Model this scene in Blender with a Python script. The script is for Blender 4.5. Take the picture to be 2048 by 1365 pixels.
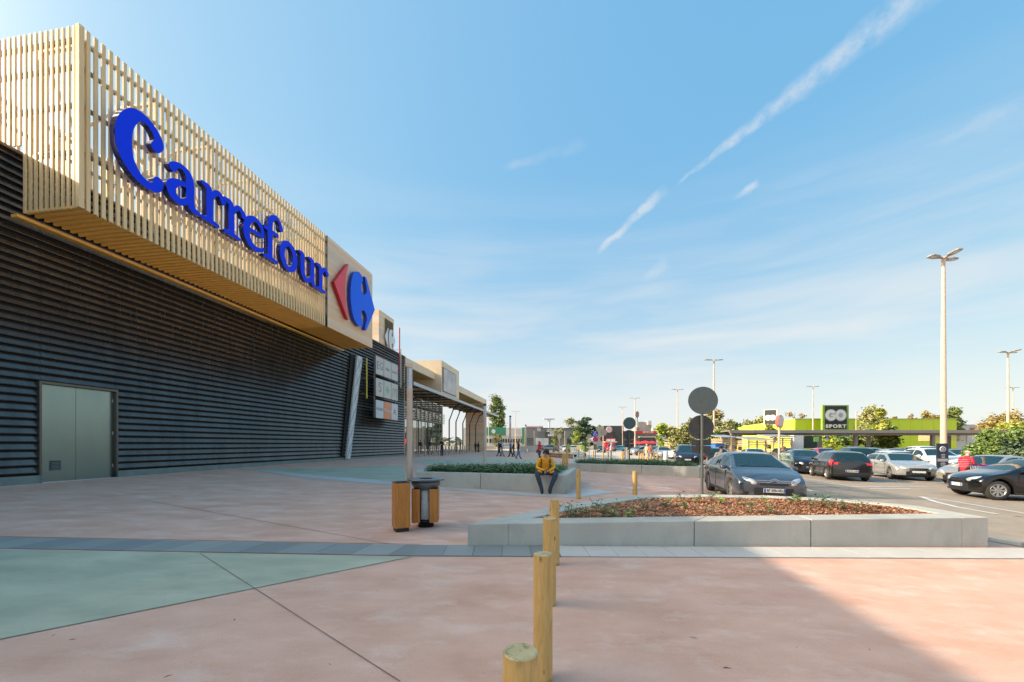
import bpy, bmesh, math, random
from math import sin, cos, pi, radians, sqrt, atan2
from mathutils import Vector, Matrix, Quaternion, noise
import numpy as np
for _o in list(bpy.data.objects): bpy.data.objects.remove(_o)
SC = bpy.context.scene
COL = SC.collection
RND = random.Random(7)

# ------------------------------------------------------------------ camera
F = 784.0; HY = 889.0; EYE = 1.65           # focal length and horizon in pixels of a 2048 px wide frame
cd = bpy.data.cameras.new('camera'); cam = bpy.data.objects.new('camera', cd); COL.objects.link(cam)
cd.sensor_width = 36; cd.lens = 36 * F / 2048; cd.shift_y = (HY - 682.5) / 2048
cd.clip_start = 0.05; cd.clip_end = 3000
cam.location = (0, 0, EYE); cam.rotation_euler = (pi / 2, 0, 0); SC.camera = cam

# ------------------------------------------------------------------ light
SUN = Vector((-1.018, -0.05, 0.545)).normalized()     # towards the sun
elev = math.asin(SUN.z); azim = atan2(SUN.x, SUN.y)
world = bpy.data.worlds.new('World'); SC.world = world; world.use_nodes = True
sl = bpy.data.lights.new('sun', 'SUN'); sl.energy = 4.2; sl.angle = radians(0.45); sl.color = (1.0, 0.84, 0.62)
so = bpy.data.objects.new('sun', sl); COL.objects.link(so); so.location = (-60, 0, 60)
so.rotation_euler = (-SUN).to_track_quat('-Z', 'Y').to_euler()
SC.view_settings.view_transform = 'Standard'; SC.view_settings.look = 'None'
SC.view_settings.gamma = 1; SC.view_settings.use_curve_mapping = False
SC.view_settings.exposure = 0.6
SC.render.engine = 'CYCLES'
try:
    SC.cycles.use_denoising = True; SC.cycles.max_bounces = 6; SC.cycles.transparent_max_bounces = 6
    SC.cycles.sample_clamp_indirect = 6; SC.cycles.caustics_reflective = False; SC.cycles.caustics_refractive = False
except Exception: pass

class NT:
    """tiny helper to write node trees"""
    def __init__(s, tree): s.t = tree; s.t.nodes.clear()
    def n(s, typ, ins=None, **props):
        nd = s.t.nodes.new(typ)
        for k, v in props.items(): setattr(nd, k, v)
        for k, v in (ins or {}).items():
            sock = nd.inputs[k]
            if isinstance(v, bpy.types.NodeSocket): s.t.links.new(v, sock)
            else: sock.default_value = v
        return nd
    def math(s, op, a, b=0.0, c=None, clamp=False):
        d = {0: a, 1: b}
        if c is not None: d[2] = c
        return s.n('ShaderNodeMath', d, operation=op, use_clamp=clamp).outputs[0]
    def mix(s, f, a, b, mode='MIX'):
        nd = s.n('ShaderNodeMix', {}, data_type='RGBA', blend_type=mode)
        for k, v in ((0, f), (6, a), (7, b)):
            if isinstance(v, bpy.types.NodeSocket): s.t.links.new(v, nd.inputs[k])
            else: nd.inputs[k].default_value = v
        return nd.outputs[2]
    def ramp(s, f, lo, hi):
        return s.n('ShaderNodeMapRange', {0: f, 1: lo, 2: hi}, clamp=True).outputs[0]
    def noise(s, vec, scale, detail=4, rough=.55, dist=0.0):
        return s.n('ShaderNodeTexNoise', {'Vector': vec, 'Scale': scale, 'Detail': detail, 'Roughness': rough, 'Distortion': dist}).outputs['Fac']
    def dot(s, a, v):
        return s.n('ShaderNodeVectorMath', {0: a, 1: v}, operation='DOT_PRODUCT').outputs['Value']

SKY_K = (1.0, .74, .28); SKY_B = (.105, .375, .72)
def pdir(px, py): return Vector(((px - 1024) / F, 1.0, (HY - py) / F)).normalized()

def build_sky():
    w = NT(world.node_tree)
    sky = w.n('ShaderNodeTexSky', sky_type='NISHITA', sun_disc=False, sun_elevation=elev, sun_rotation=azim % (2 * pi),
              altitude=50, air_density=1.0, dust_density=0.5, ozone_density=2.0)
    g = w.n('ShaderNodeTexCoord').outputs['Generated']
    # thin cloud: an old aircraft trail along a great circle, small shreds, and veils of cirrus low in the sky
    def streak(p1, p2, w1, w2, s0, s1, sc, amt, seed):
        a, b = pdir(*p1), pdir(*p2); N = a.cross(b).normalized(); u = (b - a).normalized()
        la, lb = a.dot(u), b.dot(u)
        al = w.dot(g, tuple(u)); fr = w.ramp(al, la, lb)
        wob = w.math('MULTIPLY', w.math('SUBTRACT', w.noise(g, 22 + seed, 3), .5), .022)
        di = w.math('ABSOLUTE', w.math('ADD', w.dot(g, tuple(N)), wob))
        wd = w.math('MULTIPLY_ADD', fr, w2 - w1, w1)
        core = w.math('SUBTRACT', 1.0, w.math('DIVIDE', di, wd), clamp=True)
        core = w.math('SMOOTH_MIN', core, .75, .3)
        mp = w.n('ShaderNodeMapping', {'Vector': g, 'Location': (seed, 0, 0)}).outputs[0]
        br = w.ramp(w.noise(mp, sc, 6, .65), s0, s1)
        ends = w.math('MULTIPLY', w.ramp(al, la - .01, la + .015), w.ramp(al, lb + (lb - la) * .2, lb - (lb - la) * .1))
        fwd = w.ramp(w.dot(g, (0, 1, 0)), 0.05, .2)
        m = w.math('MULTIPLY', w.math('MULTIPLY', core, br), w.math('MULTIPLY', ends, fwd))
        return w.math('MULTIPLY', m, amt)
    parts = [streak((1362, 364), (1850, -20), .005, .027, .28, .66, 42, .62, 0.0),
             streak((1200, 500), (1312, 398), .008, .012, .18, .50, 30, .66, 3.1),
             streak((1474, 396), (1512, 370), .007, .008, .20, .55, 30, .55, 5.0),
             streak((1860, 290), (2010, 222), .008, .012, .30, .70, 22, .28, 7.3),
             streak((1010, 335), (1150, 295), .010, .014, .30, .70, 18, .22, 9.1),
             streak((1290, 560), (1330, 525), .012, .02, .2, .6, 15, .25, 11.0)]
    sep = w.n('ShaderNodeSeparateXYZ', {0: g}); z = sep.outputs[2]
    st = w.n('ShaderNodeMapping', {'Vector': g, 'Scale': (1.2, 1.2, 9.0), 'Rotation': (0, radians(-5), 0)}).outputs[0]
    ci = w.ramp(w.noise(st, 1.8, 7, .52, .3), .38, .80)
    band = w.math('MULTIPLY', w.ramp(z, .0, .10), w.ramp(z, .56, .22))
    cir = w.math('MULTIPLY', w.math('MULTIPLY', ci, band), .80)
    veil = w.math('MULTIPLY', w.math('POWER', w.ramp(z, .60, -.02), 1.9), .86)
    tot = w.math('ADD', veil, w.math('MULTIPLY', cir, w.math('SUBTRACT', 1.0, veil)), clamp=True)
    for p in parts: tot = w.math('ADD', tot, w.math('MULTIPLY', p, w.math('SUBTRACT', 1.0, tot)))
    # camera style rendering of the clear sky: lifted, softer towards the zenith
    E = 2 ** SC.view_settings.exposure
    raw = w.n('ShaderNodeVectorMath', {0: sky.outputs[0], 1: (.12, .12, .12)}, operation='MULTIPLY').outputs[0]
    col0 = w.n('ShaderNodeVectorMath', {0: raw, 1: SKY_K, 2: SKY_B}, operation='MULTIPLY_ADD').outputs[0]
    # added haze glow around the unseen sun at left, boosted to warm the shade
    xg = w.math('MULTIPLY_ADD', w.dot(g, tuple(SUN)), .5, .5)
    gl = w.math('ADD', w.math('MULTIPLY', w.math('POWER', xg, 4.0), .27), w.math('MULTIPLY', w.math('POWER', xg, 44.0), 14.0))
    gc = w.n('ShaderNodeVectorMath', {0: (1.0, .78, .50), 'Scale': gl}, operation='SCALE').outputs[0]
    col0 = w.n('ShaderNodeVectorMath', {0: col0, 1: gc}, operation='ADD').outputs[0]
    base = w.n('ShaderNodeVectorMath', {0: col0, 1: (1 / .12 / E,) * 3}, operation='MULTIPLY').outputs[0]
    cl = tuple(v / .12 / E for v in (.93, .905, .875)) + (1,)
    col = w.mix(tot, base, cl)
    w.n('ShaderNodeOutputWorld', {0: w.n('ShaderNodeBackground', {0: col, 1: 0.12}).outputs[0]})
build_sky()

# ------------------------------------------------------------------ materials
def M(name, c1, c2=None, scale=8, rough=.6, metal=0.0, bump=0.0, bscale=None, stretch=(1, 1, 1), rvar=0.0, obj=False,
      c3=None, s3=1.0, a3=.5, spec=.5, randc=None, coat=0.0, grain=0.0, gscale=60):
    m = bpy.data.materials.new(name); m.use_nodes = True
    m.use_backface_culling = False
    t = NT(m.node_tree)
    pos = t.n('ShaderNodeTexCoord').outputs['Object'] if obj else t.n('ShaderNodeNewGeometry').outputs['Position']
    if obj: 
        r = t.n('ShaderNodeObjectInfo').outputs['Random']
        pos = t.n('ShaderNodeVectorMath', {0: pos, 1: t.n('ShaderNodeCombineXYZ', {0: t.math('MULTIPLY', r, 37.0), 1: t.math('MULTIPLY', r, 11.0)}).outputs[0]}, operation='ADD').outputs[0]
    vec = t.n('ShaderNodeMapping', {'Vector': pos, 'Scale': stretch}).outputs[0]
    a = (*c1, 1)
    if c2 is not None:
        f = t.ramp(t.noise(vec, scale, 6, .6), .33, .67)
        col = t.mix(f, a, (*c2, 1))
    else:
        nd = t.n('ShaderNodeRGB'); nd.outputs[0].default_value = a; col = nd.outputs[0]
    if c3 is not None:
        f3 = t.math('MULTIPLY', t.ramp(t.noise(vec, s3, 5, .65), .52, .72), a3)
        col = t.mix(f3, col, (*c3, 1))
    if randc:
        r = t.n('ShaderNodeObjectInfo').outputs['Random']
        cr = t.n('ShaderNodeValToRGB', {0: r}); cr.color_ramp.interpolation = 'CONSTANT'
        el = cr.color_ramp.elements
        while len(el) < len(randc): el.new(.5)
        for i, c in enumerate(randc): el[i].position = i / len(randc); el[i].color = (*c, 1)
        col = t.mix(.8, col, cr.outputs[0])
    if grain:
        gz = t.math('MULTIPLY_ADD', t.ramp(t.noise(vec, gscale, 3, .8), .3, .7), 2 * grain, 1 - grain)
        col = t.n('ShaderNodeVectorMath', {0: col, 'Scale': gz}, operation='SCALE').outputs[0]
    ins = {'Base Color': col, 'Roughness': rough, 'Metallic': metal, 'Specular IOR Level': spec, 'Coat Weight': coat, 'Coat Roughness': .06}
    if rvar: ins['Roughness'] = t.math('ADD', rough - rvar / 2, t.math('MULTIPLY', t.noise(vec, scale * 1.7, 4), rvar))
    if bump:
        ins['Normal'] = t.n('ShaderNodeBump', {'Strength': bump, 'Distance': .02, 'Height': t.noise(vec, bscale or scale * 4, 6, .65)}).outputs[0]
    b = t.n('ShaderNodeBsdfPrincipled', ins)
    t.n('ShaderNodeOutputMaterial', {0: b.outputs[0]})
    return m

# ------------------------------------------------------------------ object helpers
def tag(o, label=None, cat=None, group=None, kind=None):
    if label: o['label'] = label
    if cat: o['category'] = cat
    if group: o['group'] = group
    if kind: o['kind'] = kind
    return o
def empty(name, loc=(0, 0, 0), rz=0.0, label=None, cat=None, group=None):
    o = bpy.data.objects.new(name, None); COL.objects.link(o); o.location = loc; o.rotation_euler = (0, 0, rz)
    o.empty_display_size = .1
    return tag(o, label, cat, group)
def copy_tree(o, parent=None):
    c = o.copy(); COL.objects.link(c); c.parent = parent
    for ch in o.children: copy_tree(ch, c)
    return c

class MB:
    """collects faces; build() links them as one mesh object"""
    def __init__(s): s.v = []; s.f = []; s.m = []; s.sm = []
    def add(s, vs, fs, mi=0, smooth=False):
        b = len(s.v); s.v += [tuple(v) for v in vs]
        for f in fs: s.f.append(tuple(b + i for i in f)); s.m.append(mi); s.sm.append(smooth)
        return s
    def box(s, c, d, rz=0.0, mi=0, M4=None):
        hx, hy, hz = d[0] / 2, d[1] / 2, d[2] / 2; ca, sa = cos(rz), sin(rz); vs = []
        for z in (-hz, hz):
            for x, y in ((-hx, -hy), (hx, -hy), (hx, hy), (-hx, hy)):
                p = Vector((x * ca - y * sa, x * sa + y * ca, z))
                if M4: p = M4 @ p
                vs.append((c[0] + p.x, c[1] + p.y, c[2] + p.z))
        return s.add(vs, [(0, 3, 2, 1), (4, 5, 6, 7), (0, 1, 5, 4), (1, 2, 6, 5), (2, 3, 7, 6), (3, 0, 4, 7)], mi)
    def bb(s, x0, x1, y0, y1, z0, z1, mi=0):
        return s.box(((x0 + x1) / 2, (y0 + y1) / 2, (z0 + z1) / 2), (abs(x1 - x0), abs(y1 - y0), abs(z1 - z0)), 0, mi)
    def prism(s, pts, z0, z1, mi=0, axis='z'):
        n = len(pts)
        def P(a, b, h): return (a, b, h) if axis == 'z' else ((a, h, b) if axis == 'y' else (h, a, b))
        vs = [P(a, b, z0) for a, b in pts] + [P(a, b, z1) for a, b in pts]
        return s.add(vs, [tuple(range(n - 1, -1, -1)), tuple(range(n, 2 * n))] + [(i, (i + 1) % n, n + (i + 1) % n, n + i) for i in range(n)], mi)
    def tube(s, pts, r, n=8, mi=0, cap=True, smooth=True):
        pts = [Vector(p) for p in pts]; rs = r if isinstance(r, (list, tuple)) else [r] * len(pts); vs = []
        for i, p in enumerate(pts):
            d = (pts[min(i + 1, len(pts) - 1)] - pts[max(i - 1, 0)]).normalized()
            a = d.cross(Vector((0, 0, 1)) if abs(d.z) < .95 else Vector((1, 0, 0))).normalized(); b = d.cross(a)
            for k in range(n):
                t = 2 * pi * k / n; vs.append(p + (a * cos(t) + b * sin(t)) * rs[i])
        fs = [(i * n + k, i * n + (k + 1) % n, (i + 1) * n + (k + 1) % n, (i + 1) * n + k) for i in range(len(pts) - 1) for k in range(n)]
        s.add(vs, fs, mi, smooth)
        if cap:
            m = len(pts) - 1
            s.add(vs[:n], [tuple(range(n))], mi); s.add(vs[m * n:], [tuple(range(n - 1, -1, -1))], mi)
        return s
    def lathe(s, prof, n=16, c=(0, 0, 0), mi=0, axis='z', smooth=True):
        vs = []
        for r, h in prof:
            for k in range(n):
                t = 2 * pi * k / n; a, b = r * cos(t), r * sin(t)
                p = (a, b, h) if axis == 'z' else ((a, h, b) if axis == 'y' else (h, a, b))
                vs.append((c[0] + p[0], c[1] + p[1], c[2] + p[2]))
        fs = [(i * n + k, i * n + (k + 1) % n, (i + 1) * n + (k + 1) % n, (i + 1) * n + k) for i in range(len(prof) - 1) for k in range(n)]
        return s.add(vs, fs, mi, smooth)
    def ell(s, c, r, n=10, m=7, mi=0):
        vs = []; fs = []
        for i in range(m + 1):
            ph = pi * i / m
            for k in range(n):
                t = 2 * pi * k / n; vs.append((c[0] + r[0] * sin(ph) * cos(t), c[1] + r[1] * sin(ph) * sin(t), c[2] + r[2] * cos(ph)))
        for i in range(m):
            for k in range(n): fs.append((i * n + k, i * n + (k + 1) % n, (i + 1) * n + (k + 1) % n, (i + 1) * n + k))
        return s.add(vs, fs, mi, True)
    def mesh(s, name, mats, org=(0, 0, 0), merge=False, recalc=True):
        me = bpy.data.meshes.new(name)
        me.from_pydata([(v[0] - org[0], v[1] - org[1], v[2] - org[2]) for v in s.v], [], s.f)
        for m in (mats if isinstance(mats, (list, tuple)) else [mats]): me.materials.append(m)
        me.polygons.foreach_set('material_index', s.m); me.polygons.foreach_set('use_smooth', s.sm)
        if merge or recalc:
            bm = bmesh.new(); bm.from_mesh(me)
            if merge: bmesh.ops.remove_doubles(bm, verts=bm.verts, dist=1e-4)
            if recalc: bmesh.ops.recalc_face_normals(bm, faces=bm.faces)
            bm.to_mesh(me); bm.free()
        me.update(); return me
    def build(s, name, mats, parent=None, org=(0, 0, 0), loc=(0, 0, 0), rz=0.0, merge=False, recalc=True, bevel=0.0, **tg):
        o = bpy.data.objects.new(name, s.mesh(name, mats, org, merge, recalc)); COL.objects.link(o)
        o.parent = parent; o.location = loc; o.rotation_euler = (0, 0, rz)
        if bevel:
            b = o.modifiers.new('bevel', 'BEVEL'); b.width = bevel; b.segments = 2; b.limit_method = 'ANGLE'; b.angle_limit = radians(40)
        return tag(o, **tg)
def dup(o, parent=None, loc=None, rz=None, **tg):
    c = o.copy(); COL.objects.link(c); c.parent = parent
    if loc is not None: c.location = loc
    if rz is not None: c.rotation_euler = (0, 0, rz)
    return tag(c, **tg)

# ------------------------------------------------------------------ where things stand
def G(x, y): return -0.02 * max(-17., min(x, 22.)) + 0.0085 * max(0., min(y, 34.))
def gp(px, py, off=0.0):
    """point of the ground seen at a pixel of the photograph (2048 wide)"""
    u = (px - 1024) / F; v = (py - HY) / F; y = 10.0
    for _ in range(40): y = (EYE - G(u * y, y) - off) / v
    return Vector((u * y, y, G(u * y, y)))
def at(px, Y): 
    x = (px - 1024) / F * Y; return Vector((x, Y, G(x, Y)))
def zat(py, Y): return EYE + (HY - py) / F * Y
# facade frame: local x runs along the long shop wall (s), local y goes away from the viewer into the building (D)
TA = atan2(.989, .1474)
def fs(px, D):
    u = (px - 1024) / F; return D * (.989 + .1474 * u) / (.1474 - .989 * u)
def fw(s, D, z=0.0): return Vector((-.989 * D + .1474 * s, .1474 * D + .989 * s, z))
def froot(name, s, D, z, **tg): return empty(name, fw(s, D, z), TA, **tg)

# text as flat or solid mesh; x to the right, z up, facing -y
def text_mesh(txt, size, mat, depth=.01, align='CENTER', width=None, space=1.0, bold=0.0):
    cu = bpy.data.curves.new('text', 'FONT'); cu.body = txt; cu.size = size; cu.extrude = depth / 2
    cu.align_x = align; cu.align_y = 'CENTER'; cu.space_character = space; cu.offset = bold; cu.resolution_u = 3
    o = bpy.data.objects.new('text', cu); COL.objects.link(o)
    dg = bpy.context.evaluated_depsgraph_get(); me = bpy.data.meshes.new_from_object(o.evaluated_get(dg))
    bpy.data.objects.remove(o)
    me.transform(Matrix.Rotation(pi / 2, 4, 'X'))
    if width:
        xs = [v.co.x for v in me.vertices]; k = width / max(1e-6, max(xs) - min(xs)); me.transform(Matrix.Diagonal((k, 1, 1, 1)))
    me.materials.clear(); me.materials.append(mat); return me
def text(name, txt, size, mat, parent, loc, rz=0.0, **k):
    o = bpy.data.objects.new(name, text_mesh(txt, size, mat, **k)); COL.objects.link(o); o.parent = parent
    o.location = loc; o.rotation_euler = (0, 0, rz); return o
# solid outline shapes (contours with holes) through a filled curve
def shape_mesh(contours, depth, mats, bev=0.0):
    cu = bpy.data.curves.new('shape', 'CURVE'); cu.dimensions = '2D'; cu.fill_mode = 'BOTH'; cu.extrude = depth / 2
    for c in contours:
        sp = cu.splines.new('POLY'); sp.points.add(len(c) - 1); sp.use_cyclic_u = True
        for p, q in zip(sp.points, c): p.co = (q[0], q[1], 0, 1)
    o = bpy.data.objects.new('shape', cu); COL.objects.link(o)
    dg = bpy.context.evaluated_depsgraph_get(); me = bpy.data.meshes.new_from_object(o.evaluated_get(dg))
    bpy.data.objects.remove(o); me.transform(Matrix.Rotation(pi / 2, 4, 'X'))
    me.materials.clear()
    for m in mats: me.materials.append(m)
    if len(mats) > 1:
        for p in me.polygons: p.material_index = 0 if abs(p.normal.y) > .7 else 1
    return me
def contours_of(fn, x0, x1, y0, y1, n=70):
    """outlines of fn<0 by marching squares, joined into closed loops"""
    h = max(x1 - x0, y1 - y0) / n; nx = int((x1 - x0) / h) + 2; ny = int((y1 - y0) / h) + 2
    X, Y = np.meshgrid(x0 + h * np.arange(nx), y0 + h * np.arange(ny), indexing='ij'); V = fn(X, Y) + 1e-6
    V[0, :] = V[-1, :] = 1; V[:, 0] = V[:, -1] = 1
    seg = {}
    def ip(a, b):
        va, vb = V[a], V[b]; t = va / (va - vb)
        return (a, b) if a < b else (b, a)
    pos = {}
    def pt(k):
        a, b = k; va, vb = V[a], V[b]; t = va / (va - vb)
        return (X[a] + (X[b] - X[a]) * t, Y[a] + (Y[b] - Y[a]) * t)
    adj = {}
    for i in range(nx - 1):
        for j in range(ny - 1):
            c = [(i, j), (i + 1, j), (i + 1, j + 1), (i, j + 1)]; s = [V[q] < 0 for q in c]
            if all(s) or not any(s): continue
            e = [ip(c[k], c[(k + 1) % 4]) for k in range(4) if s[k] != s[(k + 1) % 4]]
            prs = [(e[0], e[1])] if len(e) == 2 else [(e[0], e[1]), (e[2], e[3])]
            for a, b in prs: adj.setdefault(a, []).append(b); adj.setdefault(b, []).append(a)
    out = []; seen = set()
    for k in list(adj):
        if k in seen: continue
        loop = [k]; seen.add(k); cur = k
        while True:
            nx_ = [q for q in adj[cur] if q not in seen]
            if not nx_: break
            cur = nx_[0]; seen.add(cur); loop.append(cur)
        if len(loop) > 5: out.append([pt(q) for q in loop])
    return out
def strokes(lst, cut=()):
    """union of round strokes; each a list of (x, y, r) joined by a smooth path; cut is taken away"""
    def samples(p):
        P = [np.array(q, float) for q in p]
        if len(P) < 3: 
            return [P[0] + (P[-1] - P[0]) * t for t in np.linspace(0, 1, 14)]
        o = []
        for i in range(len(P) - 1):
            a = P[max(i - 1, 0)]; b = P[i]; c = P[i + 1]; d = P[min(i + 2, len(P) - 1)]
            for t in np.linspace(0, 1, 8, endpoint=False):
                o.append(.5 * ((2 * b) + (c - a) * t + (2 * a - 5 * b + 4 * c - d) * t * t + (3 * b - a - 3 * c + d) * t ** 3))
        o.append(P[-1]); return o
    def field(L, X, Y):
        v = np.full(X.shape, 9.0)
        for p in L:
            if p[0] == 'box':
                _, x0, x1, y0, y1 = p
                v = np.minimum(v, np.maximum(np.maximum(x0 - X, X - x1), np.maximum(y0 - Y, Y - y1))); continue
            S = samples(p)
            for a, b in zip(S[:-1], S[1:]):
                dx, dy = b[0] - a[0], b[1] - a[1]; L2 = dx * dx + dy * dy + 1e-9
                t = np.clip(((X - a[0]) * dx + (Y - a[1]) * dy) / L2, 0, 1)
                v = np.minimum(v, np.hypot(X - a[0] - t * dx, Y - a[1] - t * dy) - (a[2] + t * (b[2] - a[2])))
        return v
    def fn(X, Y):
        v = field(lst, X, Y)
        if cut: v = np.maximum(v, -field(cut, X, Y))
        return v
    return fn

def ordinals(group, fmt, key=None):
    """give every member of a group a label that says which one it is, counted from the left of the view"""
    W_ = 'first second third fourth fifth sixth seventh eighth ninth tenth eleventh twelfth thirteenth fourteenth fifteenth sixteenth seventeenth eighteenth nineteenth twentieth'.split()
    L_ = sorted([o for o in COL.objects if o.parent is None and o.get('group') == group], key=key or (lambda o: o.location.x / o.location.y))
    for i, o in enumerate(L_): o['label'] = fmt.format(n=W_[i] if i < 20 else 'rightmost', N=(W_[i] if i < 20 else 'rightmost'))
# ================================================================== materials used in many places
m_asphalt = M('asphalt', (.31, .255, .205), (.39, .325, .265), 3.0, .85, bump=.25, bscale=160, c3=(.25, .21, .18), s3=.35, a3=.5, grain=.10, spec=.12)
m_pink = M('pink_concrete', (.63, .36, .265), (.76, .475, .37), 1.1, .8, bump=.12, bscale=90, c3=(.80, .62, .53), s3=1.5, a3=.6, rvar=.25, stretch=(1, 1.8, 1), grain=.07, spec=.12)
m_green = M('green_concrete', (.37, .39, .295), (.52, .525, .40), .8, .6, bump=.05, bscale=40, c3=(.29, .34, .27), s3=.7, a3=.7, rvar=.25, stretch=(1, 2, 1), grain=.07, spec=.12)
m_slab = M('slate_slab', (.25, .275, .28), (.33, .35, .345), 2.2, .55, bump=.08, bscale=60, c3=(.40, .41, .40), s3=3, a3=.5, grain=.08, randc=[(.25, .27, .27), (.29, .31, .30), (.23, .245, .25), (.33, .345, .33)], spec=.12)
m_joint = M('joint_sealant', (.16, .12, .10), rough=.9)
m_apron = M('pale_paving', (.52, .49, .46), (.60, .57, .53), 1.5, .65, bump=.05, bscale=50, spec=.12)
m_conc = M('planter_concrete', (.46, .44, .39), (.54, .52, .465), 1.3, .6, bump=.05, bscale=70, c3=(.36, .36, .32), s3=1.6, a3=.6, stretch=(1, 1, .6), grain=.06, spec=.12)
m_sand = M('beige_paving', (.50, .42, .34), (.62, .54, .45), .3, .8)
m_white = M('white_paint', (.78, .78, .76), (.62, .61, .59), 9, .6)
m_steel = M('galvanised_steel', (.42, .44, .45), (.52, .53, .54), 20, .4, metal=.6)
m_beige = M('beige_pole_paint', (.66, .47, .35), (.72, .53, .41), 3, .45)
m_polewhite = M('pale_pole_paint', (.68, .50, .37), (.74, .56, .43), 3, .4)
m_dark = M('dark_metal', (.035, .037, .038), (.05, .05, .05), 10, .45, metal=.3)
m_black = M('black_plastic', (.012, .012, .013), rough=.5)

SET = dict(kind='structure')
KX = (-17., 22.); KY = (0., 34.)
def drape(name, poly, off, mat, cat_kind='structure', thick=0.0, parent=None):
    bm = bmesh.new(); vs = [bm.verts.new((x, y, 0)) for x, y in poly]; bm.faces.new(vs)
    for k in KX: bmesh.ops.bisect_plane(bm, geom=bm.verts[:] + bm.edges[:] + bm.faces[:], plane_co=(k, 0, 0), plane_no=(1, 0, 0))
    for k in KY: bmesh.ops.bisect_plane(bm, geom=bm.verts[:] + bm.edges[:] + bm.faces[:], plane_co=(0, k, 0), plane_no=(0, 1, 0))
    if thick:
        r = bmesh.ops.extrude_face_region(bm, geom=bm.faces[:]); up = set(v for v in r['geom'] if isinstance(v, bmesh.types.BMVert))
        for v in bm.verts: v.co.z = G(v.co.x, v.co.y) + (off if v in up else off - thick)
    else:
        for v in bm.verts: v.co.z = G(v.co.x, v.co.y) + off
    bmesh.ops.recalc_face_normals(bm, faces=bm.faces)
    if not thick:
        for f in bm.faces:
            if f.normal.z < 0: f.normal_flip()
    me = bpy.data.meshes.new(name); bm.to_mesh(me); bm.free(); me.materials.append(mat)
    o = bpy.data.objects.new(name, me); COL.objects.link(o); o.parent = parent
    if cat_kind and parent is None: o['kind'] = cat_kind
    return o

# ------------------------------------------------------------------ ground and paving
drape('ground', [(-1500, -60), (1500, -60), (1500, 2200), (-1500, 2200)], -.004, m_asphalt)
PLAZA = [(-30, -14), (34, -14), (34, 6.52), (8.72, 6.62), (8.35, 8.4), (8.0, 10.6), (8.4, 14), (10.4, 18.9), (11.5, 25), (11.8, 32), (9.8, 46), (7.0, 70), (-14, 70), (-30, 60)]
drape('plaza_paving', PLAZA, 0.0, m_pink)
drape('green_paving', [(-1.40, 5.47), (-4.04, 3.09), (-9, -1.4), (-22, -1.4), (-22, 5.40), (-7.5, 5.42)], .004, m_green)
def P2(*pp): return [tuple(gp(*p)[:2]) for p in pp]
drape('green_paving', P2((488, 938), (700, 936), (806, 932), (812, 964), (770, 961), (620, 949)), .004, m_green)
drape('green_paving', P2((828, 921), (1000, 917), (1110, 921), (1120, 930), (980, 926), (846, 930)), .004, m_green)
drape('beige_paving', P2((975, 899), (1190, 897), (1330, 907), (1340, 914), (1220, 924), (1140, 920), (1060, 906)), .004, m_sand)
# the pavement round the two far planters
drape('pale_paving', P2((480, 937), (620, 949.5), (770, 961.5), (830, 966), (834, 973), (1132, 990), (1165, 978), (1240, 985), (1150, 996), (1050, 992), (820, 974), (600, 955)), .008, m_apron)
drape('pale_paving', P2((1125, 932), (1140, 943), (1130, 960), (1120, 950)), .008, m_apron)
# band of slate slabs across the plaza: a bed, then slab by slab
A0, A1, A2 = Vector((-15.0, 5.70)), Vector((-1.43, 5.80)), Vector((8.75, 6.33))
bed = drape('slab_band', [(-22, 5.42), (-1.43, 5.50), (8.75, 6.03), (34, 6.15), (34, 6.50), (8.75, 6.62), (-1.43, 6.10), (-22, 6.0)], .002, m_joint)
bed['label'] = 'band of grey blue slate slabs crossing the pink plaza'
def slab_at(p, q, w, skew=0.0, mat=None):
    d = (q - p).normalized(); n = Vector((-d.y, d.x)); g = .004
    a, b = p + d * g, q - d * g; h = w / 2 - .004
    pts = [a - n * h, b - n * h, b + n * h + d * skew, a + n * h + d * skew]
    mb = MB(); zz = lambda v, k: (v.x, v.y, G(v.x, v.y) + k)
    t = .009 + RND.uniform(0, .003)
    mb.add([zz(v, .0) for v in pts] + [zz(v, t) for v in pts], [(4, 5, 6, 7), (0, 1, 5, 4), (1, 2, 6, 5), (2, 3, 7, 6), (3, 0, 4, 7)])
    mb.build('paving_slab', mat or m_slab, bed)
x = A0.x
while x < A1.x - .3: 
    slab_at(Vector((x, 5.70 + .1 * (x - A0.x) / 13.6)), Vector((x + .53, 5.70 + .1 * (x + .53 - A0.x) / 13.6)), .56, .12); x += .53
sl_d = (A2 - A1); L = sl_d.length; n_ = int(L / .42)
for i in range(n_): slab_at(A1 + sl_d * (i / n_), A1 + sl_d * ((i + 1) / n_), .57, .02, m_apron if i > 4 else None)
for i in range(16): slab_at(Vector((8.80 + i * .6, 6.325)), Vector((9.40 + i * .6, 6.325)), .34, 0, m_apron)
# control joints sawn in the concrete
def strip(name, p, q, w, off, mat, **k):
    p, q = Vector(p[:2]), Vector(q[:2]); d = (q - p).normalized(); n = Vector((-d.y, d.x)) * w / 2
    return drape(name, [tuple(p - n), tuple(q - n), tuple(q + n), tuple(p + n)], off, mat, **k)
strip('control_joint', gp(400, 1108), gp(800, 1365), .008, .008, m_joint)
strip('control_joint', gp(0, 1280), gp(822, 1115), .008, .0075, m_joint)
strip('control_joint', (-1.9, 6.12), (-9.5, 9.9), .010, .004, m_joint)
strip('control_joint', (-20, 6.05), (-1.43, 6.13), .014, .006, m_joint)
strip('control_joint', (9.5, 6.1), (4.5, -1), .010, .004, m_joint)
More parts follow.
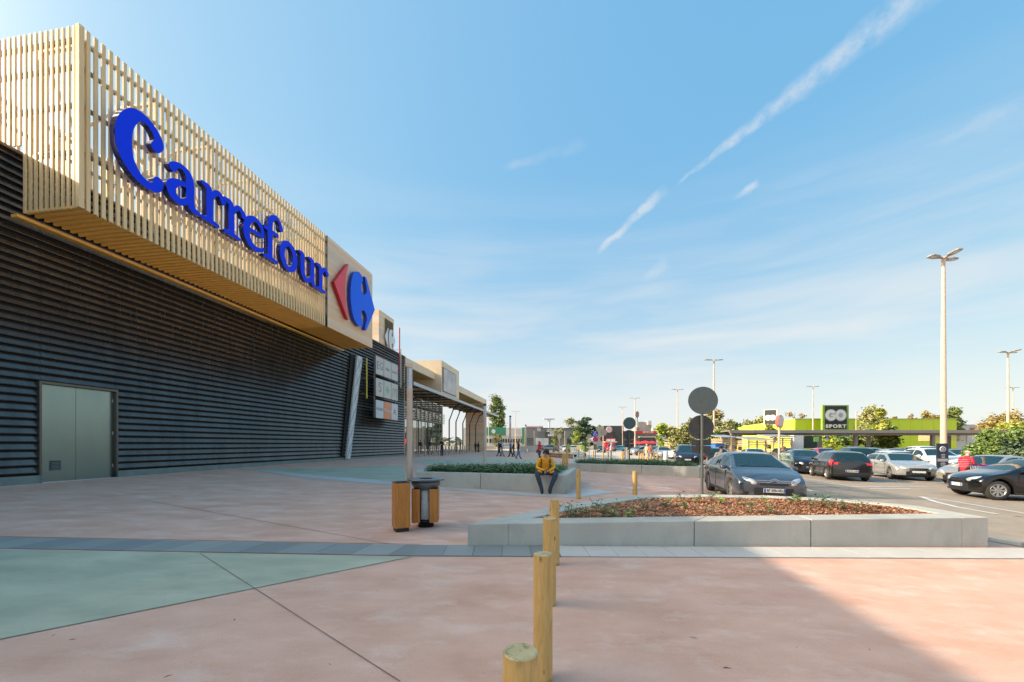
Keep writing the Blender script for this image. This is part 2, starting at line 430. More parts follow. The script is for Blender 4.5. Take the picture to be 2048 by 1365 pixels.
# kerb between plaza and car lane
m_kerb = M('kerb_stone', (.50, .48, .44), (.58, .56, .52), 6, .7)
kb = empty('kerb', (0, 0, 0)); kb['kind'] = 'structure'
pts = [Vector((34, 6.75)), Vector((8.95, 6.85)), Vector((8.75, 7.6)), Vector((8.55, 8.5)), Vector((8.25, 10.6)), Vector((8.55, 14)), Vector((10.55, 18.9)), Vector((11.7, 25)), Vector((12.0, 31))]
for a, b in zip(pts[:-1], pts[1:]):
    k = max(1, int((b - a).length / 1.0))
    for i in range(k):
        p, q = a + (b - a) * (i / k), a + (b - a) * ((i + 1) / k); d = (q - p).normalized(); n = Vector((-d.y, d.x)) * .075; p = p + d * .004; q = q - d * .004
        c4 = [p - n, q - n, q + n, p + n]; mb = MB()
        mb.add([(v.x, v.y, G(v.x, v.y) - .03) for v in c4] + [(v.x, v.y, G(v.x, v.y) + .045) for v in c4], [(4, 5, 6, 7), (0, 1, 5, 4), (1, 2, 6, 5), (2, 3, 7, 6), (3, 0, 4, 7)])
        mb.build('kerb_stone', m_kerb, kb)
# road markings
def line_px(pp, w, off=.006, mat=None):
    P = [gp(*p) for p in pp]
    for a, b in zip(P[:-1], P[1:]): strip('road_marking', a, b, w, off, mat or m_white)
line_px([(1842, 994), (1900, 1002), (1970, 1014), (2060, 1029)], .10)
line_px([(1842, 994), (1870, 1004), (1915, 1015), (1995, 1029)], .13, .008)
for a, b in (((1605, 958), (1665, 965)), ((1612, 962), (1700, 972)), ((1631, 968), (1652, 970)), ((1655, 972), (1680, 975)), ((1680, 977), (1712, 980)),
             ((1720, 960), (1790, 967)), ((1735, 963), (1800, 966)), ((1870, 961), (1912, 968)), ((1612, 979), (1626, 983)), ((1700, 974), (1858, 973)), ((1740, 978), (1820, 978))):
    line_px([a, b], .11)
def flat_px(pp, off=.008): return drape('road_marking', P2(*pp), off, m_white)
flat_px([(1164, 966), (1180, 967.5), (1182, 966.5), (1190, 968), (1183, 969), (1181, 968.3), (1164, 966.8)])
flat_px([(1216, 972), (1258, 975.5), (1280, 974.6), (1282, 977), (1262, 979.5), (1262, 977.5), (1217, 973)])
flat_px([(1161, 984), (1164, 990), (1160, 990)])
flat_px([(1298, 973), (1332, 976), (1333, 975), (1345, 979), (1330, 978), (1299, 974)])
for i in range(6): line_px([(1205 + 9 * i, 908 + i * .3), (1150 + 6 * i, 911 + i)], .1)

# ================================================================== the long shop hall with louvred metal siding
m_siding = M('siding_metal', (.105, .094, .086), (.15, .135, .122), 3, .26, metal=.85, rvar=.12, stretch=(1, 1, .2), c3=(.20, .18, .17), s3=1.2, a3=.4)
m_gap = M('wall_backing', (.012, .012, .012), rough=.8)
m_plinth = M('plinth_concrete', (.15, .20, .20), (.20, .255, .25), 2, .6, c3=(.13, .17, .165), s3=1.5, spec=.12)
m_roof = M('roof_membrane', (.30, .30, .29), (.36, .36, .35), 1, .8)
m_doorleaf = M('door_paint', (.19, .26, .25), (.23, .30, .285), 1.5, .24, metal=.85, stretch=(1, 1, .3))
WALL = 16.75; ZB = .66; ZT = 10.6
hall = froot('shop_hall', 24, WALL, 0, label='long low shop hall clad in dark horizontal louvres under the slatted sign box', cat='building')
org = (24, WALL, 0)
mb = MB(); mb.bb(-9, 38.15, WALL + .13, WALL + 38, -.6, ZT - .12); mb.build('wall', m_gap, hall, org)
mb = MB(); mb.bb(-9, 38.15, WALL + .13, WALL + 38, ZT - .118, ZT + .0); mb.build('roof', m_roof, hall, org)
mb = MB(); mb.bb(-9, 10.19, WALL - .03, WALL + .128, -.6, ZB); mb.bb(12.27, 38.17, WALL - .03, WALL + .128, -.6, ZB); mb.build('plinth', m_plinth, hall, org)
mb = MB(); mb.bb(-9, 38.2, WALL - .02, WALL + .5, ZT - .02, ZT + .06); mb.build('parapet_cap', M('cap_metal', (.20, .14, .10), (.26, .19, .14), 3, .4, metal=.4), hall, org)
# slats: folded sheet, lower edge standing out, black gap under each
rows = 40; pitch = (ZT - .04 - ZB) / rows; segs = [6.2, 10.19, 12.27, 18.55, 25.1, 27.3, 31.8, 38.15]
def slat_mesh(L):
    mb = MB(); p = [(.10, pitch - .012), (.085, pitch - .004), (.015, .078), (.0, .070), (.004, .054), (.10, .062)]
    n = len(p); vs = [(x_, WALL + a, b) for x_ in (.006, L - .006) for a, b in p]
    mb.add(vs, [(i, (i + 1) % n, n + (i + 1) % n, n + i) for i in range(n)] + [tuple(range(n)), tuple(range(2 * n - 1, n - 1, -1))])
    return mb.mesh('siding_slat', m_siding, (0, WALL, 0))
for a, b in zip(segs[:-1], segs[1:]):
    if (a, b) == (25.1, 27.3): b = 27.12
    if (a, b) == (27.3, 31.8): a = 27.12
    me = slat_mesh(b - a)
    for r in range(rows):
        z = ZB + .02 + r * pitch
        if (a, b) == (10.19, 12.27) and z < 3.52: continue
        o = bpy.data.objects.new('siding_slat', me); COL.objects.link(o); o.parent = hall; o.location = (a - 24, 0, z)
# service door in a deep dark frame
mb = MB(); D0, D1 = WALL - .03, WALL + .34
m_dframe = M('door_frame_metal', (.10, .095, .08), (.13, .12, .10), 4, .35, metal=.5)
mb = MB(); mb.bb(10.13, 10.19, D0, D1, .38, 3.68); mb.bb(12.27, 12.33, D0, D1, .38, 3.68); mb.bb(10.19, 12.27, D0, D1, 3.60, 3.68); mb.build('door_frame', m_dframe, hall, org)
mb = MB(); mb.bb(10.19, 12.27, WALL - .05, WALL + .3, .34, .425); mb.build('door_sill', M('sill_metal', (.55, .60, .62), None, rough=.4, metal=.4), hall, org)
for a, b, nm in ((10.20, 11.145, 0), (11.155, 12.26, 1)):
    mb = MB(); mb.bb(a, b, WALL + .115, WALL + .13 - .002, .43, 3.595); dl = mb.build('door_leaf', m_doorleaf, hall, org)
    if nm == 0:
        mb = MB(); mb.bb(10.46, 10.74, WALL + .098, WALL + .114, .78, 1.12); gr = mb.build('vent_grille', m_plinth, dl, org)
        gr['label'] = 'small square louvred vent low in the left door leaf'
        mb = MB()
        for i in range(6): mb.bb(10.49, 10.71, WALL + .088, WALL + .099, .82 + i * .045, .84 + i * .045, 1)
        mb.bb(10.47, 10.73, WALL + .094, WALL + .0975, .80, 1.10, 0)
        v = mb.build('grille_bar', [m_gap, m_plinth], hall, org)
    else:
        mb = MB()
        for z in (.8, 2.0, 3.2): mb.tube([(12.245, WALL + .10, z), (12.245, WALL + .10, z + .12)], .012, 6)
        mb.build('hinge', m_steel, dl, org)
# sloping white brace wrapped in a printed lattice, standing in a dark slot
m_brace = M('brace_panel', (.50, .56, .60), (.58, .63, .66), 2, .4)
m_lat = M('brace_lattice', (.16, .19, .21), rough=.5)
br = froot('sloping_brace', 27.5, 16.45, .55, label='white sloping brace patterned with grey diagonal lines propping the sign box end', cat='brace')
bo = (27.5, 16.45, .55); B0, B1 = (27.34, .55), (28.98, 8.62)
def bx(t, k): return B0[0] + (B1[0] - B0[0]) * t + k
mb = MB(); w0, w1 = .26, .40
vs = []
for D in (16.50, 16.62):
    for t, w in ((0, w0), (1, w1)): vs += [(bx(t, -w), D, B0[1] + (B1[1] - B0[1]) * t), (bx(t, w), D, B0[1] + (B1[1] - B0[1]) * t)]
mb.add(vs, [(0, 1, 3, 2), (4, 6, 7, 5), (0, 2, 6, 4), (1, 5, 7, 3), (2, 3, 7, 6), (0, 4, 5, 1)]); mb.build('panel', m_brace, br, bo)
mb = MB(); n = 6
for i in range(n):
    t0, t1 = i / n, (i + 1) / n; wa, wb = w0 + (w1 - w0) * t0, w0 + (w1 - w0) * t1
    for sg in (1, -1):
        p = Vector((bx(t0, -wa * sg), 16.496 - .003 * (sg > 0), B0[1] + (B1[1] - B0[1]) * t0)); q = Vector((bx(t1, wb * sg), 16.496 - .003 * (sg > 0), B0[1] + (B1[1] - B0[1]) * t1))
        e = Vector((0, 0, .04)); d = Vector((0, -.002, 0))
        mb.add([p - e, q - e, q + e, p + e, p - e + d, q - e + d, q + e + d, p + e + d], [(0, 1, 2, 3), (4, 7, 6, 5), (0, 4, 5, 1), (2, 6, 7, 3), (1, 5, 6, 2), (0, 3, 7, 4)])
mb.build('lattice_line', m_lat, br, bo)
mb = MB(); q = [(bx(0, -w0) - .30, ZB), (bx(0, -w0) - .04, ZB), (bx(1, -w1) - .02, 8.64), (bx(1, -w1) - .55, 8.64)]
mb.prism([(a, b) for a, b in q], WALL - .035, WALL - .004, axis='y'); mb.build('slot', m_gap, hall, org)

# ================================================================== sign box of timber-coloured slats over the wall
m_slatp = M('cream_slat_paint', (.78, .55, .27), (.84, .62, .33), 5, .5, metal=.0, stretch=(1, 1, .1))
m_soffit = M('bounce_gold_slat_paint', (.92, .48, .09), (.96, .56, .14), 3, .42)  # deeper gold than the slats: warm bounced light put into the colour
m_frame = M('frame_steel', (.20, .21, .21), (.26, .27, .27), 10, .5, metal=.4)
BS0, BS1, BSC, BD0, BD1, BDR, BZ0, BZ1 = 9.53, 26.8, 21.46, 14.3, 16.40, 19.9, 8.65, 14.05
box = froot('slatted_sign_box', 18, 15, BZ0, label='big cream box of upright slats with golden slatted underside jutting from the dark wall', cat='sign box')
bo = (18, 15, BZ0)
def slat(w, d, z0, z1, name, mat):
    mb = MB(); mb.bb(-w / 2, w / 2, -d / 2, d / 2, 0, z1 - z0); return mb.mesh(name, mat)
me = slat(.10, .055, BZ0, BZ1, 'upright_slat', m_slatp)
def put(me, s, D, z, name, rz=0.0, parent=box, o3=bo, **k):
    o = bpy.data.objects.new(name, me); COL.objects.link(o); o.parent = parent; o.location = (s - o3[0], D - o3[1], z - o3[2]); o.rotation_euler = (0, 0, rz); return tag(o, **k)
NF = 60
for i in range(1, NF): put(me, BS0 + .05 + (BSC - BS0 - .1) * i / NF, BD0 + .05, BZ0, 'upright_slat')
me = slat(.13, .13, BZ0, BZ1, 'corner_post', m_slatp); put(me, BS0 + .065, BD0 + .065, BZ0, 'corner_post')
me = slat(.045, .085, BZ0, BZ1, 'upright_slat', m_slatp)
for i in range(1, 11): put(me, BS0 + .05, BD0 + .05 + .2 * i, BZ0, 'upright_slat')
me = slat(.045, .085, 10.72, BZ1, 'upright_slat', m_slatp)
for i in range(11, 28): put(me, BS0 + .05, BD0 + .05 + .2 * i, 10.72, 'upright_slat')
me = slat(.085, .055, 10.72, BZ1, 'upright_slat', m_slatp)
for i in range(0, 60): put(me, BS0 + .15 + (BSC - BS0) * i / 60, BDR, 10.72, 'upright_slat')
mb = MB(); mb.bb(-.04, .04, BD0 + .14, BD1, 0, .09); me = mb.mesh('soffit_slat', m_soffit, (0, 15, 0))
NS = 80
for i in range(NS): put(me, BS0 + .12 + (BS1 - BS0 - .2) * i / (NS - 1), 15, BZ0 + .02, 'soffit_slat')
# steel carcass behind the slats
mb = MB()
for z in (8.95, 10.35, 11.75, 12.9, 13.7):
    mb.bb(BS0 + .12, BSC, BD0 + .17, BD0 + .25, z, z + .11); mb.bb(BS0 + .12, BS0 + .2, BD0 + .3, BD1 if z < 10.6 else BDR - .1, z, z + .11)
    if z > 10.6: mb.bb(BS0 + .2, BSC, BDR - .2, BDR - .1, z, z + .11)
mb.build('frame_rail', m_frame, box, bo)
m_truss = M('truss_paint', (.62, .58, .50), None, rough=.5)
for i in range(9):
    s = BS0 + .35 + (BS1 - BS0 - .7) * i / 8; mb = MB(); mb.bb(s - .05, s + .05, BD0 + .3, BD0 + .4, BZ0 + .15, 13.9); mb.bb(s - .05, s + .05, 16.2, 16.3, 10.7, 13.9)
    mb.bb(s - .05, s + .05, BD0 + .42, 16.18, 13.75, 13.85); mb.tube([(s, BD0 + .4, 10.7), (s, 16.2, 13.7)], .05, 6)
    if i < 8:
        s2 = BS0 + .35 + (BS1 - BS0 - .7) * (i + 1) / 8
        mb.tube([(s, 16.25, 10.75), (s2, 16.25, 13.75)], .05, 6)
    mb.build('truss', m_truss, box, bo)
mb = MB(); mb.bb(BS0 - .05, BS1 - .1, BD1 + .08, WALL - .03, BZ0 - .14, BZ0 - .05); mb.build('edge_trim', m_soffit, box, bo)
# timber clad end with the emblem
m_board = M('larch_board', (.74, .58, .42), (.80, .64, .48), 2.5, .55, randc=[(.84, .66, .48), (.76, .58, .42), (.86, .70, .54), (.90, .55, .32), (.72, .58, .46), (.80, .62, .46), (.92, .64, .42)], stretch=(1, 1, 6))
mb = MB(); mb.bb(BSC + .06, BS1 - .03, BD0 + .06, BDR, 10.7, BZ1 - .04); mb.bb(BSC + .06, BS1 - .03, BD0 + .06, BD1, BZ0 + .12, 10.7 - .002); mb.build('clad_core', m_board, box, bo)
nb = 27; hb = (BZ1 - BZ0) / nb
mb = MB(); mb.bb(0, BS1 - BSC, 0, .035, .003, hb - .004); me = mb.mesh('cladding_board', m_board)
for i in range(nb): put(me, BSC, BD0, BZ0 + hb * i, 'cladding_board')
mb = MB(); mb.bb(BSC - .06, BSC - .01, BD0 - .01, BD0 + .12, BZ0, BZ1); mb.build('joint_post', m_dark, box, bo)
mb = MB(); mb.bb(BSC + .02, BS1 + .01, BD0 + .05, BDR, BZ1 + .002, BZ1 + .05); mb.build('cap', m_slatp, box, bo)

# ------------------------------------------------------------------ big blue letters on the slats
m_blue = M('blue_letter_face', (.002, .045, .95), None, rough=.45, spec=.15)
m_blueside = M('blue_letter_side', (.012, .02, .16), None, rough=.12, metal=.3, coat=.6)
def serif(x, y, w, r): return [(x - w, y, r), (x, y, r * 1.05), (x + w, y, r)]
LET = {}   # outlines: x-height 0..1, ascender 1.5; strokes with changing width
LET['C'] = (0, 1.0, -.1, 1.55, [[(.80, .99, .105), (.87, 1.12, .10), (.80, 1.30, .085), (.60, 1.43, .085), (.38, 1.36, .115), (.21, 1.05, .145), (.17, .70, .155), (.23, .36, .14), (.42, .12, .105), (.62, .05, .085), (.80, .10, .10), (.86, .26, .105)]], [])
LET['a'] = (0, 1.0, 0, 1.0, [[(.24, .78, .11), (.30, .87, .08), (.46, .93, .07), (.62, .84, .105), (.66, .62, .115), (.66, .30, .115), (.72, .10, .10), (.90, .05, .05)],
            [(.62, .58, .05), (.36, .50, .085), (.20, .32, .13), (.26, .13, .115), (.44, .09, .085), (.62, .24, .07)]], [])
LET['r'] = (0, 1.0, 0, 1.0, [[(.34, .86, .11), (.36, .5, .13), (.36, .12, .13)], [(.10, .92, .05), (.30, .90, .09)], [(.10, .055, .055), (.36, .07, .07), (.66, .055, .055)],
            [(.42, .68, .07), (.54, .85, .085), (.70, .92, .075), (.84, .80, .115)]], [])
LET['e'] = (0, 1.0, 0, 1.0, [[(.30, .53, .06), (.80, .57, .06)], [(.84, .58, .06), (.78, .80, .085), (.55, .93, .075), (.30, .80, .115), (.18, .50, .14), (.26, .22, .125), (.50, .08, .09), (.78, .14, .06), (.86, .22, .04)]], [])
LET['f'] = (0, 1.0, 0, 1.55, [[(.90, 1.20, .10), (.86, 1.34, .07), (.66, 1.44, .07), (.44, 1.28, .115), (.38, 1.0, .13), (.38, .5, .13), (.38, .12, .13)], [(.12, .055, .055), (.38, .07, .07), (.70, .055, .055)],
            ['box', .10, .78, .86, .97]], [])
LET['o'] = (0, 1.0, 0, 1.0, [[(.5, .92, .08), (.26, .78, .125), (.16, .5, .145), (.26, .22, .125), (.5, .08, .08), (.74, .22, .125), (.84, .5, .145), (.74, .78, .125), (.5, .92, .08)]], [])
LET['u'] = (0, 1.0, 0, 1.0, [[(.06, .92, .05), (.20, .90, .09)], [(.23, .86, .11), (.22, .55, .12), (.24, .26, .12), (.38, .09, .09), (.58, .14, .08), (.66, .26, .07)],
            [(.54, .92, .05), (.68, .90, .09)], [(.73, .86, .11), (.73, .5, .12), (.73, .2, .115), (.80, .07, .07), (.95, .055, .05)]], [])
base_z, xh = 10.28, 1.53
word = [('C', 10.13, 11.70), ('a', 11.68, 13.08), ('r', 12.98, 14.16), ('r', 13.98, 15.16), ('e', 14.93, 16.20), ('f', 16.05, 17.38), ('o', 17.08, 18.42), ('u', 18.40, 20.02), ('r', 19.86, 21.05)]
cats = {}
let_root = froot('shop_name_lettering', 15.5, 14.0, base_z, label='shop name in glossy royal blue serif letters fixed on the cream slats', cat='lettering')
for ch, s0, s1 in word:
    x0, x1, y0, y1, st, cut = LET[ch]
    st = [q if q[0] == 'box' else [(a, b, r_ * (.88 if ch != 'C' else 1.0)) for a, b, r_ in q] for q in st]
    fn = strokes(st, cut)
    cs = contours_of(fn, -.1, 1.1, -.25, 1.75, 96)
    s0, s1 = s0 + (s1 - s0) * .03, s1 - (s1 - s0) * .03; w = s1 - s0
    xs = [p[0] for c in cs for p in c]; mn, mx = min(xs), max(xs)
    cc = [[((p[0] - mn) / (mx - mn) * w, p[1] * xh) for p in c] for c in cs]
    # C stands a little below the line
    if ch == 'C': cc = [[(a, b - .06) for a, b in c] for c in cc]
    me = shape_mesh(cc, .21, [m_blue, m_blueside])
    o = bpy.data.objects.new('letter', me); COL.objects.link(o); o.parent = let_root; o.location = (s0 - 15.5, .03, 0)
    o['label'] = {'C': 'big blue capital C', 'a': 'blue letter a', 'e': 'blue letter e', 'f': 'blue letter f', 'o': 'blue letter o', 'u': 'blue letter u'}.get(ch, 'blue letter r')
# ------------------------------------------------------------------ emblem: red arrow head and blue arrow head round an open C
m_red = M('red_sign_face', (.82, .085, .12), None, rough=.4, spec=.3); m_redside = M('red_sign_side', (.50, .008, .012), None, rough=.3)
m_eblue = M('blue_sign_face', (.012, .15, .98), None, rough=.45, spec=.15); m_ebside = M('blue_sign_side', (.012, .04, .40), None, rough=.25)
def smooth_loop(P, k=6):
    out = []; n = len(P)
    for i in range(n):
        a, b, c, d = P[i - 1], P[i], P[(i + 1) % n], P[(i + 2) % n]
        if len(b) > 2 and len(c) > 2: out.append(b[:2]); continue
        for j in range(k):
            t = j / k; out.append(tuple(.5 * (2 * b[q] + (c[q] - a[q]) * t + (2 * a[q] - 5 * b[q] + 4 * c[q] - d[q]) * t * t + (3 * b[q] - a[q] - 3 * c[q] + d[q]) * t ** 3) for q in (0, 1)))
    return out
RED = smooth_loop([(1.0, 1.0, 1), (.93, .97, 1), (.10, .12), (.0, 0.0), (.10, -.12), (.90, -.98, 1), (.99, -1.0, 1), (.80, -.5), (.74, 0.0), (.80, .5)])
BLUE = smooth_loop([(.30, 1.0), (.12, .82), (.02, .40), (.0, 0.0), (.02, -.40), (.12, -.82), (.30, -1.0), (.45, -.93), (.48, -.80), (.42, -.60), (.42, -.42), (.52, -.30), (.62, -.42), (.64, -.60), (.58, -.86), (.56, -1.02, 1), (.62, -1.02, 1),
                    (1.0, 0.0, 1), (.62, 1.02, 1), (.56, 1.02, 1), (.58, .86), (.64, .60), (.62, .42), (.52, .30), (.42, .42), (.42, .60), (.48, .80), (.45, .93)])
def emblem(name, s0, s1, D, zc, hh, mats, label, depth, gap=.30):
    r = froot(name, s0, D, zc, label=label, cat='emblem')
    w = s1 - s0; wr = w * .31; wb = w * .645
    me = shape_mesh([[(a * wr, b * hh) for a, b in RED]], depth, mats[0]); o = bpy.data.objects.new('arrow_head', me); COL.objects.link(o); o.parent = r
    me = shape_mesh([[(w - wb + a * wb, b * hh) for a, b in BLUE]], depth, mats[1]); o = bpy.data.objects.new('open_shape', me); COL.objects.link(o); o.parent = r
    return r
emblem('emblem_sign', 21.72, 26.62, 14.12, 11.38, 1.80, ([m_red, m_redside], [m_eblue, m_ebside]), 'red and blue arrow shaped emblem on the pale boarded end of the box', .22)

# ================================================================== second, smaller boarded box on the roof with a white emblem
b2 = froot('roof_sign_box', 38.6, 19, 10.6, label='small boarded sign box with white emblem on the hall roof behind the big box', cat='sign box'); bo = (38.6, 19, 10.6)
mb = MB(); mb.bb(37.1, 40.25, 19.05, 22.4, 10.0, 15.15); mb.build('core', m_board, b2, bo)
hb = 4.6 / 18
mb = MB(); mb.bb(0, 3.2, 0, .045, .004, hb - .006); me1 = mb.mesh('cladding_board', m_board)
mb = MB(); mb.bb(0, .045, 0, 3.36, .004, hb - .006); me2 = mb.mesh('cladding_board', m_board)
for i in range(18): put(me1, 37.08, 19.0, 10.6 + hb * i, 'cladding_board', 0, b2, bo); put(me2, 37.03, 19.05, 10.6 + hb * i, 'cladding_board', 0, b2, bo)
mb = MB()
for i in range(7): mb.bb(38.15 + i * .27, 38.27 + i * .27, 18.9, 18.96, 10.7, 14.7)
mb.build('dark_slat', M('bronze_slat', (.14, .10, .03), None, rough=.5), b2, bo)
m_ew = M('white_sign_face', (.74, .74, .74), None, rough=.35)
emblem('emblem_sign', 37.9, 40.2, 18.83, 12.75, 1.05, ([m_ew, m_ew], [m_ew, m_ew]), 'white arrow shaped emblem on the small roof sign box', .10)

# ================================================================== nine shop name boards on the wall
panels = froot('tenant_sign_rack', 33, 16.2, 3.8, label='rack of nine pale tenant name boards hung on the louvred wall', cat='sign rack'); bo = (33, 16.2, 3.8)
m_pan = M('board_pale', (.50, .48, .45), (.54, .52, .49), 3, .35); m_pan2 = M('board_cool', (.52, .56, .60), None, rough=.3); m_or = M('board_orange', (.72, .22, .10), None, rough=.35)
m_txtg = M('board_print', (.25, .25, .25), None, rough=.5); m_cross = M('green_cross', (.12, .48, .22), None, rough=.4); m_pedge = M('board_edge', (.30, .31, .33), None, rough=.4, metal=.3)
for s in (30.9, 34.9): 
    mb = MB(); mb.bb(s - .06, s + .06, 16.28, 16.36, 3.9, 9.0); mb.build('rail', m_frame, panels, bo)
mb = MB()
for z in (4.6, 6.4, 8.3):
    for s in (30.9, 34.9): mb.bb(s - .04, s + .04, 16.37, WALL, z, z + .08)
mb.build('bracket', m_dark, panels, bo)
prints = [[('EG', .95), ('tulip', .42), ('beauté', .40)], [('S', 1.2), ('+', 0), ('|Y|', .9)], [('MOBILE', .36), ('Orange', .46), ('A', .8)]]
for r in range(3):
    for c in range(3):
        s0, s1 = 30.72 + c * 1.42, 30.72 + c * 1.42 + 1.37; z1 = 9.07 - r * 1.84; z0 = z1 - 1.53
        mt = m_or if (r, c) == (2, 1) else (m_pan2 if r == 2 else m_pan)
        mb = MB(); mb.bb(s0, s1, 16.06, 16.26, z0, z1, 1)
        mb.v = [tuple(v) for v in mb.v]; b = mb.build('name_board', [mt, m_pedge], panels, bo, bevel=.04); b['label'] = 'orange name board' if mt is m_or else 'pale name board with grey print'
        for p in b.data.polygons: p.material_index = 0 if p.normal.y < -.5 else 1
        t, sz = prints[r][c]; loc = ((s0 + s1) / 2 - bo[0], 16.052 - bo[1], (z0 + z1) / 2 - bo[2])
        if t == '+':
            mb = MB(); mb.bb(-.10, .10, -.005, .005, -.32, .32); mb.bb(-.32, -.101, -.005, .005, -.10, .10); mb.bb(.101, .32, -.005, .005, -.10, .10); mb.build('print', m_cross, b, loc=loc)
        else: text('print', t, sz, m_white if mt is m_or else (M('red_print', (.6, .1, .08), None) if t == 'A' else m_txtg), b, loc, depth=.006)
# coloured tubes beside the boards
for s, D, z0, z1, c, lb in ((29.62, 16.3, 5.35, 8.62, (.62, .52, .06), 'yellow upright tube under the boarded end of the sign box'),
                            (35.35, 16.1, 8.5, 12.75, (.50, .04, .07), 'red upright tube rising above the roof edge'),
                            (36.05, 16.3, 7.1, 10.9, (.66, .58, .42), 'cream upright tube right of the tenant boards')):
    r = froot('wall_tube', s, D, z0, label=lb, cat='tube', group='coloured tubes on the wall'); mb = MB(); mb.tube([(0, 0, 0), (0, 0, z1 - z0)], .06, 10); mb.build('tube', M('tube_paint', c, None, rough=.35), r)
    mb = MB()
    for z in (.4, (z1 - z0) / 2): mb.bb(-.03, .03, .06, WALL - D + .02, z, z + .05)
    mb.build('bracket', m_steel, r)

# ================================================================== entrance building with glass front and tower
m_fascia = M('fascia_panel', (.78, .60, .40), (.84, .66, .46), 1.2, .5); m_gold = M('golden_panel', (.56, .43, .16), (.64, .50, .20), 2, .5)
m_glass = M('shop_glass', (.50, .52, .50), None, rough=.03, metal=.9)
m_mull = M('mullion_metal', (.30, .28, .26), None, rough=.4, metal=.4); m_inner = M('entrance_interior', (.05, .05, .05), (.09, .08, .07), 1, .7)
ent = froot('entrance_building', 57, WALL, 0, label='glass fronted entrance building with cream fascia, glass canopy and screen tower', cat='building'); bo = (57, WALL, 0)
mb = MB(); mb.bb(38.2, 47.05, WALL, WALL + .3, 9.74, 10.6); mb.bb(54.85, 77.5, WALL, WALL + .3, 9.63, 10.6); mb.build('fascia', m_fascia, ent, bo)
mb = MB(); mb.bb(38.2, 77.4, WALL + .301, WALL + 30, 10.3, 10.58); mb.build('roof', m_roof, ent, bo)
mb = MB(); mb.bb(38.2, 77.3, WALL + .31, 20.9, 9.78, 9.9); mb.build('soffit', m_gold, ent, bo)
mb = MB()
for i in range(20): mb.bb(39 + i * .42, 39.12 + i * .42, 20.6, 20.7, 8.2, 9.7)
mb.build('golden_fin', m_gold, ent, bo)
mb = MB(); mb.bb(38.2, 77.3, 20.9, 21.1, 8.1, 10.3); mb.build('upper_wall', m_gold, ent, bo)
mb = MB(); mb.bb(47.1, 54.8, 15.9, 20.85, 8.12, 12.15); mb.build('tower', m_fascia, ent, bo)
m_scr = M('screen_picture', (.34, .33, .36), (.62, .56, .52), .6, .35, c3=(.20, .21, .24), s3=.45, a3=.9)
mb = MB(); mb.bb(47.45, 53.2, 15.82, 15.897, 8.3, 11.35); sc_ = mb.build('screen', m_dark, ent, bo)
mb = MB(); mb.bb(47.55, 53.1, 15.80, 15.817, 8.38, 11.27); mb.build('picture', m_scr, sc_, bo)
mb = MB(); mb.bb(38.16, 38.3, WALL + .1, 21, -.5, 10.3); mb.build('side_wall', m_fascia, ent, bo)
# glass front: panes between mullions, timber-clad end wall
mb = MB(); mb.bb(38.3, 62.5, 24, 24.2, -.5, 8.0); mb.build('inner_wall', m_inner, ent, bo)
mb = MB(); mb.bb(38.3, 62.5, 21.2, 24, -.3, .42); mb.build('floor', m_inner, ent, bo)
cols = [45.5 + i * 1.55 for i in range(12)]
for i in range(len(cols) - 1):
    for (z0, z1) in ((.45, 3.0), (3.05, 5.0), (6.6, 7.95)):
        mb = MB(); mb.bb(cols[i] + .05, cols[i + 1] - .05, 21.0, 21.03, z0, z1); mb.build('pane', m_glass, ent, bo)
    mb = MB(); mb.bb(cols[i] + .05, cols[i + 1] - .05, 21.05, 21.08, 5.05, 6.55); mb.build('pane', m_glass, ent, bo)
for c in cols: mb = MB(); mb.bb(c - .05, c + .05, 20.95, 21.1, .3, 8.0); mb.build('mullion', m_mull, ent, bo)
mb = MB(); 
for z in (3.0, 5.0, 6.55, 7.95): mb.bb(45.5, cols[-1], 20.97, 21.09, z, z + .05)
mb.build('transom', m_mull, ent, bo)
m_lv = M('white_louvre', (.62, .58, .50), None, rough=.45)
for k in range(6):
    mb = MB()
    for i in range(len(cols) - 1): mb.tube([(cols[i] + .05, 20.6, 5.0 + k * .28), ((cols[i] + cols[i + 1]) / 2, 20.5, 5.03 + k * .28), (cols[i + 1] - .05, 20.6, 5.0 + k * .28)], .065, 6)
    mb.build('sun_louvre', m_lv, ent, bo)
mb = MB(); mb.bb(77.2, 77.5, 16.78, 21, -.5, 9.75); mb.build('end_wall', m_board, ent, bo)
for k in range(34): mb = MB(); mb.bb(77.12, 77.19, 16.78, 20.9, k * .285, k * .285 + .27 - .02 * (k % 3)); mb.build('cladding_board', m_board, ent, bo)
mb = MB(); mb.bb(77.05, 77.5, WALL - .02, WALL + .3, -.5, 9.62); mb.build('corner_post', m_fascia, ent, bo)
mb = MB(); mb.bb(38.3, 45.4, 20.9, 21.1, -.5, 8.09); mb.build('dark_wall', m_dark, ent, bo)
# glass canopy on bent dark ribs
can = froot('entrance_canopy', 60, 16, 8, label='long glass canopy with dark bent ribs over the entrance doors', cat='canopy'); bo = (60, 16, 8)
mb = MB(); mb.bb(38.3, 87, 15.9, 16.05, 7.75, 8.10); mb.build('edge_beam', M('canopy_beam', (.42, .46, .49), None, rough=.4, metal=.3), can, bo)
m_cg = bpy.data.materials.new('canopy_glass'); m_cg.use_nodes = True
t = NT(m_cg.node_tree); gl = t.n('ShaderNodeBsdfGlossy', {'Color': (.9, .9, .9, 1), 'Roughness': .08}); tr = t.n('ShaderNodeBsdfTransparent', {'Color': (.86, .84, .83, 1)})
t.n('ShaderNodeOutputMaterial', {0: t.n('ShaderNodeMixShader', {0: .14, 1: tr.outputs[0], 2: gl.outputs[0]}).outputs[0]})
for i in range(16): mb = MB(); mb.bb(38.4 + i * 3.03, 41.36 + i * 3.03, 16.06, 20.9, 8.03, 8.06); mb.build('glass_sheet', m_cg, can, bo)
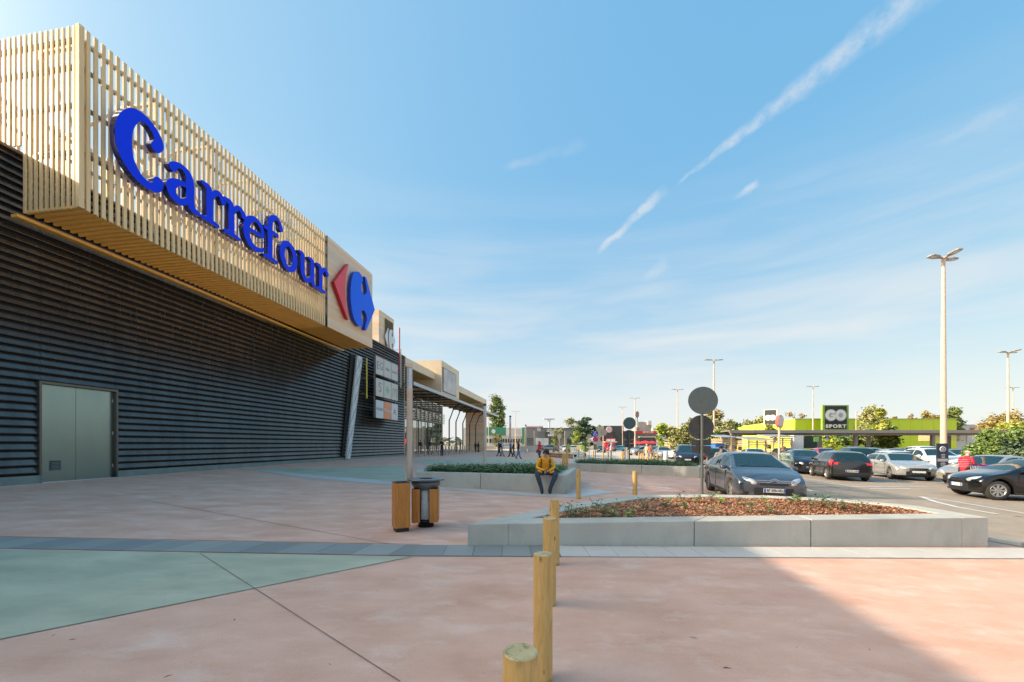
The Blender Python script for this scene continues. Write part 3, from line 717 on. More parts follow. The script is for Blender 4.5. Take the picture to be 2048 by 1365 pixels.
for i in range(17):
    s = 38.4 + i * 3.03; mb = MB(); mb.bb(s - .035, s + .035, 16.06, 20.9, 7.86, 8.02); mb.build('rib', m_dark, can, bo)
mb = MB()
for D in (17, 18, 19, 20): mb.bb(38.4, 86.9, D - .02, D + .02, 7.93, 7.98)
mb.build('purlin', m_dark, can, bo)
for s in (56.5, 60, 64, 68.5, 73): mb = MB(); mb.tube([(s, 17.9, .2), (s, 17.9, 5.2), (s, 17.2, 7.0), (s, 16.1, 7.85)], .10, 8); mb.build('bent_column', m_dark, can, bo)
# ================================================================== raised concrete planters
m_mulch = M('bark_mulch', (.26, .11, .055), (.42, .20, .11), 30, .9, bump=.6, bscale=90, c3=(.45, .26, .15), s3=14, a3=.6)
m_soil = M('dark_soil', (.055, .04, .03), (.11, .075, .05), 22, .95, bump=.6, bscale=70)
m_leaf = M('leaf_green', (.06, .13, .03), (.15, .26, .06), 9, .6, randc=None); m_leafd = M('leaf_dark', (.06, .11, .035), (.13, .22, .06), 12, .6)
m_leafy = M('leaf_lime', (.24, .38, .05), (.36, .46, .10), 9, .6); m_leafr = M('leaf_purple', (.055, .03, .025), (.10, .06, .04), 9, .6)
def fan(P, z): return [(p[0], p[1], z) for p in P]
def inset(P, w):
    n = len(P); out = []
    area = sum(P[i][0] * P[(i + 1) % n][1] - P[(i + 1) % n][0] * P[i][1] for i in range(n)); sg = 1 if area > 0 else -1
    for i in range(n):
        a, b, c = Vector(P[i - 1][:2]), Vector(P[i][:2]), Vector(P[(i + 1) % n][:2])
        d1, d2 = (b - a).normalized(), (c - b).normalized(); n1 = Vector((-d1.y, d1.x)) * sg; n2 = Vector((-d2.y, d2.x)) * sg
        m = (n1 + n2).normalized(); k = w / max(.25, m.dot(n1)); out.append(tuple(b + m * k))
    return out
def planter(P, zt, cuts, w, label, soilmat, mound, name='planter'):
    """P: outer outline, cuts: for every side how many concrete blocks (or list of fractions)"""
    c = Vector((sum(p[0] for p in P) / len(P), sum(p[1] for p in P) / len(P))); r = empty(name, (c.x, c.y, G(*c)), 0, label, 'planter'); org = tuple(r.location)
    Q = inset(P, w); n = len(P)
    for i in range(n):
        a, b, qa, qb = [Vector(v) for v in (P[i], P[(i + 1) % n], Q[i], Q[(i + 1) % n])]
        fr = cuts[i] if isinstance(cuts[i], list) else [k / cuts[i] for k in range(cuts[i] + 1)]
        for f0, f1 in zip(fr[:-1], fr[1:]):
            g = .006 / (b - a).length
            A, B, C_, D_ = a.lerp(b, f0 + g), a.lerp(b, f1 - g), qa.lerp(qb, f1 - g), qa.lerp(qb, f0 + g)
            mb = MB(); lo = [(v.x, v.y, G(v.x, v.y) - .05) for v in (A, B, C_, D_)]; hi = [(v.x, v.y, zt) for v in (A, B, C_, D_)]
            mb.add(lo + hi, [(4, 5, 6, 7), (0, 1, 5, 4), (1, 2, 6, 5), (2, 3, 7, 6), (3, 0, 4, 7)])
            mb.build('concrete_block', m_conc, r, org, bevel=.012)
    # soil bed, heaped towards the middle
    Qi = inset(P, w - .01); bm = bmesh.new(); bm.faces.new([bm.verts.new((x, y, 0)) for x, y in Qi])
    bmesh.ops.triangulate(bm, faces=bm.faces[:])
    for _ in range(5): bmesh.ops.subdivide_edges(bm, edges=[e for e in bm.edges if e.calc_length() > .35], cuts=1); bmesh.ops.triangulate(bm, faces=bm.faces[:])
    def edge_d(x, y):
        d = 9
        for i in range(len(Qi)):
            a, b = Vector(Qi[i]), Vector(Qi[(i + 1) % len(Qi)]); p = Vector((x, y)); t = max(0, min(1, (p - a).dot(b - a) / (b - a).length_squared)); d = min(d, (p - a - (b - a) * t).length)
        return d
    def hz(x, y):
        d = edge_d(x, y); return zt - .035 + mound * (1 - math.exp(-d * 1.3)) + .03 * noise.noise(Vector((x * 1.7, y * 1.7, 3))) * min(1, d * 2)
    for v in bm.verts: v.co.z = hz(v.co.x, v.co.y) - org[2]; v.co.x -= org[0]; v.co.y -= org[1]
    bmesh.ops.recalc_face_normals(bm, faces=bm.faces)
    for f in bm.faces: f.smooth = True
    me = bpy.data.meshes.new('soil_bed'); bm.to_mesh(me); bm.free(); me.materials.append(soilmat)
    o = bpy.data.objects.new('soil_bed', me); COL.objects.link(o); o.parent = r
    return r, Qi, hz, edge_d
def inside(P, x, y):
    c = False; n = len(P)
    for i in range(n):
        (x1, y1), (x2, y2) = P[i], P[(i + 1) % n]
        if (y1 > y) != (y2 > y) and x < (x2 - x1) * (y - y1) / (y2 - y1) + x1: c = not c
    return c
def scatter(P, n, rnd):
    xs = [p[0] for p in P]; ys = [p[1] for p in P]; out = []
    while len(out) < n:
        x, y = rnd.uniform(min(xs), max(xs)), rnd.uniform(min(ys), max(ys))
        if inside(P, x, y): out.append((x, y))
    return out
PL1 = [(-.70, 6.12), (8.12, 6.68), (8.20, 8.0), (7.45, 9.0), (6.2, 9.55), (4.7, 9.75), (3.0, 9.6), (1.05, 8.05)]
j1 = [0, .0816 / 1.0, .4, .665, .955, 1.0]
def fr_px(P0, P1, xs):
    out = [0.0]
    for x in xs:
        u = (x - 1024) / F; dx, dy = P1[0] - P0[0], P1[1] - P0[1]; out.append((u * P0[1] - P0[0]) / (dx - u * dy))
    return out + [1.0]
near, Q1, hz1, ed1 = planter(PL1, .405, [fr_px(PL1[0], PL1[1], [1016, 1388, 1622, 1925]), 1, 1, 1, 1, 1, 2, 2], .42, 'near raised concrete planter filled with red brown bark mulch, behind the row of timber posts', m_mulch, .10)
PL2 = [(-3.41, 13.98), (1.74, 12.45), (2.75, 16.6), (-3.9, 16.2)]
mid, Q2, hz2, ed2 = planter(PL2, .66, [fr_px(PL2[0], PL2[1], [961]), 2, 3, 1], .42, 'raised concrete planter with dark green plants that the young man sits on', m_soil, .10)
PL3 = [(3.32, 23.0), (9.25, 19.3), (10.3, 20.4), (9.4, 24.5), (4.0, 26.3)]
far, Q3, hz3, ed3 = planter(PL3, .53, [fr_px(PL3[0], PL3[1], [1210, 1283, 1352]), 1, 2, 2, 1], .4, 'far low concrete planter crossed by the edge of sunlight, beside the lane', m_soil, .12)
# bark chips on the near planter
rnd = random.Random(3); mb = MB()
for x, y in scatter(Q1, 24000, rnd):
    z = hz1(x, y) + rnd.uniform(.0, .012); L = rnd.uniform(.008, .030); w = L * rnd.uniform(.22, .5); a = rnd.uniform(0, pi); ti = rnd.uniform(-.5, .5)
    dx, dy = cos(a) * L, sin(a) * L; wx, wy = -sin(a) * w, cos(a) * w; dz = ti * L
    mb.add([(x - dx - wx, y - dy - wy, z - dz), (x + dx - wx, y + dy - wy, z + dz), (x + dx + wx, y + dy + wy, z + dz + w * .5), (x - dx + wx, y - dy + wy, z - dz + w * .5)], [(0, 1, 2, 3)], rnd.choice((0, 0, 0, 1, 1, 2)))
m_ch = [M('chip_red', (.44, .19, .09), (.60, .30, .16), 30, .85), M('chip_tan', (.62, .36, .20), (.74, .46, .28), 30, .85), M('chip_dark', (.14, .06, .04), (.2, .1, .06), 30, .9)]
mb.build('bark_chips', m_ch, near, tuple(near.location), recalc=False, kind='stuff')
def leaf_quads(mb, c, n, spread, size, rnd, mi=0, up=.5):
    for _ in range(n):
        p = Vector((rnd.gauss(0, spread[0]), rnd.gauss(0, spread[1]), abs(rnd.gauss(0, spread[2])))) + Vector(c)
        a = rnd.uniform(0, 2 * pi); t = rnd.uniform(-.9, .9); d = Vector((cos(a), sin(a), t * up)).normalized() * size * rnd.uniform(.6, 1.3); q = d.cross(Vector((rnd.uniform(-.4, .4), rnd.uniform(-.4, .4), 1))).normalized() * size * .38
        mb.add([p - d * .5, p + q, p + d * .55, p - q], [(0, 1, 2, 3)], mi)
# small seedlings and ivy sprigs, one plant each
def sprig(mat, seed, h, n):
    rnd = random.Random(seed); st = MB(); lf = MB()
    for k in range(n):
        a = rnd.uniform(0, 6.28); ln = h * rnd.uniform(.7, 1.15); tip = Vector((cos(a) * h * .5, sin(a) * h * .5, ln)); st.tube([(0, 0, -.03), tuple(tip * .5 + Vector((0, 0, .02))), tuple(tip)], [.004, .003, .002], 4)
        for j in range(5):
            p = tip * (.35 + .16 * j); b = rnd.uniform(0, 6.28); s = rnd.uniform(.025, .045); d = Vector((cos(b), sin(b), rnd.uniform(-.2, .5))) * s; q = Vector((-sin(b), cos(b), rnd.uniform(-.2, .2))) * s * .55
            lf.add([p, p + d + q, p + d * 2, p + d - q], [(0, 1, 2, 3)])
    return st.mesh('stem', m_leafd), lf.mesh('leaf', mat, recalc=False)
kinds = [(sprig(m_leafd, 1, .20, 4), 'dark ivy'), (sprig(m_leafy, 2, .13, 7), 'lime green'), (sprig(m_leafr, 3, .16, 3), 'purple brown'), (sprig(m_leaf, 4, .15, 5), 'mid green')]
def plant_at(x, y, k, z, par, label, grp, sc=1.0):
    (st, lf), _ = kinds[k]; r = empty('seedling', (x, y, z), RND.uniform(0, 6), label, 'plant', grp); r.scale = (sc, sc, sc)
    for nm, me in (('stem', st), ('foliage', lf)): o = bpy.data.objects.new(nm, me); COL.objects.link(o); o.parent = r
spots = [(1115, 1012, 2), (1135, 1008, 0), (1150, 1022, 0), (1175, 1018, 0), (1192, 1005, 0), (1210, 1016, 0), (1228, 1024, 1), (1160, 1034, 0), (1236, 1002, 0), (1255, 1012, 1), (1290, 1001, 0), (1262, 1030, 0),
         (1330, 996, 3), (1365, 988, 2), (1372, 1000, 3), (1392, 990, 3), (1425, 987, 3), (1440, 992, 1), (1475, 992, 2), (1500, 1003, 0), (1530, 990, 1), (1540, 1004, 3), (1580, 992, 3), (1598, 989, 1), (1622, 996, 0), (1640, 992, 3), (1660, 999, 0), (1668, 1014, 3),
         (1688, 998, 3), (1715, 1002, 0), (1728, 997, 2), (1745, 1002, 2), (1766, 1024, 1), (1770, 1020, 1), (1805, 1010, 2), (1825, 1012, 2), (1140, 1028, 0), (1205, 1030, 0), (1470, 1015, 3), (1350, 1012, 0), (1420, 1008, 0), (1570, 1020, 3), (1225, 1036, 0), (1660, 1030, 0)]
for px, py, k in spots:
    y = 7.0
    for _ in range(30):
        x = (px - 1024) / F * y; z = .405 + .12; y = (EYE - z) * F / max(30, (py + 9 - HY))
    y = max(6.75, min(9.5, y)); x = (px - 1024) / F * y
    if not inside(Q1, x, y): 
        y = y * .94; x = (px - 1024) / F * y
    if not inside(Q1, x, y): continue
    nm = kinds[k][1]
    plant_at(x, y, k, hz1(x, y), near, {0: 'small dark leaved ivy seedling in the bark mulch', 1: 'small bright lime seedling in the bark mulch', 2: 'small purple brown seedling in the bark mulch', 3: 'small mid green seedling in the bark mulch'}[k], {0: 'dark ivy seedlings in the bark mulch', 1: 'lime seedlings in the bark mulch', 2: 'purple brown seedlings in the bark mulch', 3: 'mid green seedlings in the bark mulch'}[k], RND.uniform(.9, 1.4))
# dense low ground cover on the two farther planters
def cover(Q, hz, n, seed, par):
    rnd = random.Random(seed); mb = MB()
    for x, y in scatter(Q, n, rnd): leaf_quads(mb, (x, y, hz(x, y)), 8, (.09, .09, .09), .075, rnd, rnd.choice((0, 0, 0, 0, 1)))
    mb.build('ground_cover', [m_leafd, m_leaf], par, tuple(par.location), recalc=False, kind='stuff')
cover(Q2, hz2, 2600, 5, mid); cover(Q3, hz3, 1700, 6, far)

# ================================================================== round timber posts
m_post = bpy.data.materials.new('peeled_pine'); m_post.use_nodes = True
t = NT(m_post.node_tree); oc = t.n('ShaderNodeTexCoord').outputs['Object']; rr = t.n('ShaderNodeObjectInfo').outputs['Random']
pv = t.n('ShaderNodeVectorMath', {0: oc, 1: t.n('ShaderNodeCombineXYZ', {0: t.math('MULTIPLY', rr, 9.), 1: t.math('MULTIPLY', rr, 5.), 2: t.math('MULTIPLY', rr, 17.)}).outputs[0]}, operation='ADD').outputs[0]
gv = t.n('ShaderNodeMapping', {'Vector': pv, 'Scale': (7, 7, 1.1)}).outputs[0]
c_ = t.mix(t.ramp(t.noise(gv, 4, 6, .6, 1.2), .35, .68), (.52, .32, .10, 1), (.66, .44, .17, 1))
c_ = t.mix(t.math('MULTIPLY', t.ramp(t.noise(gv, 9, 5, .7, .6), .60, .72), .55), c_, (.32, .16, .05, 1))
kv = t.n('ShaderNodeTexVoronoi', {'Vector': t.n('ShaderNodeMapping', {'Vector': pv, 'Scale': (9, 9, 4.5)}).outputs[0], 'Scale': 1.0}).outputs['Distance']
c_ = t.mix(t.math('MULTIPLY', t.ramp(kv, .14, .06), .85), c_, (.12, .055, .02, 1))
sp = t.n('ShaderNodeSeparateXYZ', {0: oc}).outputs[2]
c_ = t.mix(t.math('MULTIPLY', t.ramp(t.math('ADD', sp, t.math('MULTIPLY', t.noise(pv, 14), .10)), .09, .02), .8), c_, (.10, .055, .03, 1))
c_ = t.mix(t.math('MULTIPLY', t.ramp(t.math('ADD', sp, t.math('MULTIPLY', t.noise(t.n('ShaderNodeMapping', {'Vector': pv, 'Scale': (30, 30, 2)}).outputs[0], 1.5), .22)), .955, 1.03), .8), c_, (.26, .17, .06, 1))
t.n('ShaderNodeOutputMaterial', {0: t.n('ShaderNodeBsdfPrincipled', {'Base Color': c_, 'Roughness': .55, 'Normal': t.n('ShaderNodeBump', {'Strength': .2, 'Distance': .01, 'Height': t.noise(gv, 6, 6)}).outputs[0]}).outputs[0]})
m_end = M('post_end_grain', (.46, .36, .17), (.58, .46, .25), 12, .6, c3=(.10, .07, .04), s3=26, a3=.95, obj=True)
def post_mesh(h, r, seed):
    rnd = random.Random(seed); n = 24; rings = 9; vs = []; fs_ = []
    for i in range(rings):
        z = -.02 + (h + .02) * i / (rings - 1)
        for k in range(n):
            a = 2 * pi * k / n; q = r * (1 + .025 * noise.noise(Vector((cos(a) * 1.5, sin(a) * 1.5, z * 2 + seed * 7)))) * (1.0 if i < rings - 1 else .985); vs.append((q * cos(a), q * sin(a), z))
    for i in range(rings - 1):
        for k in range(n): fs_.append((i * n + k, i * n + (k + 1) % n, (i + 1) * n + (k + 1) % n, (i + 1) * n + k))
    s = MB(); s.add(vs, fs_, 0, True); e = MB(); top = vs[-n:]; e.add([(v[0], v[1], h) for v in top] + [(v[0] * .92, v[1] * .92, h + .004) for v in top], [(k, (k + 1) % n, n + (k + 1) % n, n + k) for k in range(n)] + [tuple(n + k for k in range(n))])
    return s.mesh('shaft', m_post), e.mesh('cut_top', m_end)
pm = [post_mesh(.87, .066, k) for k in range(4)]
PG = 'round timber posts across the plaza'
def post(x, y, label, k=0, sc=1.0, grp=PG, h=1.0):
    r = empty('timber_post', (x, y, G(x, y)), RND.uniform(0, 6.2), label, 'post', grp); r.scale = (sc, sc, sc * h)
    for nm, me in zip(('shaft', 'cut_top'), pm[k % 4]): o = bpy.data.objects.new(nm, me); COL.objects.link(o); o.parent = r
post((1041 - 1024) / F * 1.45, 1.45, 'nearest timber post, only its sawn top showing at the bottom edge', 0, 1.0)
post((1086 - 1024) / F * 2.72, 2.72, 'second nearest timber post with a dark knot, standing just behind the cut off one', 1)
post((1099 - 1024) / F * 3.98, 3.98, 'third timber post of the foreground row, before the planter face', 2)
post((1109 - 1024) / F * 5.27, 5.27, 'fourth timber post, closest to the near planter', 3)
post((1157 - 1024) / F * 11.45, 11.45, 'lone timber post beside the seated young man', 0, 1, h=.98)
post((1270 - 1024) / F * 11.0, 11.0, 'lone timber post rising behind the left rim of the near planter', 1, 1, h=1.0)
post((1127.5 - 1024) / F * 18.5, 18.5, 'broad timber post right behind the seated young man', 2, 1.25, h=1.0)
post((1134.0 - 1024) / F * 19.2, 19.2, 'taller timber post next to the broad one behind the seated young man', 3, 1.0, h=1.75)
mark = {1168.5: 'beside the golf cart', 1206: 'under the blue disabled parking sign', 1230: 'left of the man in the white shirt'}
small = [(1157.5, 913.5), (1168.5, 920), (1186.5, 916), (1206, 921), (1216.5, 914), (1244, 921), (1246.5, 918), (1277.5, 919), (1283, 922.5), (1287, 922), (1296, 923), (1302.5, 924), (1308.5, 924), (1315.5, 924), (1091, 897.5), (1104.5, 897.5)]
for i, (px, py) in enumerate(small):
    Y = {897.5: 78}.get(py, 0) or (31 + (924 - py) * 1.1); x = (px - 1024) / F * Y
    r = empty('timber_post', (x, Y, G(x, Y)), 0, 'slim pale timber post in the sunlit far row beyond the planters', 'post', 'far sunlit timber posts')
    r.scale = (.95, .95, .98 if py > 900 else .75)
    for nm, me in zip(('shaft', 'cut_top'), pm[i % 4]): o = bpy.data.objects.new(nm, me); COL.objects.link(o); o.parent = r

# ================================================================== the two litter bins
m_oak = bpy.data.materials.new('orange_timber'); m_oak.use_nodes = True
t = NT(m_oak.node_tree); oc = t.n('ShaderNodeTexCoord').outputs['Object']; gv = t.n('ShaderNodeMapping', {'Vector': oc, 'Scale': (14, 14, .8)}).outputs[0]
c_ = t.mix(t.ramp(t.noise(gv, 3, 6, .6, .4), .35, .7), (.42, .145, .02, 1), (.58, .24, .045, 1)); c_ = t.mix(t.math('MULTIPLY', t.ramp(t.noise(gv, 12, 4), .55, .75), .4), c_, (.26, .09, .02, 1))
t.n('ShaderNodeOutputMaterial', {0: t.n('ShaderNodeBsdfPrincipled', {'Base Color': c_, 'Roughness': .45}).outputs[0]})
B = Vector(((802 - 1024) / F * 7.05, 7.05)); bn = empty('ash_bin', (B.x, B.y, G(*B)), radians(45 - 16), 'narrow square orange timber bin with an open dark top', 'bin')
mb = MB(); h = .26 / 2
for sx in (-1, 1): mb.bb(sx * h, sx * (h - .018), -h + .004, h - .004, .07, .86)
mb.build('side_panel', m_oak, bn)
mb = MB()
for sx in (-1, 1): mb.bb(-h, h, sx * (h + .001), sx * (h - .017), .07, .86)
mb2 = MB(); mb2.bb(-h + .0, h - .0, -h - .018, -h - .001, .07, .86); mb2.build('front_panel', m_oak, bn)
mb2 = MB(); mb2.bb(-h, h, h + .001, h + .018, .07, .86); mb2.build('rear_panel', m_oak, bn)
mb = MB(); mb.bb(-h + .02, h - .02, -h + .002, h - .002, .0, .07); mb.bb(-h + .02, h - .02, -h + .002, h - .002, .071, .80); mb.build('inner_box', m_black, bn)
mb = MB(); 
for sx in (-1, 1): mb.bb(sx * (h - .0), sx * (h - .03), -h + .0, h - .0, .861, .875); mb.bb(-h + .031, h - .031, sx * h, sx * (h - .03), .861, .875)
mb.build('top_rim', m_dark, bn)
B = Vector(((852 - 1024) / F * 7.45, 7.45)); bn = empty('litter_bin', (B.x, B.y, G(*B)), radians(6), 'round lidded litter bin with orange timber panels and a clear bag', 'bin')
mb = MB(); mb.lathe([(.0, 0), (.145, 0), (.145, .10), (.16, .10), (.16, .13), (.0, .13)], 24); mb.build('base', m_black, bn)
mb = MB(); mb.lathe([(.16, .70), (.2, .71), (.27, .79), (.27, .865), (.2, .87)], 28); mb.lathe([(.03, .872), (.34, .872), (.35, .88), (.35, .895), (.34, .902), (.12, .905)], 32); mb.build('lid', M('bin_lid', (.10, .125, .14), (.14, .165, .18), 6, .35, metal=.4), bn)
mb = MB(); mb.lathe([(.0, .8), (.12, .8), (.13, .908)], 20); mb.build('opening', m_black, bn)
m_bag = M('clear_bag', (.30, .31, .31), (.52, .53, .53), 9, .15, coat=.6, bump=.5, bscale=20, stretch=(3, 3, .6))
mb = MB(); mb.lathe([(.13, .14), (.165, .2), (.17, .45), (.15, .68), (.12, .74)], 20); mb.build('bag', m_bag, bn)
for k, a in enumerate((-1, 1)):
    mb = MB()
    mb.box((a * .155, -.215, .415), (.135, .02, .62)); mb.build('timber_panel', m_oak, bn)
    mb = MB(); mb.box((a * .228, -.02, .415), (.02, .37, .62)); mb.build('timber_panel', m_oak, bn)
    mb = MB(); mb.box((a * .155, .175, .415), (.135, .02, .62)); mb.build('timber_panel', m_oak, bn)
mb = MB()
for a in (-1, 1): mb.bb(a * .075, a * .085, -.20, -.16, .10, .74)
mb.build('edge_strip', m_black, bn)

# ================================================================== lamps
m_lampglass = M('lamp_glass', (.55, .58, .60), (.70, .72, .74), 8, .12, coat=.8)
def lamp_column(px, Y, label, h=4.62):
    x, y, z = at(px, Y); r = empty('lamp_column', (x, y, z), 0, label, 'lamp', 'beige lamp columns in line across the plaza')
    mb = MB(); mb.tube([(0, 0, -.05), (0, 0, h * .735)], .115, 20); mb.build('pole', m_beige, r)
    mb = MB(); mb.tube([(0, 0, h * .735), (0, 0, h * .79)], .118, 20); mb.build('collar', m_beige, r)
    mb = MB(); mb.tube([(0, 0, h * .79), (0, 0, h * .965)], .105, 20); mb.build('glass_cylinder', m_lampglass, r)
    mb = MB(); mb.lathe([(.0, h), (.12, h), (.125, h * .97), (.125, h * .964), (.0, h * .964)], 20); mb.build('cap', m_beige if Y < 30 else m_dark, r)
    mb = MB(); mb.tube([(0, -.108, h * .80), (0, -.108, h * .96)], .012, 6); mb.tube([(.09, -.06, h * .80), (.09, -.06, h * .96)], .012, 6); mb.build('lamp_rib', m_steel, r)
    for zz in (.34,):
        mb = MB(); mb.bb(-.03, .03, -.125, -.105, zz, zz + .28); mb.build('service_hatch', m_beige, r)
lamp_column(819, 15.5, 'nearest beige cylindrical lamp column, beside the bins')
lamp_column(969.5, 30.5, 'second beige lamp column, in front of the canopy end', 4.5)
lamp_column(1020.5, 44.5, 'third lamp column, between the two walking pairs', 4.6)
lamp_column(1051.5, 60, 'fourth lamp column, right of the woman in the black coat', 4.4)
lamp_column(1068.5, 74, 'fifth and farthest lamp column, left of the woman in red', 4.2)
m_head = M('lamp_head', (.34, .29, .24), (.42, .36, .30), 5, .4)
def mast(px, Y, top_py, heads, label, rz=0.0, r0=.15, name='car_park_lamp', k=1.0):
    x, y, z = at(px, Y); h = zat(top_py, Y) - z; r = empty(name, (x, y, z), rz, label, 'lamp', 'tall car park lamp masts')
    mb = MB(); mb.tube([(0, 0, -.05), (0, 0, h * .5), (0, 0, h)], [r0, r0 * .78, r0 * .52], 14); mb.build('mast', m_polewhite, r)
    mb = MB(); mb.lathe([(0, h + .12), (.1, h + .1), (.12, h - .1), (.09, h - .22)], 12); mb.build('mast_head', m_polewhite, r)
    for a in heads:
        ca, sa = cos(a), sin(a); R = Matrix.Rotation(a, 4, 'Z')
        mb = MB(); pr = [(-.0, -.05), (.35, -.09), (.62, -.24), (1.15, -.22), (1.25, -.12)]
        top = [(u, v, h + .06 + u * .05) for u, v in pr]; bot = [(u, v, h - .01 + u * .05) for u, v in pr]
        n = len(pr); full = [(u, v, w) for u, v, w in top] + [(u, -v, w) for u, v, w in reversed(top)]; fb = [(u, v, w) for u, v, w in bot] + [(u, -v, w) for u, v, w in reversed(bot)]
        vs = [R @ Vector((u * k, v * k, w)) for u, v, w in full + fb]; m_ = 2 * n
        mb.add(vs, [tuple(range(m_)), tuple(range(2 * m_ - 1, m_ - 1, -1))] + [(i, (i + 1) % m_, m_ + (i + 1) % m_, m_ + i) for i in range(m_)]); hd = mb.build('lamp_head', m_head, r)
        mb = MB(); vs = [R @ Vector((u * k, v * k, h - .016 + u * .05)) for u, v in ((.68, -.17), (1.12, -.15), (1.12, .15), (.68, .17))]; mb.add(vs, [(0, 1, 2, 3)]); mb.build('lens', m_lampglass, hd, recalc=False)
    return r
mast(1887, 24.5, 518, (radians(190), radians(15), radians(260)), 'tallest lamp mast with three heads, rising beside the dark info board', 0, .165, k=.9)
mast(2016, 48, 706, (radians(190), radians(15), radians(260)), 'two headed lamp mast at the right edge behind the bushes', 0, .16, k=1.1)
mast(2026, 80, 776, (0.2, pi), 'farther lamp mast just right of the one at the right edge', 0, .15, k=1.2)
mast(1428, 52, 721, (0.15, pi - .1), 'lamp mast rising behind the big round sign backs', 0, .16)
mast(1355, 80, 780, (0.1, pi), 'thin lamp mast over the trees left of the round signs', 0, .15)
mast(1270, 92, 797, (0.2, pi - .2), 'thin lamp mast beside the oval sign pole', 0, .16)
mast(1245, 118, 815, (0.1, pi), 'faint farther lamp mast over the dark building', 0, .16)
mast(1626, 76, 774, (0.15, pi - .1), 'lamp mast in front of the lime green store', 0, .15)
mast(1031, 130, 824, (0.3, pi - .3), 'far lamp mast standing left over the grey shops', 0, .18)
mast(1712, 70, 825, (0.6,), 'small single arm lamp right of the lime store sign tower', 0, .09, k=.7)
mast(977, 120, 818, (0.3,), 'small lamp seen beside the canopy tip and the poplar', 0, .12, k=.8)

# ================================================================== road signs seen from behind and front
m_signback = M('sign_back_grey', (.13, .145, .135), (.16, .17, .16), 6, .30, metal=.85); m_signdark = M('sign_back_dark', (.055, .055, .055), (.075, .075, .072), 6, .45, metal=.2)
m_pole = M('sign_pole_green_grey', (.10, .115, .105), (.13, .14, .13), 4, .4, metal=.2)
def sign_pole(px, Y, top, items, label, r=.04, mat=None, cat='road sign', name='road_sign', group=None):
    """items: (kind, centre py, half width px, half height px, material, part name, front offset)"""
    x, y, z = at(px, Y); k = Y / F; o = empty(name, (x, y, z), 0, label, cat, group); h = zat(top, Y) - z
    mb = MB(); mb.tube([(0, 0, -.05), (0, 0, h)], r, 12); mb.build('pole', mat or m_pole, o)
    for it in items:
        kd, cy, hw, hh, mt, nm = it[:6]; off = it[6] if len(it) > 6 else .05; dx = (it[7] if len(it) > 7 else 0) * k
        zc = zat(cy, Y) - z; hw *= k; hh *= k; n = 36; mb = MB()
        if kd == 'disc': P = [(dx + hw * cos(2 * pi * i / n), zc + hh * sin(2 * pi * i / n)) for i in range(n)]
        else:
            q = min(hw, hh) * .25; P = []
            for cx, cz, a0 in ((hw - q, hh - q, 0), (-hw + q, hh - q, pi / 2), (-hw + q, -hh + q, pi), (hw - q, -hh + q, 1.5 * pi)):
                P += [(dx + cx + q * cos(a0 + t_ * pi / 8), zc + cz + q * sin(a0 + t_ * pi / 8)) for t_ in range(5)]
        mb.prism(P, off - .012, off + .012, axis='y'); pl = mb.build(nm, mt, o)
        if off > 0 and hh > .2:
            for s_ in (-.45, .45): mb = MB(); mb.bb(-hw * .45, hw * .45, off - .03, off - .0125, zc + s_ * hh - .02, zc + s_ * hh + .02); mb.build('clamp_rail', m_signdark, pl)
    return o
sign_pole(1404, 10.9, 828, [('disc', 802, 29.5, 27.5, m_signback, 'sign_disc', -.06), ('disc', 855, 25.5, 24.5, m_signdark, 'sign_disc'), ('rect', 885.6, 19.6, 5.7, m_signdark, 'sign_plate'), ('rect', 899.2, 19.8, 7.0, m_signdark, 'sign_plate')],
          'big pair of round sign backs on a pole behind the near planter', .037)
sign_pole(1258.5, 24.8, 866, [('disc', 847, 12.6, 12, M('sign_back_green', (.07, .115, .115), None, rough=.4, metal=.2), 'sign_disc', -.06), ('disc', 870.5, 11, 10.2, m_signdark, 'sign_disc'), ('rect', 884, 9, 3.0, m_signdark, 'sign_plate'), ('rect', 891.5, 9, 3.8, m_signdark, 'sign_plate')],
          'medium pair of round sign backs on a dark pole behind the far planter', .05)
sign_pole(1206.5, 36, 868, [('disc', 865, 7.5, 7, M('sign_back_tan', (.36, .31, .25), None, rough=.5), 'sign_disc', -.07), ('disc', 878.5, 6, 5.6, M('sign_back_brown', (.09, .07, .05), None, rough=.5), 'sign_disc')], 'tan round sign back over a dark one, right of the disabled parking sign', .05, m_beige)
sign_pole(1178.5, 50, 873, [('disc', 873, 4.5, 4.5, M('sign_back_tan', (.36, .31, .25), None, rough=.5), 'sign_disc', -.06)], 'small single tan round sign back left of the disabled parking sign', .05, m_beige)
sign_pole(1118.5, 46, 873, [('disc', 873, 4.4, 4.8, M('sign_back_sand', (.62, .50, .38), None, rough=.5), 'sign_disc', -.06)], 'pale sand coloured round sign back above the seated man', .06, m_polewhite)
m_bl = M('sign_blue', (.02, .06, .42), None, rough=.4); m_mag = M('sign_magenta', (.32, .04, .32), None, rough=.4); m_rr = M('sign_red', (.62, .03, .04), None, rough=.4)
ds = sign_pole(1190.5, 35, 862, [('disc', 868, 5.8, 5.8, m_bl, 'sign_disc', -.06), ('disc', 878.5, 5.2, 4.8, m_rr, 'sign_ring', -.06), ('disc', 878.5, 4.2, 3.9, m_mag, 'sign_disc', -.075), ('rect', 886.5, 3.6, 2.6, M('sign_small_plate', (.45, .45, .42), None), 'sign_plate', -.06)], 'blue disabled parking sign above a no parking disc on a pole', .04)
k = 35 / F; zz = zat(868, 35) - ds.location.z
mb = MB(); mb.ell((-.02, -.085, zz + .17), (.035, .006, .035)); mb.tube([(-.02, -.085, zz + .12), (-.02, -.085, zz - .0), (.09, -.085, zz - .01), (.13, -.085, zz - .13)], .02, 6)
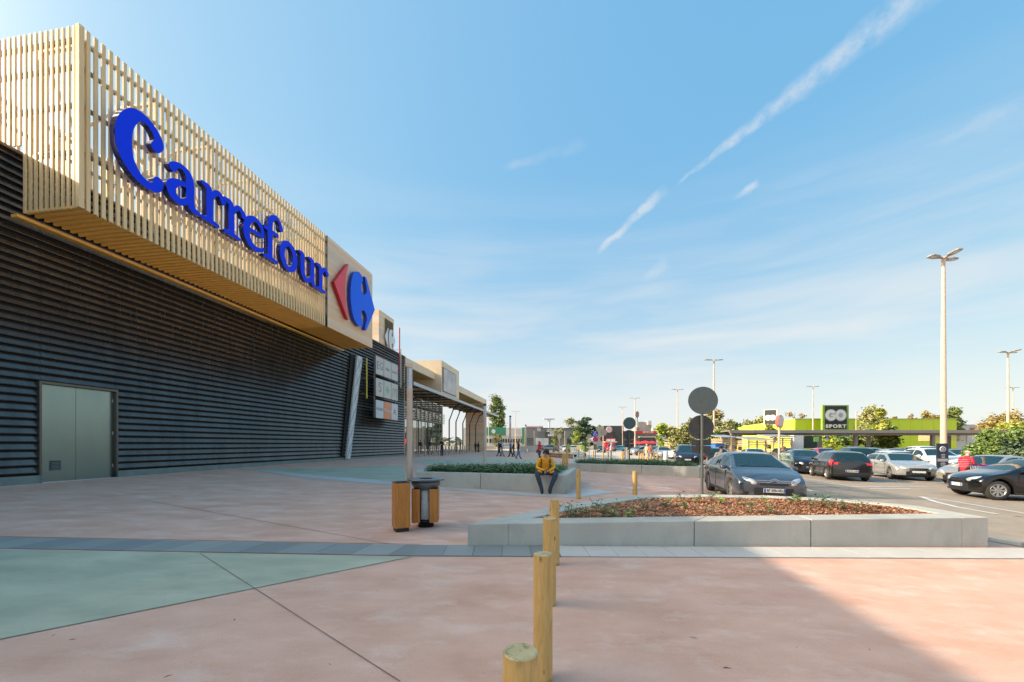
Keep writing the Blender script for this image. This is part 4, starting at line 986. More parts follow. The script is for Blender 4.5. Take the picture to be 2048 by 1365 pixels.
mb.tube([(-.02 + .12 * cos(a), -.085, zz - .07 + .10 * sin(a)) for a in [radians(v) for v in range(120, 361, 24)]], .013, 6); mb.build('wheelchair_symbol', m_white, ds)
zz = zat(878.5, 35) - ds.location.z; mb = MB()
mb.tube([(-.12, -.092, zz - .12), (.12, -.092, zz + .12)], .02, 4); mb.build('cross_bar', m_rr, ds); mb = MB(); mb.tube([(-.12, -.10, zz + .12), (.12, -.10, zz - .12)], .02, 4); mb.build('cross_bar', m_rr, ds)
# dark info board standing at the foot of the tallest mast
m_navy = M('info_board_navy', (.022, .026, .058), (.03, .034, .07), 3, .4)
P = at(1884.5, 22.5); r = empty('info_board', P, radians(-8), 'dark navy information board with white print at the foot of the tallest mast', 'sign')
mb = MB(); mb.bb(-.29, .29, -.03, .03, .02, 1.95); mb.build('board', m_navy, r)
mb = MB(); mb.lathe([(.11, -.004), (.16, -.004), (.16, .004), (.11, .004)], 24, (0, -.038, 1.62), axis='y'); mb.build('ring_mark', m_white, r)
mb = MB(); mb.bb(-.07, .07, -.040, -.034, 1.55, 1.69); mb.bb(-.03, .03, -.046, -.041, 1.52, 1.54); mb.build('basket_mark', M('mark_grey', (.35, .35, .4), None), r)
for z, w_, s_ in ((1.30, .22, 'DRIVE'), (1.22, .18, 'VOS'), (1.14, .18, 'COURSES'), (.86, .16, 'ici'), (.78, .26, 'RETRAIT'), (.70, .24, 'MINUTES'), (.16, .2, 'bienvenue')): text('print', s_, .075, m_white, r, (.02, -.035, z), depth=.004, width=w_)
for z in (1.04, .95): mb = MB(); mb.bb(-.26, .26, -.037, -.0305, z - .025, z + .02); mb.build('print_bar', m_white, r)
mb = MB(); mb.lathe([(.0, -.004), (.07, -.004), (.07, .004)], 20, (.12, -.038, .28), axis='y'); mb.build('logo_dot', m_white, r)
# kerb island by the board
isl = empty('kerb_island', at(1905, 22.8), 0); isl['kind'] = 'structure'
for a in range(7):
    mb = MB(); mb.bb(-1.6 + a * .62, -1.0 + a * .62, -.55, -.35, 0, .14); mb.build('kerb_stone', m_kerb, isl)

ordinals('far sunlit timber posts', '{n} from the left of the slim pale timber posts in the far sunlight')
ordinals('dark ivy seedlings in the bark mulch', '{n} dark ivy seedling from the left in the bark mulch')
ordinals('lime seedlings in the bark mulch', '{n} bright lime seedling from the left in the bark mulch')
ordinals('purple brown seedlings in the bark mulch', '{n} purple brown seedling from the left in the bark mulch')
ordinals('mid green seedlings in the bark mulch', '{n} mid green seedling from the left in the bark mulch')
# ================================================================== cars
m_tyre = M('tyre_rubber', (.022, .021, .02), (.045, .042, .038), 30, .8); m_rim = M('alloy_rim', (.42, .42, .42), None, rough=.3, metal=.7); m_rimd = M('rim_shadow', (.03, .03, .03), None, rough=.7)
m_cglass = M('car_glass', (.010, .030, .036), (.03, .07, .075), 1.5, .04, spec=.5); m_cglass.node_tree.nodes.clear(); t = NT(m_cglass.node_tree)
t.n('ShaderNodeOutputMaterial', {0: t.n('ShaderNodeMixShader', {0: t.n('ShaderNodeFresnel', {'IOR': 1.6}).outputs[0], 1: t.n('ShaderNodeMixShader', {0: .45, 1: t.n('ShaderNodeBsdfTransparent', {'Color': (.40, .52, .52, 1)}).outputs[0], 2: t.n('ShaderNodeBsdfDiffuse', {'Color': (.02, .06, .065, 1)}).outputs[0]}).outputs[0], 2: t.n('ShaderNodeBsdfGlossy', {'Color': (.95, .97, 1, 1), 'Roughness': .02}).outputs[0]}).outputs[0]})
m_lens = M('headlight_lens', (.42, .44, .46), (.62, .64, .66), 14, .08, metal=.3, coat=1.0)
m_tail = M('tail_light', (.55, .012, .015), (.75, .03, .04), 12, .12, coat=1.0); m_trim = M('car_trim', (.018, .018, .019), None, rough=.45); m_chrome = M('car_chrome', (.62, .63, .64), None, rough=.12, metal=1.0)
m_plate = M('number_plate', (.62, .63, .62), None, rough=.4); m_pblue = M('plate_blue', (.02, .07, .45), None); m_ptxt = M('plate_print', (.02, .02, .025), None)
m_seat = M('seat_fabric', (.10, .10, .10), (.16, .155, .15), 12, .9); m_inner_c = M('car_interior', (.03, .03, .032), None, rough=.8)
def paint(n, c, metal=.55): return M('car_paint_' + n, c, tuple(v * 1.06 for v in c), 2, .22, metal=metal, coat=1.0, obj=True)
PAINT = {k: paint(k, *v) for k, v in {'slate': ((.085, .10, .125),), 'charcoal': ((.035, .035, .04),), 'silver': ((.52, .50, .47),), 'black': ((.010, .010, .011),), 'navy': ((.03, .04, .055),), 'white': ((.72, .71, .69), .0),
         'pearl': ((.66, .62, .56), .1), 'beige': ((.46, .42, .37),), 'red': ((.50, .02, .03), .1), 'cyan': ((.12, .42, .55), .1), 'teal': ((.03, .10, .14),), 'ice': ((.42, .50, .58),), 'grey': ((.24, .25, .26),)}.items()}
TYPES = {
 # length, width, height, wheel radius, front axle, rear axle, roofline (x, z) rear to front, windscreen x range, rear glass x range, belt (rear, front)
 'sedan_arc': dict(L=4.26, W=1.77, H=1.46, wr=.315, fa=1.30, ra=-1.31, top=[(-2.13, .90), (-1.98, 1.0), (-1.62, 1.17), (-1.1, 1.34), (-.5, 1.44), (-.05, 1.46), (.35, 1.41), (1.18, 1.03), (1.36, .965), (1.75, .87), (2.0, .77), (2.13, .66)], ws=(.33, 1.20), rg=(-2.0, -1.05), belt=(.98, .93), side=(-1.35, .98), bp=(-.28, -.20)),
 'hatch': dict(L=4.03, W=1.71, H=1.49, wr=.305, fa=1.22, ra=-1.28, top=[(-2.015, .93), (-1.94, 1.06), (-1.62, 1.40), (-1.3, 1.46), (-.4, 1.49), (.1, 1.47), (.35, 1.42), (1.12, 1.06), (1.3, 1.0), (1.7, .88), (1.95, .76), (2.015, .66)], ws=(.33, 1.13), rg=(-1.95, -1.60), belt=(1.02, .95), side=(-1.45, .92), bp=(-.32, -.24)),
 'estate': dict(L=4.28, W=1.77, H=1.42, wr=.32, fa=1.32, ra=-1.26, top=[(-2.14, .92), (-2.08, 1.02), (-1.74, 1.32), (-1.4, 1.39), (-.5, 1.42), (.0, 1.41), (.25, 1.37), (1.02, 1.02), (1.2, .96), (1.75, .86), (2.02, .76), (2.14, .64)], ws=(.23, 1.03), rg=(-2.08, -1.72), belt=(1.0, .92), side=(-1.6, .85), bp=(-.42, -.34)),
 'coupe': dict(L=4.28, W=1.77, H=1.42, wr=.32, fa=1.56, ra=-1.10, top=[(-2.14, .92), (-2.08, 1.02), (-1.74, 1.28), (-1.3, 1.38), (-.5, 1.42), (.1, 1.41), (.4, 1.37), (1.20, 1.00), (1.36, .95), (1.8, .86), (2.02, .77), (2.14, .66)], ws=(.38, 1.21), rg=(-2.08, -1.72), belt=(1.0, .92), side=(-1.5, 1.0), bp=(-.32, -.24)),
 'saloon': dict(L=4.5, W=1.78, H=1.43, wr=.32, fa=1.37, ra=-1.30, top=[(-2.25, .88), (-2.18, 1.0), (-1.75, 1.06), (-1.5, 1.10), (-.85, 1.38), (-.4, 1.43), (.0, 1.43), (.28, 1.38), (1.1, 1.0), (1.3, .95), (1.85, .84), (2.1, .74), (2.25, .62)], ws=(.26, 1.11), rg=(-1.5, -.83), belt=(1.0, .92), side=(-1.15, .92), bp=(-.35, -.27)),
 'suv': dict(L=4.4, W=1.83, H=1.62, wr=.35, fa=1.38, ra=-1.28, top=[(-2.2, 1.0), (-2.12, 1.12), (-1.8, 1.48), (-1.4, 1.58), (-.5, 1.62), (.1, 1.60), (.35, 1.55), (1.08, 1.16), (1.25, 1.10), (1.8, 1.0), (2.08, .88), (2.2, .74)], ws=(.33, 1.1), rg=(-2.12, -1.78), belt=(1.14, 1.06), side=(-1.55, .9), bp=(-.3, -.22)),
 'mpv': dict(L=4.4, W=1.82, H=1.66, wr=.33, fa=1.32, ra=-1.38, top=[(-2.2, 1.0), (-2.12, 1.14), (-1.86, 1.50), (-1.4, 1.61), (-.5, 1.66), (.2, 1.63), (.55, 1.54), (1.5, 1.06), (1.62, 1.0), (1.9, .90), (2.1, .78), (2.2, .66)], ws=(.5, 1.48), rg=(-2.12, -1.84), belt=(1.1, .98), side=(-1.65, 1.2), bp=(-.3, -.22)),
 'van': dict(L=4.7, W=1.9, H=1.95, wr=.33, fa=1.55, ra=-1.45, top=[(-2.35, 1.1), (-2.33, 1.75), (-2.2, 1.92), (-1.0, 1.95), (.4, 1.94), (.8, 1.86), (1.55, 1.2), (1.7, 1.1), (2.05, .98), (2.25, .84), (2.35, .7)], ws=(.85, 1.55), rg=(-2.34, -2.25), belt=(1.2, 1.1), side=(.1, 1.3), bp=(-9, -8.9)),
}
CACHE = {}
def interp(P, x):
    if x <= P[0][0]: return P[0][1]
    for (a, b), (c, d) in zip(P[:-1], P[1:]):
        if x <= c: return b + (d - b) * (x - a) / (c - a)
    return P[-1][1]
def car_meshes(kind, det=1):
    if (kind, det) in CACHE: return CACHE[kind, det]
    T = TYPES[kind]; L, W, H, wr = T['L'], T['W'], T['H'], T['wr']; hl = L / 2; hw = W / 2; ar = wr + .055; clr = .20
    xs = set([-hl, hl, T['ws'][0], T['ws'][1], T['rg'][0], T['rg'][1], T['side'][0], T['side'][1], T['bp'][0], T['bp'][1]])
    xs = set(x for x in xs if -hl <= x <= hl); step = .075 if det else .16
    n = int(L / step); xs |= set(-hl + L * i / n for i in range(n + 1))
    xs = sorted(xs); out = [xs[0]]
    for x in xs[1:]:
        if x - out[-1] > .02 or x in (T['ws'][0], T['ws'][1], hl): out.append(x)
    xs = out; NR = 15
    def sect(x):
        zt = interp(T['top'], x); tb = (x + hl) / L; belt = T['belt'][0] + (T['belt'][1] - T['belt'][0]) * tb
        belt = min(belt, zt - .035)
        e = max(0, (abs(x) - (hl - .5)) / .5); w = hw * (1 - .05 * e * e); zb = clr + .03 * e
        for xa in (T['fa'], T['ra']):
            d = abs(x - xa)
            if d < ar: zb = max(zb, wr + sqrt(ar * ar - d * d) * 1.0)
        zb = min(zb, belt - .12)
        gh = zt - belt; g = min(1, max(0, (gh - .05) / .35))       # 1 inside the cabin
        wr_ = w * (.93 - .20 * g) if g > 0 else w * .80
        ct = zt - (.045 * g + .025)
        P = [(w * .70, zb + .0), (w * .965, zb + .012), (w * .992, zb + (belt - zb) * .16), (w * 1.0, zb + (belt - zb) * .34), (w * 1.0, zb + (belt - zb) * .52), (w * .993, zb + (belt - zb) * .70), (w * .985, zb + (belt - zb) * .86), (w * .955, belt)]
        a = Vector((w * .955, belt)); b = Vector((wr_, ct))
        for f in (.07, .5, .90): v = a.lerp(b, f); P.append((v.x + .025 * g * sin(pi * f), v.y))
        P.append((b.x, b.y)); P.append((b.x * .86, b.y + (zt - b.y) * .55)); P.append((b.x * .5, b.y + (zt - b.y) * .93)); P.append((0, zt))
        return P
    S = [sect(x) for x in xs]; NR = len(S[0])
    def deform(x, y, z):
        s = 1 if x > 0 else -1; e = max(0, (abs(x) - (hl - .75)) / .75)
        if e > 0:
            zc = .52; x -= s * e * ((.20 if s > 0 else .12) * (abs(y) / hw) ** 2.6 + (.05 if s > 0 else .02) * max(0, (z - zc) / .4) ** 2 + .05 * max(0, (zc - .1 - z) / .25) ** 2)
        return (x, y, z)
    parts = {k: MB() for k in ('body', 'windscreen', 'rear_window', 'side_window', 'side_window_l', 'tail_light', 'tail_light_l', 'grille', 'bumper_trim', 'bumper_trim_l')}
    def cls(x, y, z, row, cap):
        zb_ = T['belt'][1]; zr = T['belt'][0]; ay = abs(y) / hw; nose = interp(T['top'], hl)
        if not cap:
            tb = (x + hl) / L; gh = interp(T['top'], x) - (T['belt'][0] + (T['belt'][1] - T['belt'][0]) * tb)
            if row in (8, 9) and T['side'][0] < x < T['side'][1] and not (T['bp'][0] < x < T['bp'][1]) and gh > .12: return 'side_window' if y < 0 else 'side_window_l'
            if row >= 12 and T['ws'][0] < x < T['ws'][1]: return 'windscreen'
            if row >= 12 and T['rg'][0] < x < T['rg'][1] and kind != 'van': return 'rear_window'
            if x < -hl + .32 and zr - .26 < z < zr + .02 and ay > .6 and 4 <= row <= 8: return 'tail_light' if y < 0 else 'tail_light_l'
            if z < .30: return 'bumper_trim' if x > T['fa'] + ar else ('bumper_trim_l' if x < T['ra'] - ar else 'body')
            return 'body'
        if cap > 0:
            if .28 < z < .50 and ay < .55: return 'grille'
            if nose - .12 < z < nose - .03 and ay < .42: return 'grille'
            if z < .27: return 'bumper_trim'
            return 'body'
        if zr - .24 < z < zr and ay > .60: return 'tail_light' if y < 0 else 'tail_light_l'
        if z < .34: return 'bumper_trim_l'
        return 'body'
    for i in range(len(xs) - 1):
        for r in range(NR - 1):
            for sg in (-1, 1):
                q = [(xs[i], sg * S[i][r][0], S[i][r][1]), (xs[i + 1], sg * S[i + 1][r][0], S[i + 1][r][1]), (xs[i + 1], sg * S[i + 1][r + 1][0], S[i + 1][r + 1][1]), (xs[i], sg * S[i][r + 1][0], S[i][r + 1][1])]
                c = [sum(v[k] for v in q) / 4 for k in range(3)]; d = [deform(*v) for v in q]
                if sg > 0: d.reverse()
                nm = cls(c[0], c[1], c[2], r, 0); parts[nm].add(d, [(0, 1, 2, 3)], 0, True)
    for e, s in ((0, -1), (len(xs) - 1, 1)):                              # nose and tail
        P = S[e]; nc = 14 if det else 8
        for r in range(NR - 2):
            for j in range(nc):
                f0, f1 = -1 + 2 * j / nc, -1 + 2 * (j + 1) / nc
                q = [(xs[e], P[r][0] * f0, P[r][1]), (xs[e], P[r][0] * f1, P[r][1]), (xs[e], P[r + 1][0] * f1, P[r + 1][1]), (xs[e], P[r + 1][0] * f0, P[r + 1][1])]
                c = [sum(v[k] for v in q) / 4 for k in range(3)]; d = [deform(*v) for v in q]
                parts[cls(c[0], c[1], c[2], r, s)].add(d, [(0, 1, 2, 3)], 0, True)
    res = {}
    for k, mb in parts.items():
        if mb.f: res[k] = mb.mesh(k[:-2] if k.endswith('_l') else k, m_trim, merge=True, recalc=False)
    # dark floor and wheel houses
    mb = MB(); mb.bb(-hl + .25, hl - .3, -hw * .78, hw * .78, .19, .50)
    res['underbody'] = mb.mesh('underbody', m_black)
    bl_ = T['belt'][1]; se = MB()
    for sy in (-.36, .36):
        se.bb(-.30, .22, sy - .24, sy + .24, .50, .62); se.bb(-.42, -.28, sy - .24, sy + .24, .50, 1.02); se.ell((-.36, sy, 1.12), (.05, .13, .09), 8, 6)
    se.bb(-1.25, -1.08, -.62, .62, .50, 1.0); se.bb(-1.08, -.72, -.62, .62, .50, .62)
    for sy in (-.4, .4): se.ell((-1.17, sy, 1.08), (.04, .12, .07), 8, 6)
    res['seats'] = se.mesh('seats', m_seat)
    da = MB(); da.bb(T['ws'][1] - .62, T['ws'][1] - .12, -.66, .66, .60, bl_ - .035); res['dash'] = da.mesh('dashboard', m_inner_c)
    n = 26 if det else 14; ty = MB(); ty.lathe([(wr * .64, -.095), (wr * .90, -.10), (wr, -.06), (wr, .06), (wr * .90, .10), (wr * .64, .095)], n, axis='y')
    rm = MB(); rm.lathe([(0, .02), (wr * .66, .02)], n, axis='y', mi=1); rm.lathe([(wr * .585, -.094), (wr * .66, -.097), (wr * .66, .097), (wr * .585, .094), (wr * .58, .0)], n, axis='y'); rm.lathe([(0, -.072), (.06, -.068), (.065, -.02)], 12, axis='y'); rm.lathe([(0, .072), (.06, .068), (.065, .02)], 12, axis='y')
    ns = 5 if kind in ('estate', 'saloon', 'suv') else 8
    for k in range(ns):
        a = 2 * pi * k / ns; ca, sa = cos(a), sin(a); w0, w1 = (.035, .05) if ns == 5 else (.02, .04)
        for sd in (-1, 1):
            vs = [(ca * q + sa * w, sd * yy, sa * q - ca * w) for q, w in ((.04, w0), (.04, -w0), (wr * .61, -w1), (wr * .61, w1)) for yy in (.055, .078)]
            rm.add(vs, [(0, 2, 4, 6), (1, 7, 5, 3), (0, 1, 3, 2), (2, 3, 5, 4), (4, 5, 7, 6), (6, 7, 1, 0)])
    res['tyre'] = ty.mesh('tyre', m_tyre); res['rim'] = rm.mesh('rim', [m_rim, m_rimd])
    nz = interp(T['top'], hl)
    for sg, nm in ((-1, 'hr'), (1, 'hl')):
        e = MB(); e.ell((0, 0, 0), (.33, .095, .095), 16, 12); R_ = Matrix.Rotation(sg * radians(137), 3, 'Z'); c = Vector((hl - .255, sg * hw * .72, nz + .0))
        e.v = [tuple(R_ @ Vector((p[0], p[1], p[2] * (1.15 - p[0] * sg * .0) + .10 * p[0])) + c) for p in e.v]; res[nm] = e.mesh('headlight', m_lens)
    mi = MB(); mi.ell((0, 0, 0), (.10, .115, .072), 12, 8); mi.box((.0, .0, -.02), (.05, .2, .02)); res['mirror'] = mi.mesh('wing_mirror', m_trim)
    hd = MB(); hd.bb(-.09, .09, -.012, .012, -.014, .014); res['handle'] = hd.mesh('door_handle', m_trim)
    CACHE[kind, det] = res; return res
def add(me, name, mat, par, loc=(0, 0, 0), rz=0.0, mi=0):
    o = bpy.data.objects.new(name, me); COL.objects.link(o); o.parent = par; o.location = loc; o.rotation_euler = (0, 0, rz)
    if mat is not None:
        o.material_slots[mi].link = 'OBJECT'; o.material_slots[mi].material = mat
    return o
def car(kind, x, y, head, color, label, plate=None, det=1, name='parked_car', group='cars in the car park', cat='car', rimmat=None):
    """head: direction the nose points to, degrees from +x"""
    T = TYPES[kind]; R = car_meshes(kind, det); z = G(x, y); r = empty(name, (x, y, z), radians(head), label, cat, group)
    # lie along the gentle slope of the ground
    f = Vector((cos(radians(head)), sin(radians(head)), 0)); f.z = (G(x + f.x, y + f.y) - G(x - f.x, y - f.y)) / 2; l = Vector((-f.y, f.x, 0)); l.z = (G(x + l.x, y + l.y) - G(x - l.x, y - l.y)) / 2
    f.normalize(); l = (l - f * l.dot(f)).normalized(); u = f.cross(l); r.rotation_euler = Matrix((f, l, u)).transposed().to_euler()
    pm_ = PAINT[color]; hl, hw, wr = T['L'] / 2, T['W'] / 2, T['wr']
    body = add(R['body'], 'body', pm_, r)
    names = dict(windscreen=m_cglass, rear_window=m_cglass, side_window=m_cglass, side_window_l=m_cglass, tail_light=m_tail, tail_light_l=m_tail, grille=m_trim, bumper_trim=m_trim if color != 'white' else PAINT['grey'], bumper_trim_l=m_trim)
    for k, mt in names.items():
        if k in R: add(R[k], k[:-2] if k.endswith('_l') else k, mt, r)
    add(R['underbody'], 'underbody', None, r); add(R['hr'], 'headlight', None, r); add(R['hl'], 'headlight', None, r)
    if det: add(R['seats'], 'seats', None, r); add(R['dash'], 'dashboard', None, r)
    for xa in (T['fa'], T['ra']):
        for s in (-1, 1):
            w = empty('wheel', (xa, s * (hw - .115), wr), 0); w.parent = r; add(R['tyre'], 'tyre', None, w); add(R['rim'], 'rim', None, w)
    bl = T['belt'][1]
    if det:
        for s in (-1, 1):
            add(R['mirror'], 'wing_mirror', pm_, r, (T['ws'][1] - .32, s * (hw + .06), bl + .06))
            for xh in ((-.15, -1.02) if kind != 'van' else (.2,)): add(R['handle'], 'door_handle', pm_ if color not in ('silver',) else m_trim, r, (xh, s * (hw + .004), bl - .13))
            for xd in (T['bp'][0] + .04, T['fa'] - ar_(T) - .10): 
                mb = MB(); mb.bb(xd - .006, xd + .006, s * (hw - .02), s * (hw + .003), .34, bl - .05); mb.build('door_gap', m_black, r)
            mb = MB(); mb.bb(T['ra'] + .42, T['fa'] - .42, s * (hw - .03), s * (hw + .008), .235, .29); mb.build('sill_strip', m_trim if color != 'silver' else m_chrome, r)
    for s, xx in ((1, hl - .012), (-1, -hl + .003)):
        pz = .44 if s > 0 else (.62 if kind in ('suv', 'mpv') else .50)
        mb = MB(); mb.bb(xx - .02, xx + .028, -.26, .26, pz - .055, pz + .055); pl = mb.build('number_plate', m_plate, r)
        if det:
            for e in (-1, 1): mb = MB(); mb.bb(xx + s * .012, xx + s * .031 + (0 if s > 0 else .0), e * .215, e * .258, pz - .05, pz + .05); mb.build('plate_band', m_pblue, pl)
            o = text('plate_print', plate or '', .1, m_ptxt, pl, (xx + (.0315 if s > 0 else -.0235), 0, pz), radians(90) if s > 0 else radians(-90), depth=.003, width=.38, bold=.001) if plate else None
    return r
def ar_(T): return T['wr'] + .055
H_ = math.degrees(atan2(-.92, -.39))     # noses pointing to the camera and a little left
c4 = car('sedan_arc', 7.62, 12.72, math.degrees(atan2(-.972, -.236)), 'slate', 'slate blue grey five door car parked nose on behind the near planter', 'BF 250-HD')
# chevron mark across its bonnet edge, fog lamps, papers behind the screen
mb = MB(); hl = 2.13
for zz, ww in ((.735, .50), (.69, .46)):
    P = [(-ww, zz), (-.12, zz), (0, zz + .055), (.12, zz), (ww, zz)]
    for (a, b), (c, d) in zip(P[:-1], P[1:]): mb.tube([(hl + .0 - .10 * abs(a) ** 2, a, b - .03), (hl + .0 - .10 * abs(c) ** 2, c, d - .03)], .013, 6)
mb.build('chrome_chevron', m_chrome, c4)
for s in (-1, 1): mb = MB(); mb.ell((hl - .10, s * .66, .34), (.03, .14, .05)); mb.build('fog_lamp', m_trim, c4)
mb = MB(); mb.add([(.98, -.55, 1.098), (1.06, -.55, 1.062), (1.06, -.45, 1.063), (.98, -.45, 1.099)], [(0, 1, 2, 3)]); mb.build('windscreen_sticker', m_plate, c4)
mb = MB(); mb.tube([(1.16, .75, 1.02), (1.13, .1, 1.055)], .012, 5); mb.tube([(1.17, .1, 1.035), (1.14, -.55, 1.05)], .012, 5); mb.build('wiper', m_black, c4)
def nose(u_px, Y): x = (u_px - 1024) / F * Y; return x, Y
def by_corner(kind, px, Y, head, corner, *a, **k):
    """corner of the footprint: fr/fl/rr/rl (car's own right/left)"""
    T = TYPES[kind]; h = radians(head); f = Vector((cos(h), sin(h))); l = Vector((-f.y, f.x)); x, y = nose(px, Y)
    c = Vector((x, y)) - f * (T['L'] / 2 - .1) * (1 if corner[0] == 'f' else -1) - l * (T['W'] / 2 - .05) * (1 if corner[1] == 'l' else -1)
    return car(kind, c.x, c.y, head, *a, **k)
by_corner('hatch', 1662, 19.6, H_ + 180, 'rl', 'charcoal', 'charcoal small hatchback seen from behind, left of the silver estate', 'AB-521-NM')
mb = MB(); 
by_corner('estate', 1793, 20.6, H_, 'fr', 'silver', 'silver estate car with a tall dark barred grille facing the lane', 'BM-685-YH')
es = [o for o in COL.objects if o.get('label', '').startswith('silver estate car with')][0]
mb = MB(); mb.bb(2.10, 2.165, -.36, .36, .30, .66); g_ = mb.build('tall_grille', m_trim, es); mb = MB()
for i in range(9): mb.bb(2.166, 2.18, -.32 + i * .08 - .008, -.32 + i * .08 + .008, .33, .63)
mb.build('grille_bar', m_chrome, es)
mb = MB(); mb.bb(2.17, 2.195, -.26, .26, .42, .52); mb.build('number_plate', m_plate, es)
by_corner('hatch', 1590, 23.6, H_ - 2, 'fr', 'black', 'black hatchback facing the lane, partly behind the woman in pale green')
by_corner('suv', 1866, 24.6, H_, 'fr', 'white', 'white sport utility car behind the dark information board', 'CQ-240-ZT')
by_corner('estate', 1842, 26.5, H_ + 180, 'rr', 'pearl', 'cream white estate car behind the silver one, roof and tail showing')
by_corner('coupe', 1956, 13.2, 160, 'fl', 'black', 'black car cut by the right edge, driving left', name='driving_car')
by_corner('saloon', 1962, 17.4, 190, 'fl', 'beige', 'silver beige saloon behind the shopping trolley at the right edge')
by_corner('mpv', 1352, 31.5, H_ + 2, 'fr', 'navy', 'dark blue people carrier facing us beyond the far planter')
by_corner('hatch', 1405, 27.0, H_ + 180, 'rl', 'charcoal', 'dark car with a bright red tail light behind the round sign plates')
for (kd, px, Y, hd, cn, col, lb) in [
    ('hatch', 1640, 34, H_, 'fr', 'red', 'dull red small car in the second row, roof above the charcoal hatchback'),
    ('hatch', 1688, 40, 170, 'fl', 'ice', 'pale blue car in the back row under the lime store sign'),
    ('saloon', 1775, 40, 185, 'fl', 'teal', 'dark teal car in the back row before the bright bushes'),
    ('estate', 1790, 33, H_, 'fr', 'ice', 'pale blue grey estate under the walkway behind the white cars'),
    ('mpv', 1850, 36, H_, 'fr', 'white', 'white people carrier under the walkway left of the mast'),
    ('estate', 1922, 31, H_, 'fr', 'teal', 'dark blue car right of the mast, behind the woman in the red jacket'),
    ('saloon', 1945, 38, 180, 'fl', 'beige', 'orange beige tinted car half hidden by the right bushes'),
    ('hatch', 1560, 36, H_, 'fr', 'grey', 'grey car in the back row behind the woman in pale green'),
    ('estate', 1493, 33, H_, 'fr', 'silver', 'silver grey car roof just over the slate car'),
    ('suv', 1700, 31, H_ + 180, 'rl', 'black', 'black car roof showing over the charcoal hatchback'),
    ('estate', 1415, 37, 100, 'rl', 'ice', 'pale car behind the dark car with the red tail light')]:
    by_corner(kd, px, Y, hd, cn, col, lb, det=0 if Y > 30 else 1)
FG = 'cars on the far side by the shops'
for (kd, px, Y, hd, col, lb) in [
    ('hatch', 1237.5, 100, 182, 'cyan', 'sky blue small car crossing in front of the dark restaurant'),
    ('saloon', 1096, 82, 178, 'grey', 'grey green car passing the grey shops behind the woman in red'),
    ('estate', 1144, 84, 182, 'white', 'white car passing behind the man in the lime jacket'),
    ('saloon', 1128, 88, 181, 'pearl', 'second white car, nose showing left of the lime jacketed man'),
    ('hatch', 1202, 82, 262, 'navy', 'dark small car facing us between the two round sign poles'),
    ('van', 1222, 98, 250, 'red', 'bright red van standing before the dark restaurant'),
    ('hatch', 1281, 62, 200, 'silver', 'silver car parked left of the couple in beige and rust'),
    ('estate', 1308, 58, 255, 'grey', 'grey car facing us right behind the couple'),
    ('saloon', 1326, 50, 258, 'silver', 'silver saloon facing us, right of the couple and beside the people carrier'),
    ('hatch', 1312, 72, 200, 'charcoal', 'dark hatchback at the foot of the trees by the red terrace'),
    ('hatch', 1279, 84, 185, 'red', 'red and white small car under the red parasols'),
    ('suv', 1372, 46, 182, 'white', 'white roofed car just behind the people carrier'),
    ('estate', 1013, 110, 180, 'silver', 'tiny silver car between the walking pairs by the grey shops')]:
    x, y = nose(px, Y); car(kd, x, y, hd, col, lb, det=0, group=FG)
# ================================================================== people
m_skin = M('skin', (.50, .27, .18), (.56, .32, .22), 12, .5); m_skinp = M('skin_pale', (.58, .36, .27), (.64, .42, .32), 12, .5)
def cloth(n, c, k=1.25): return M('cloth_' + n, c, tuple(min(1, v * k) for v in c), 9, .85, bump=.3, bscale=18, obj=True)
CL = {k: cloth(k, v) for k, v in dict(yellow=(.80, .36, .015), denim=(.035, .05, .085), dark=(.02, .02, .024), black=(.012, .012, .013), red=(.58, .02, .05), shoe=(.02, .026, .03), beige=(.52, .42, .32), rust=(.36, .09, .03), lime=(.10, .62, .04),
      white=(.66, .66, .70), pale=(.42, .52, .46), grey=(.20, .22, .25), brown=(.13, .07, .035), jean=(.10, .14, .20), maroon=(.16, .03, .035), blue=(.12, .18, .30), neon=(.45, .68, .16), grisp=(.36, .34, .34)).items()}
HAIR = {k: M('hair_' + k, c, tuple(v * 1.7 for v in c), 40, .6, bump=.6, bscale=60, obj=True) for k, c in dict(black=(.012, .009, .008), brown=(.06, .03, .015), auburn=(.22, .08, .025), grey=(.42, .36, .31), blond=(.34, .22, .10)).items()}
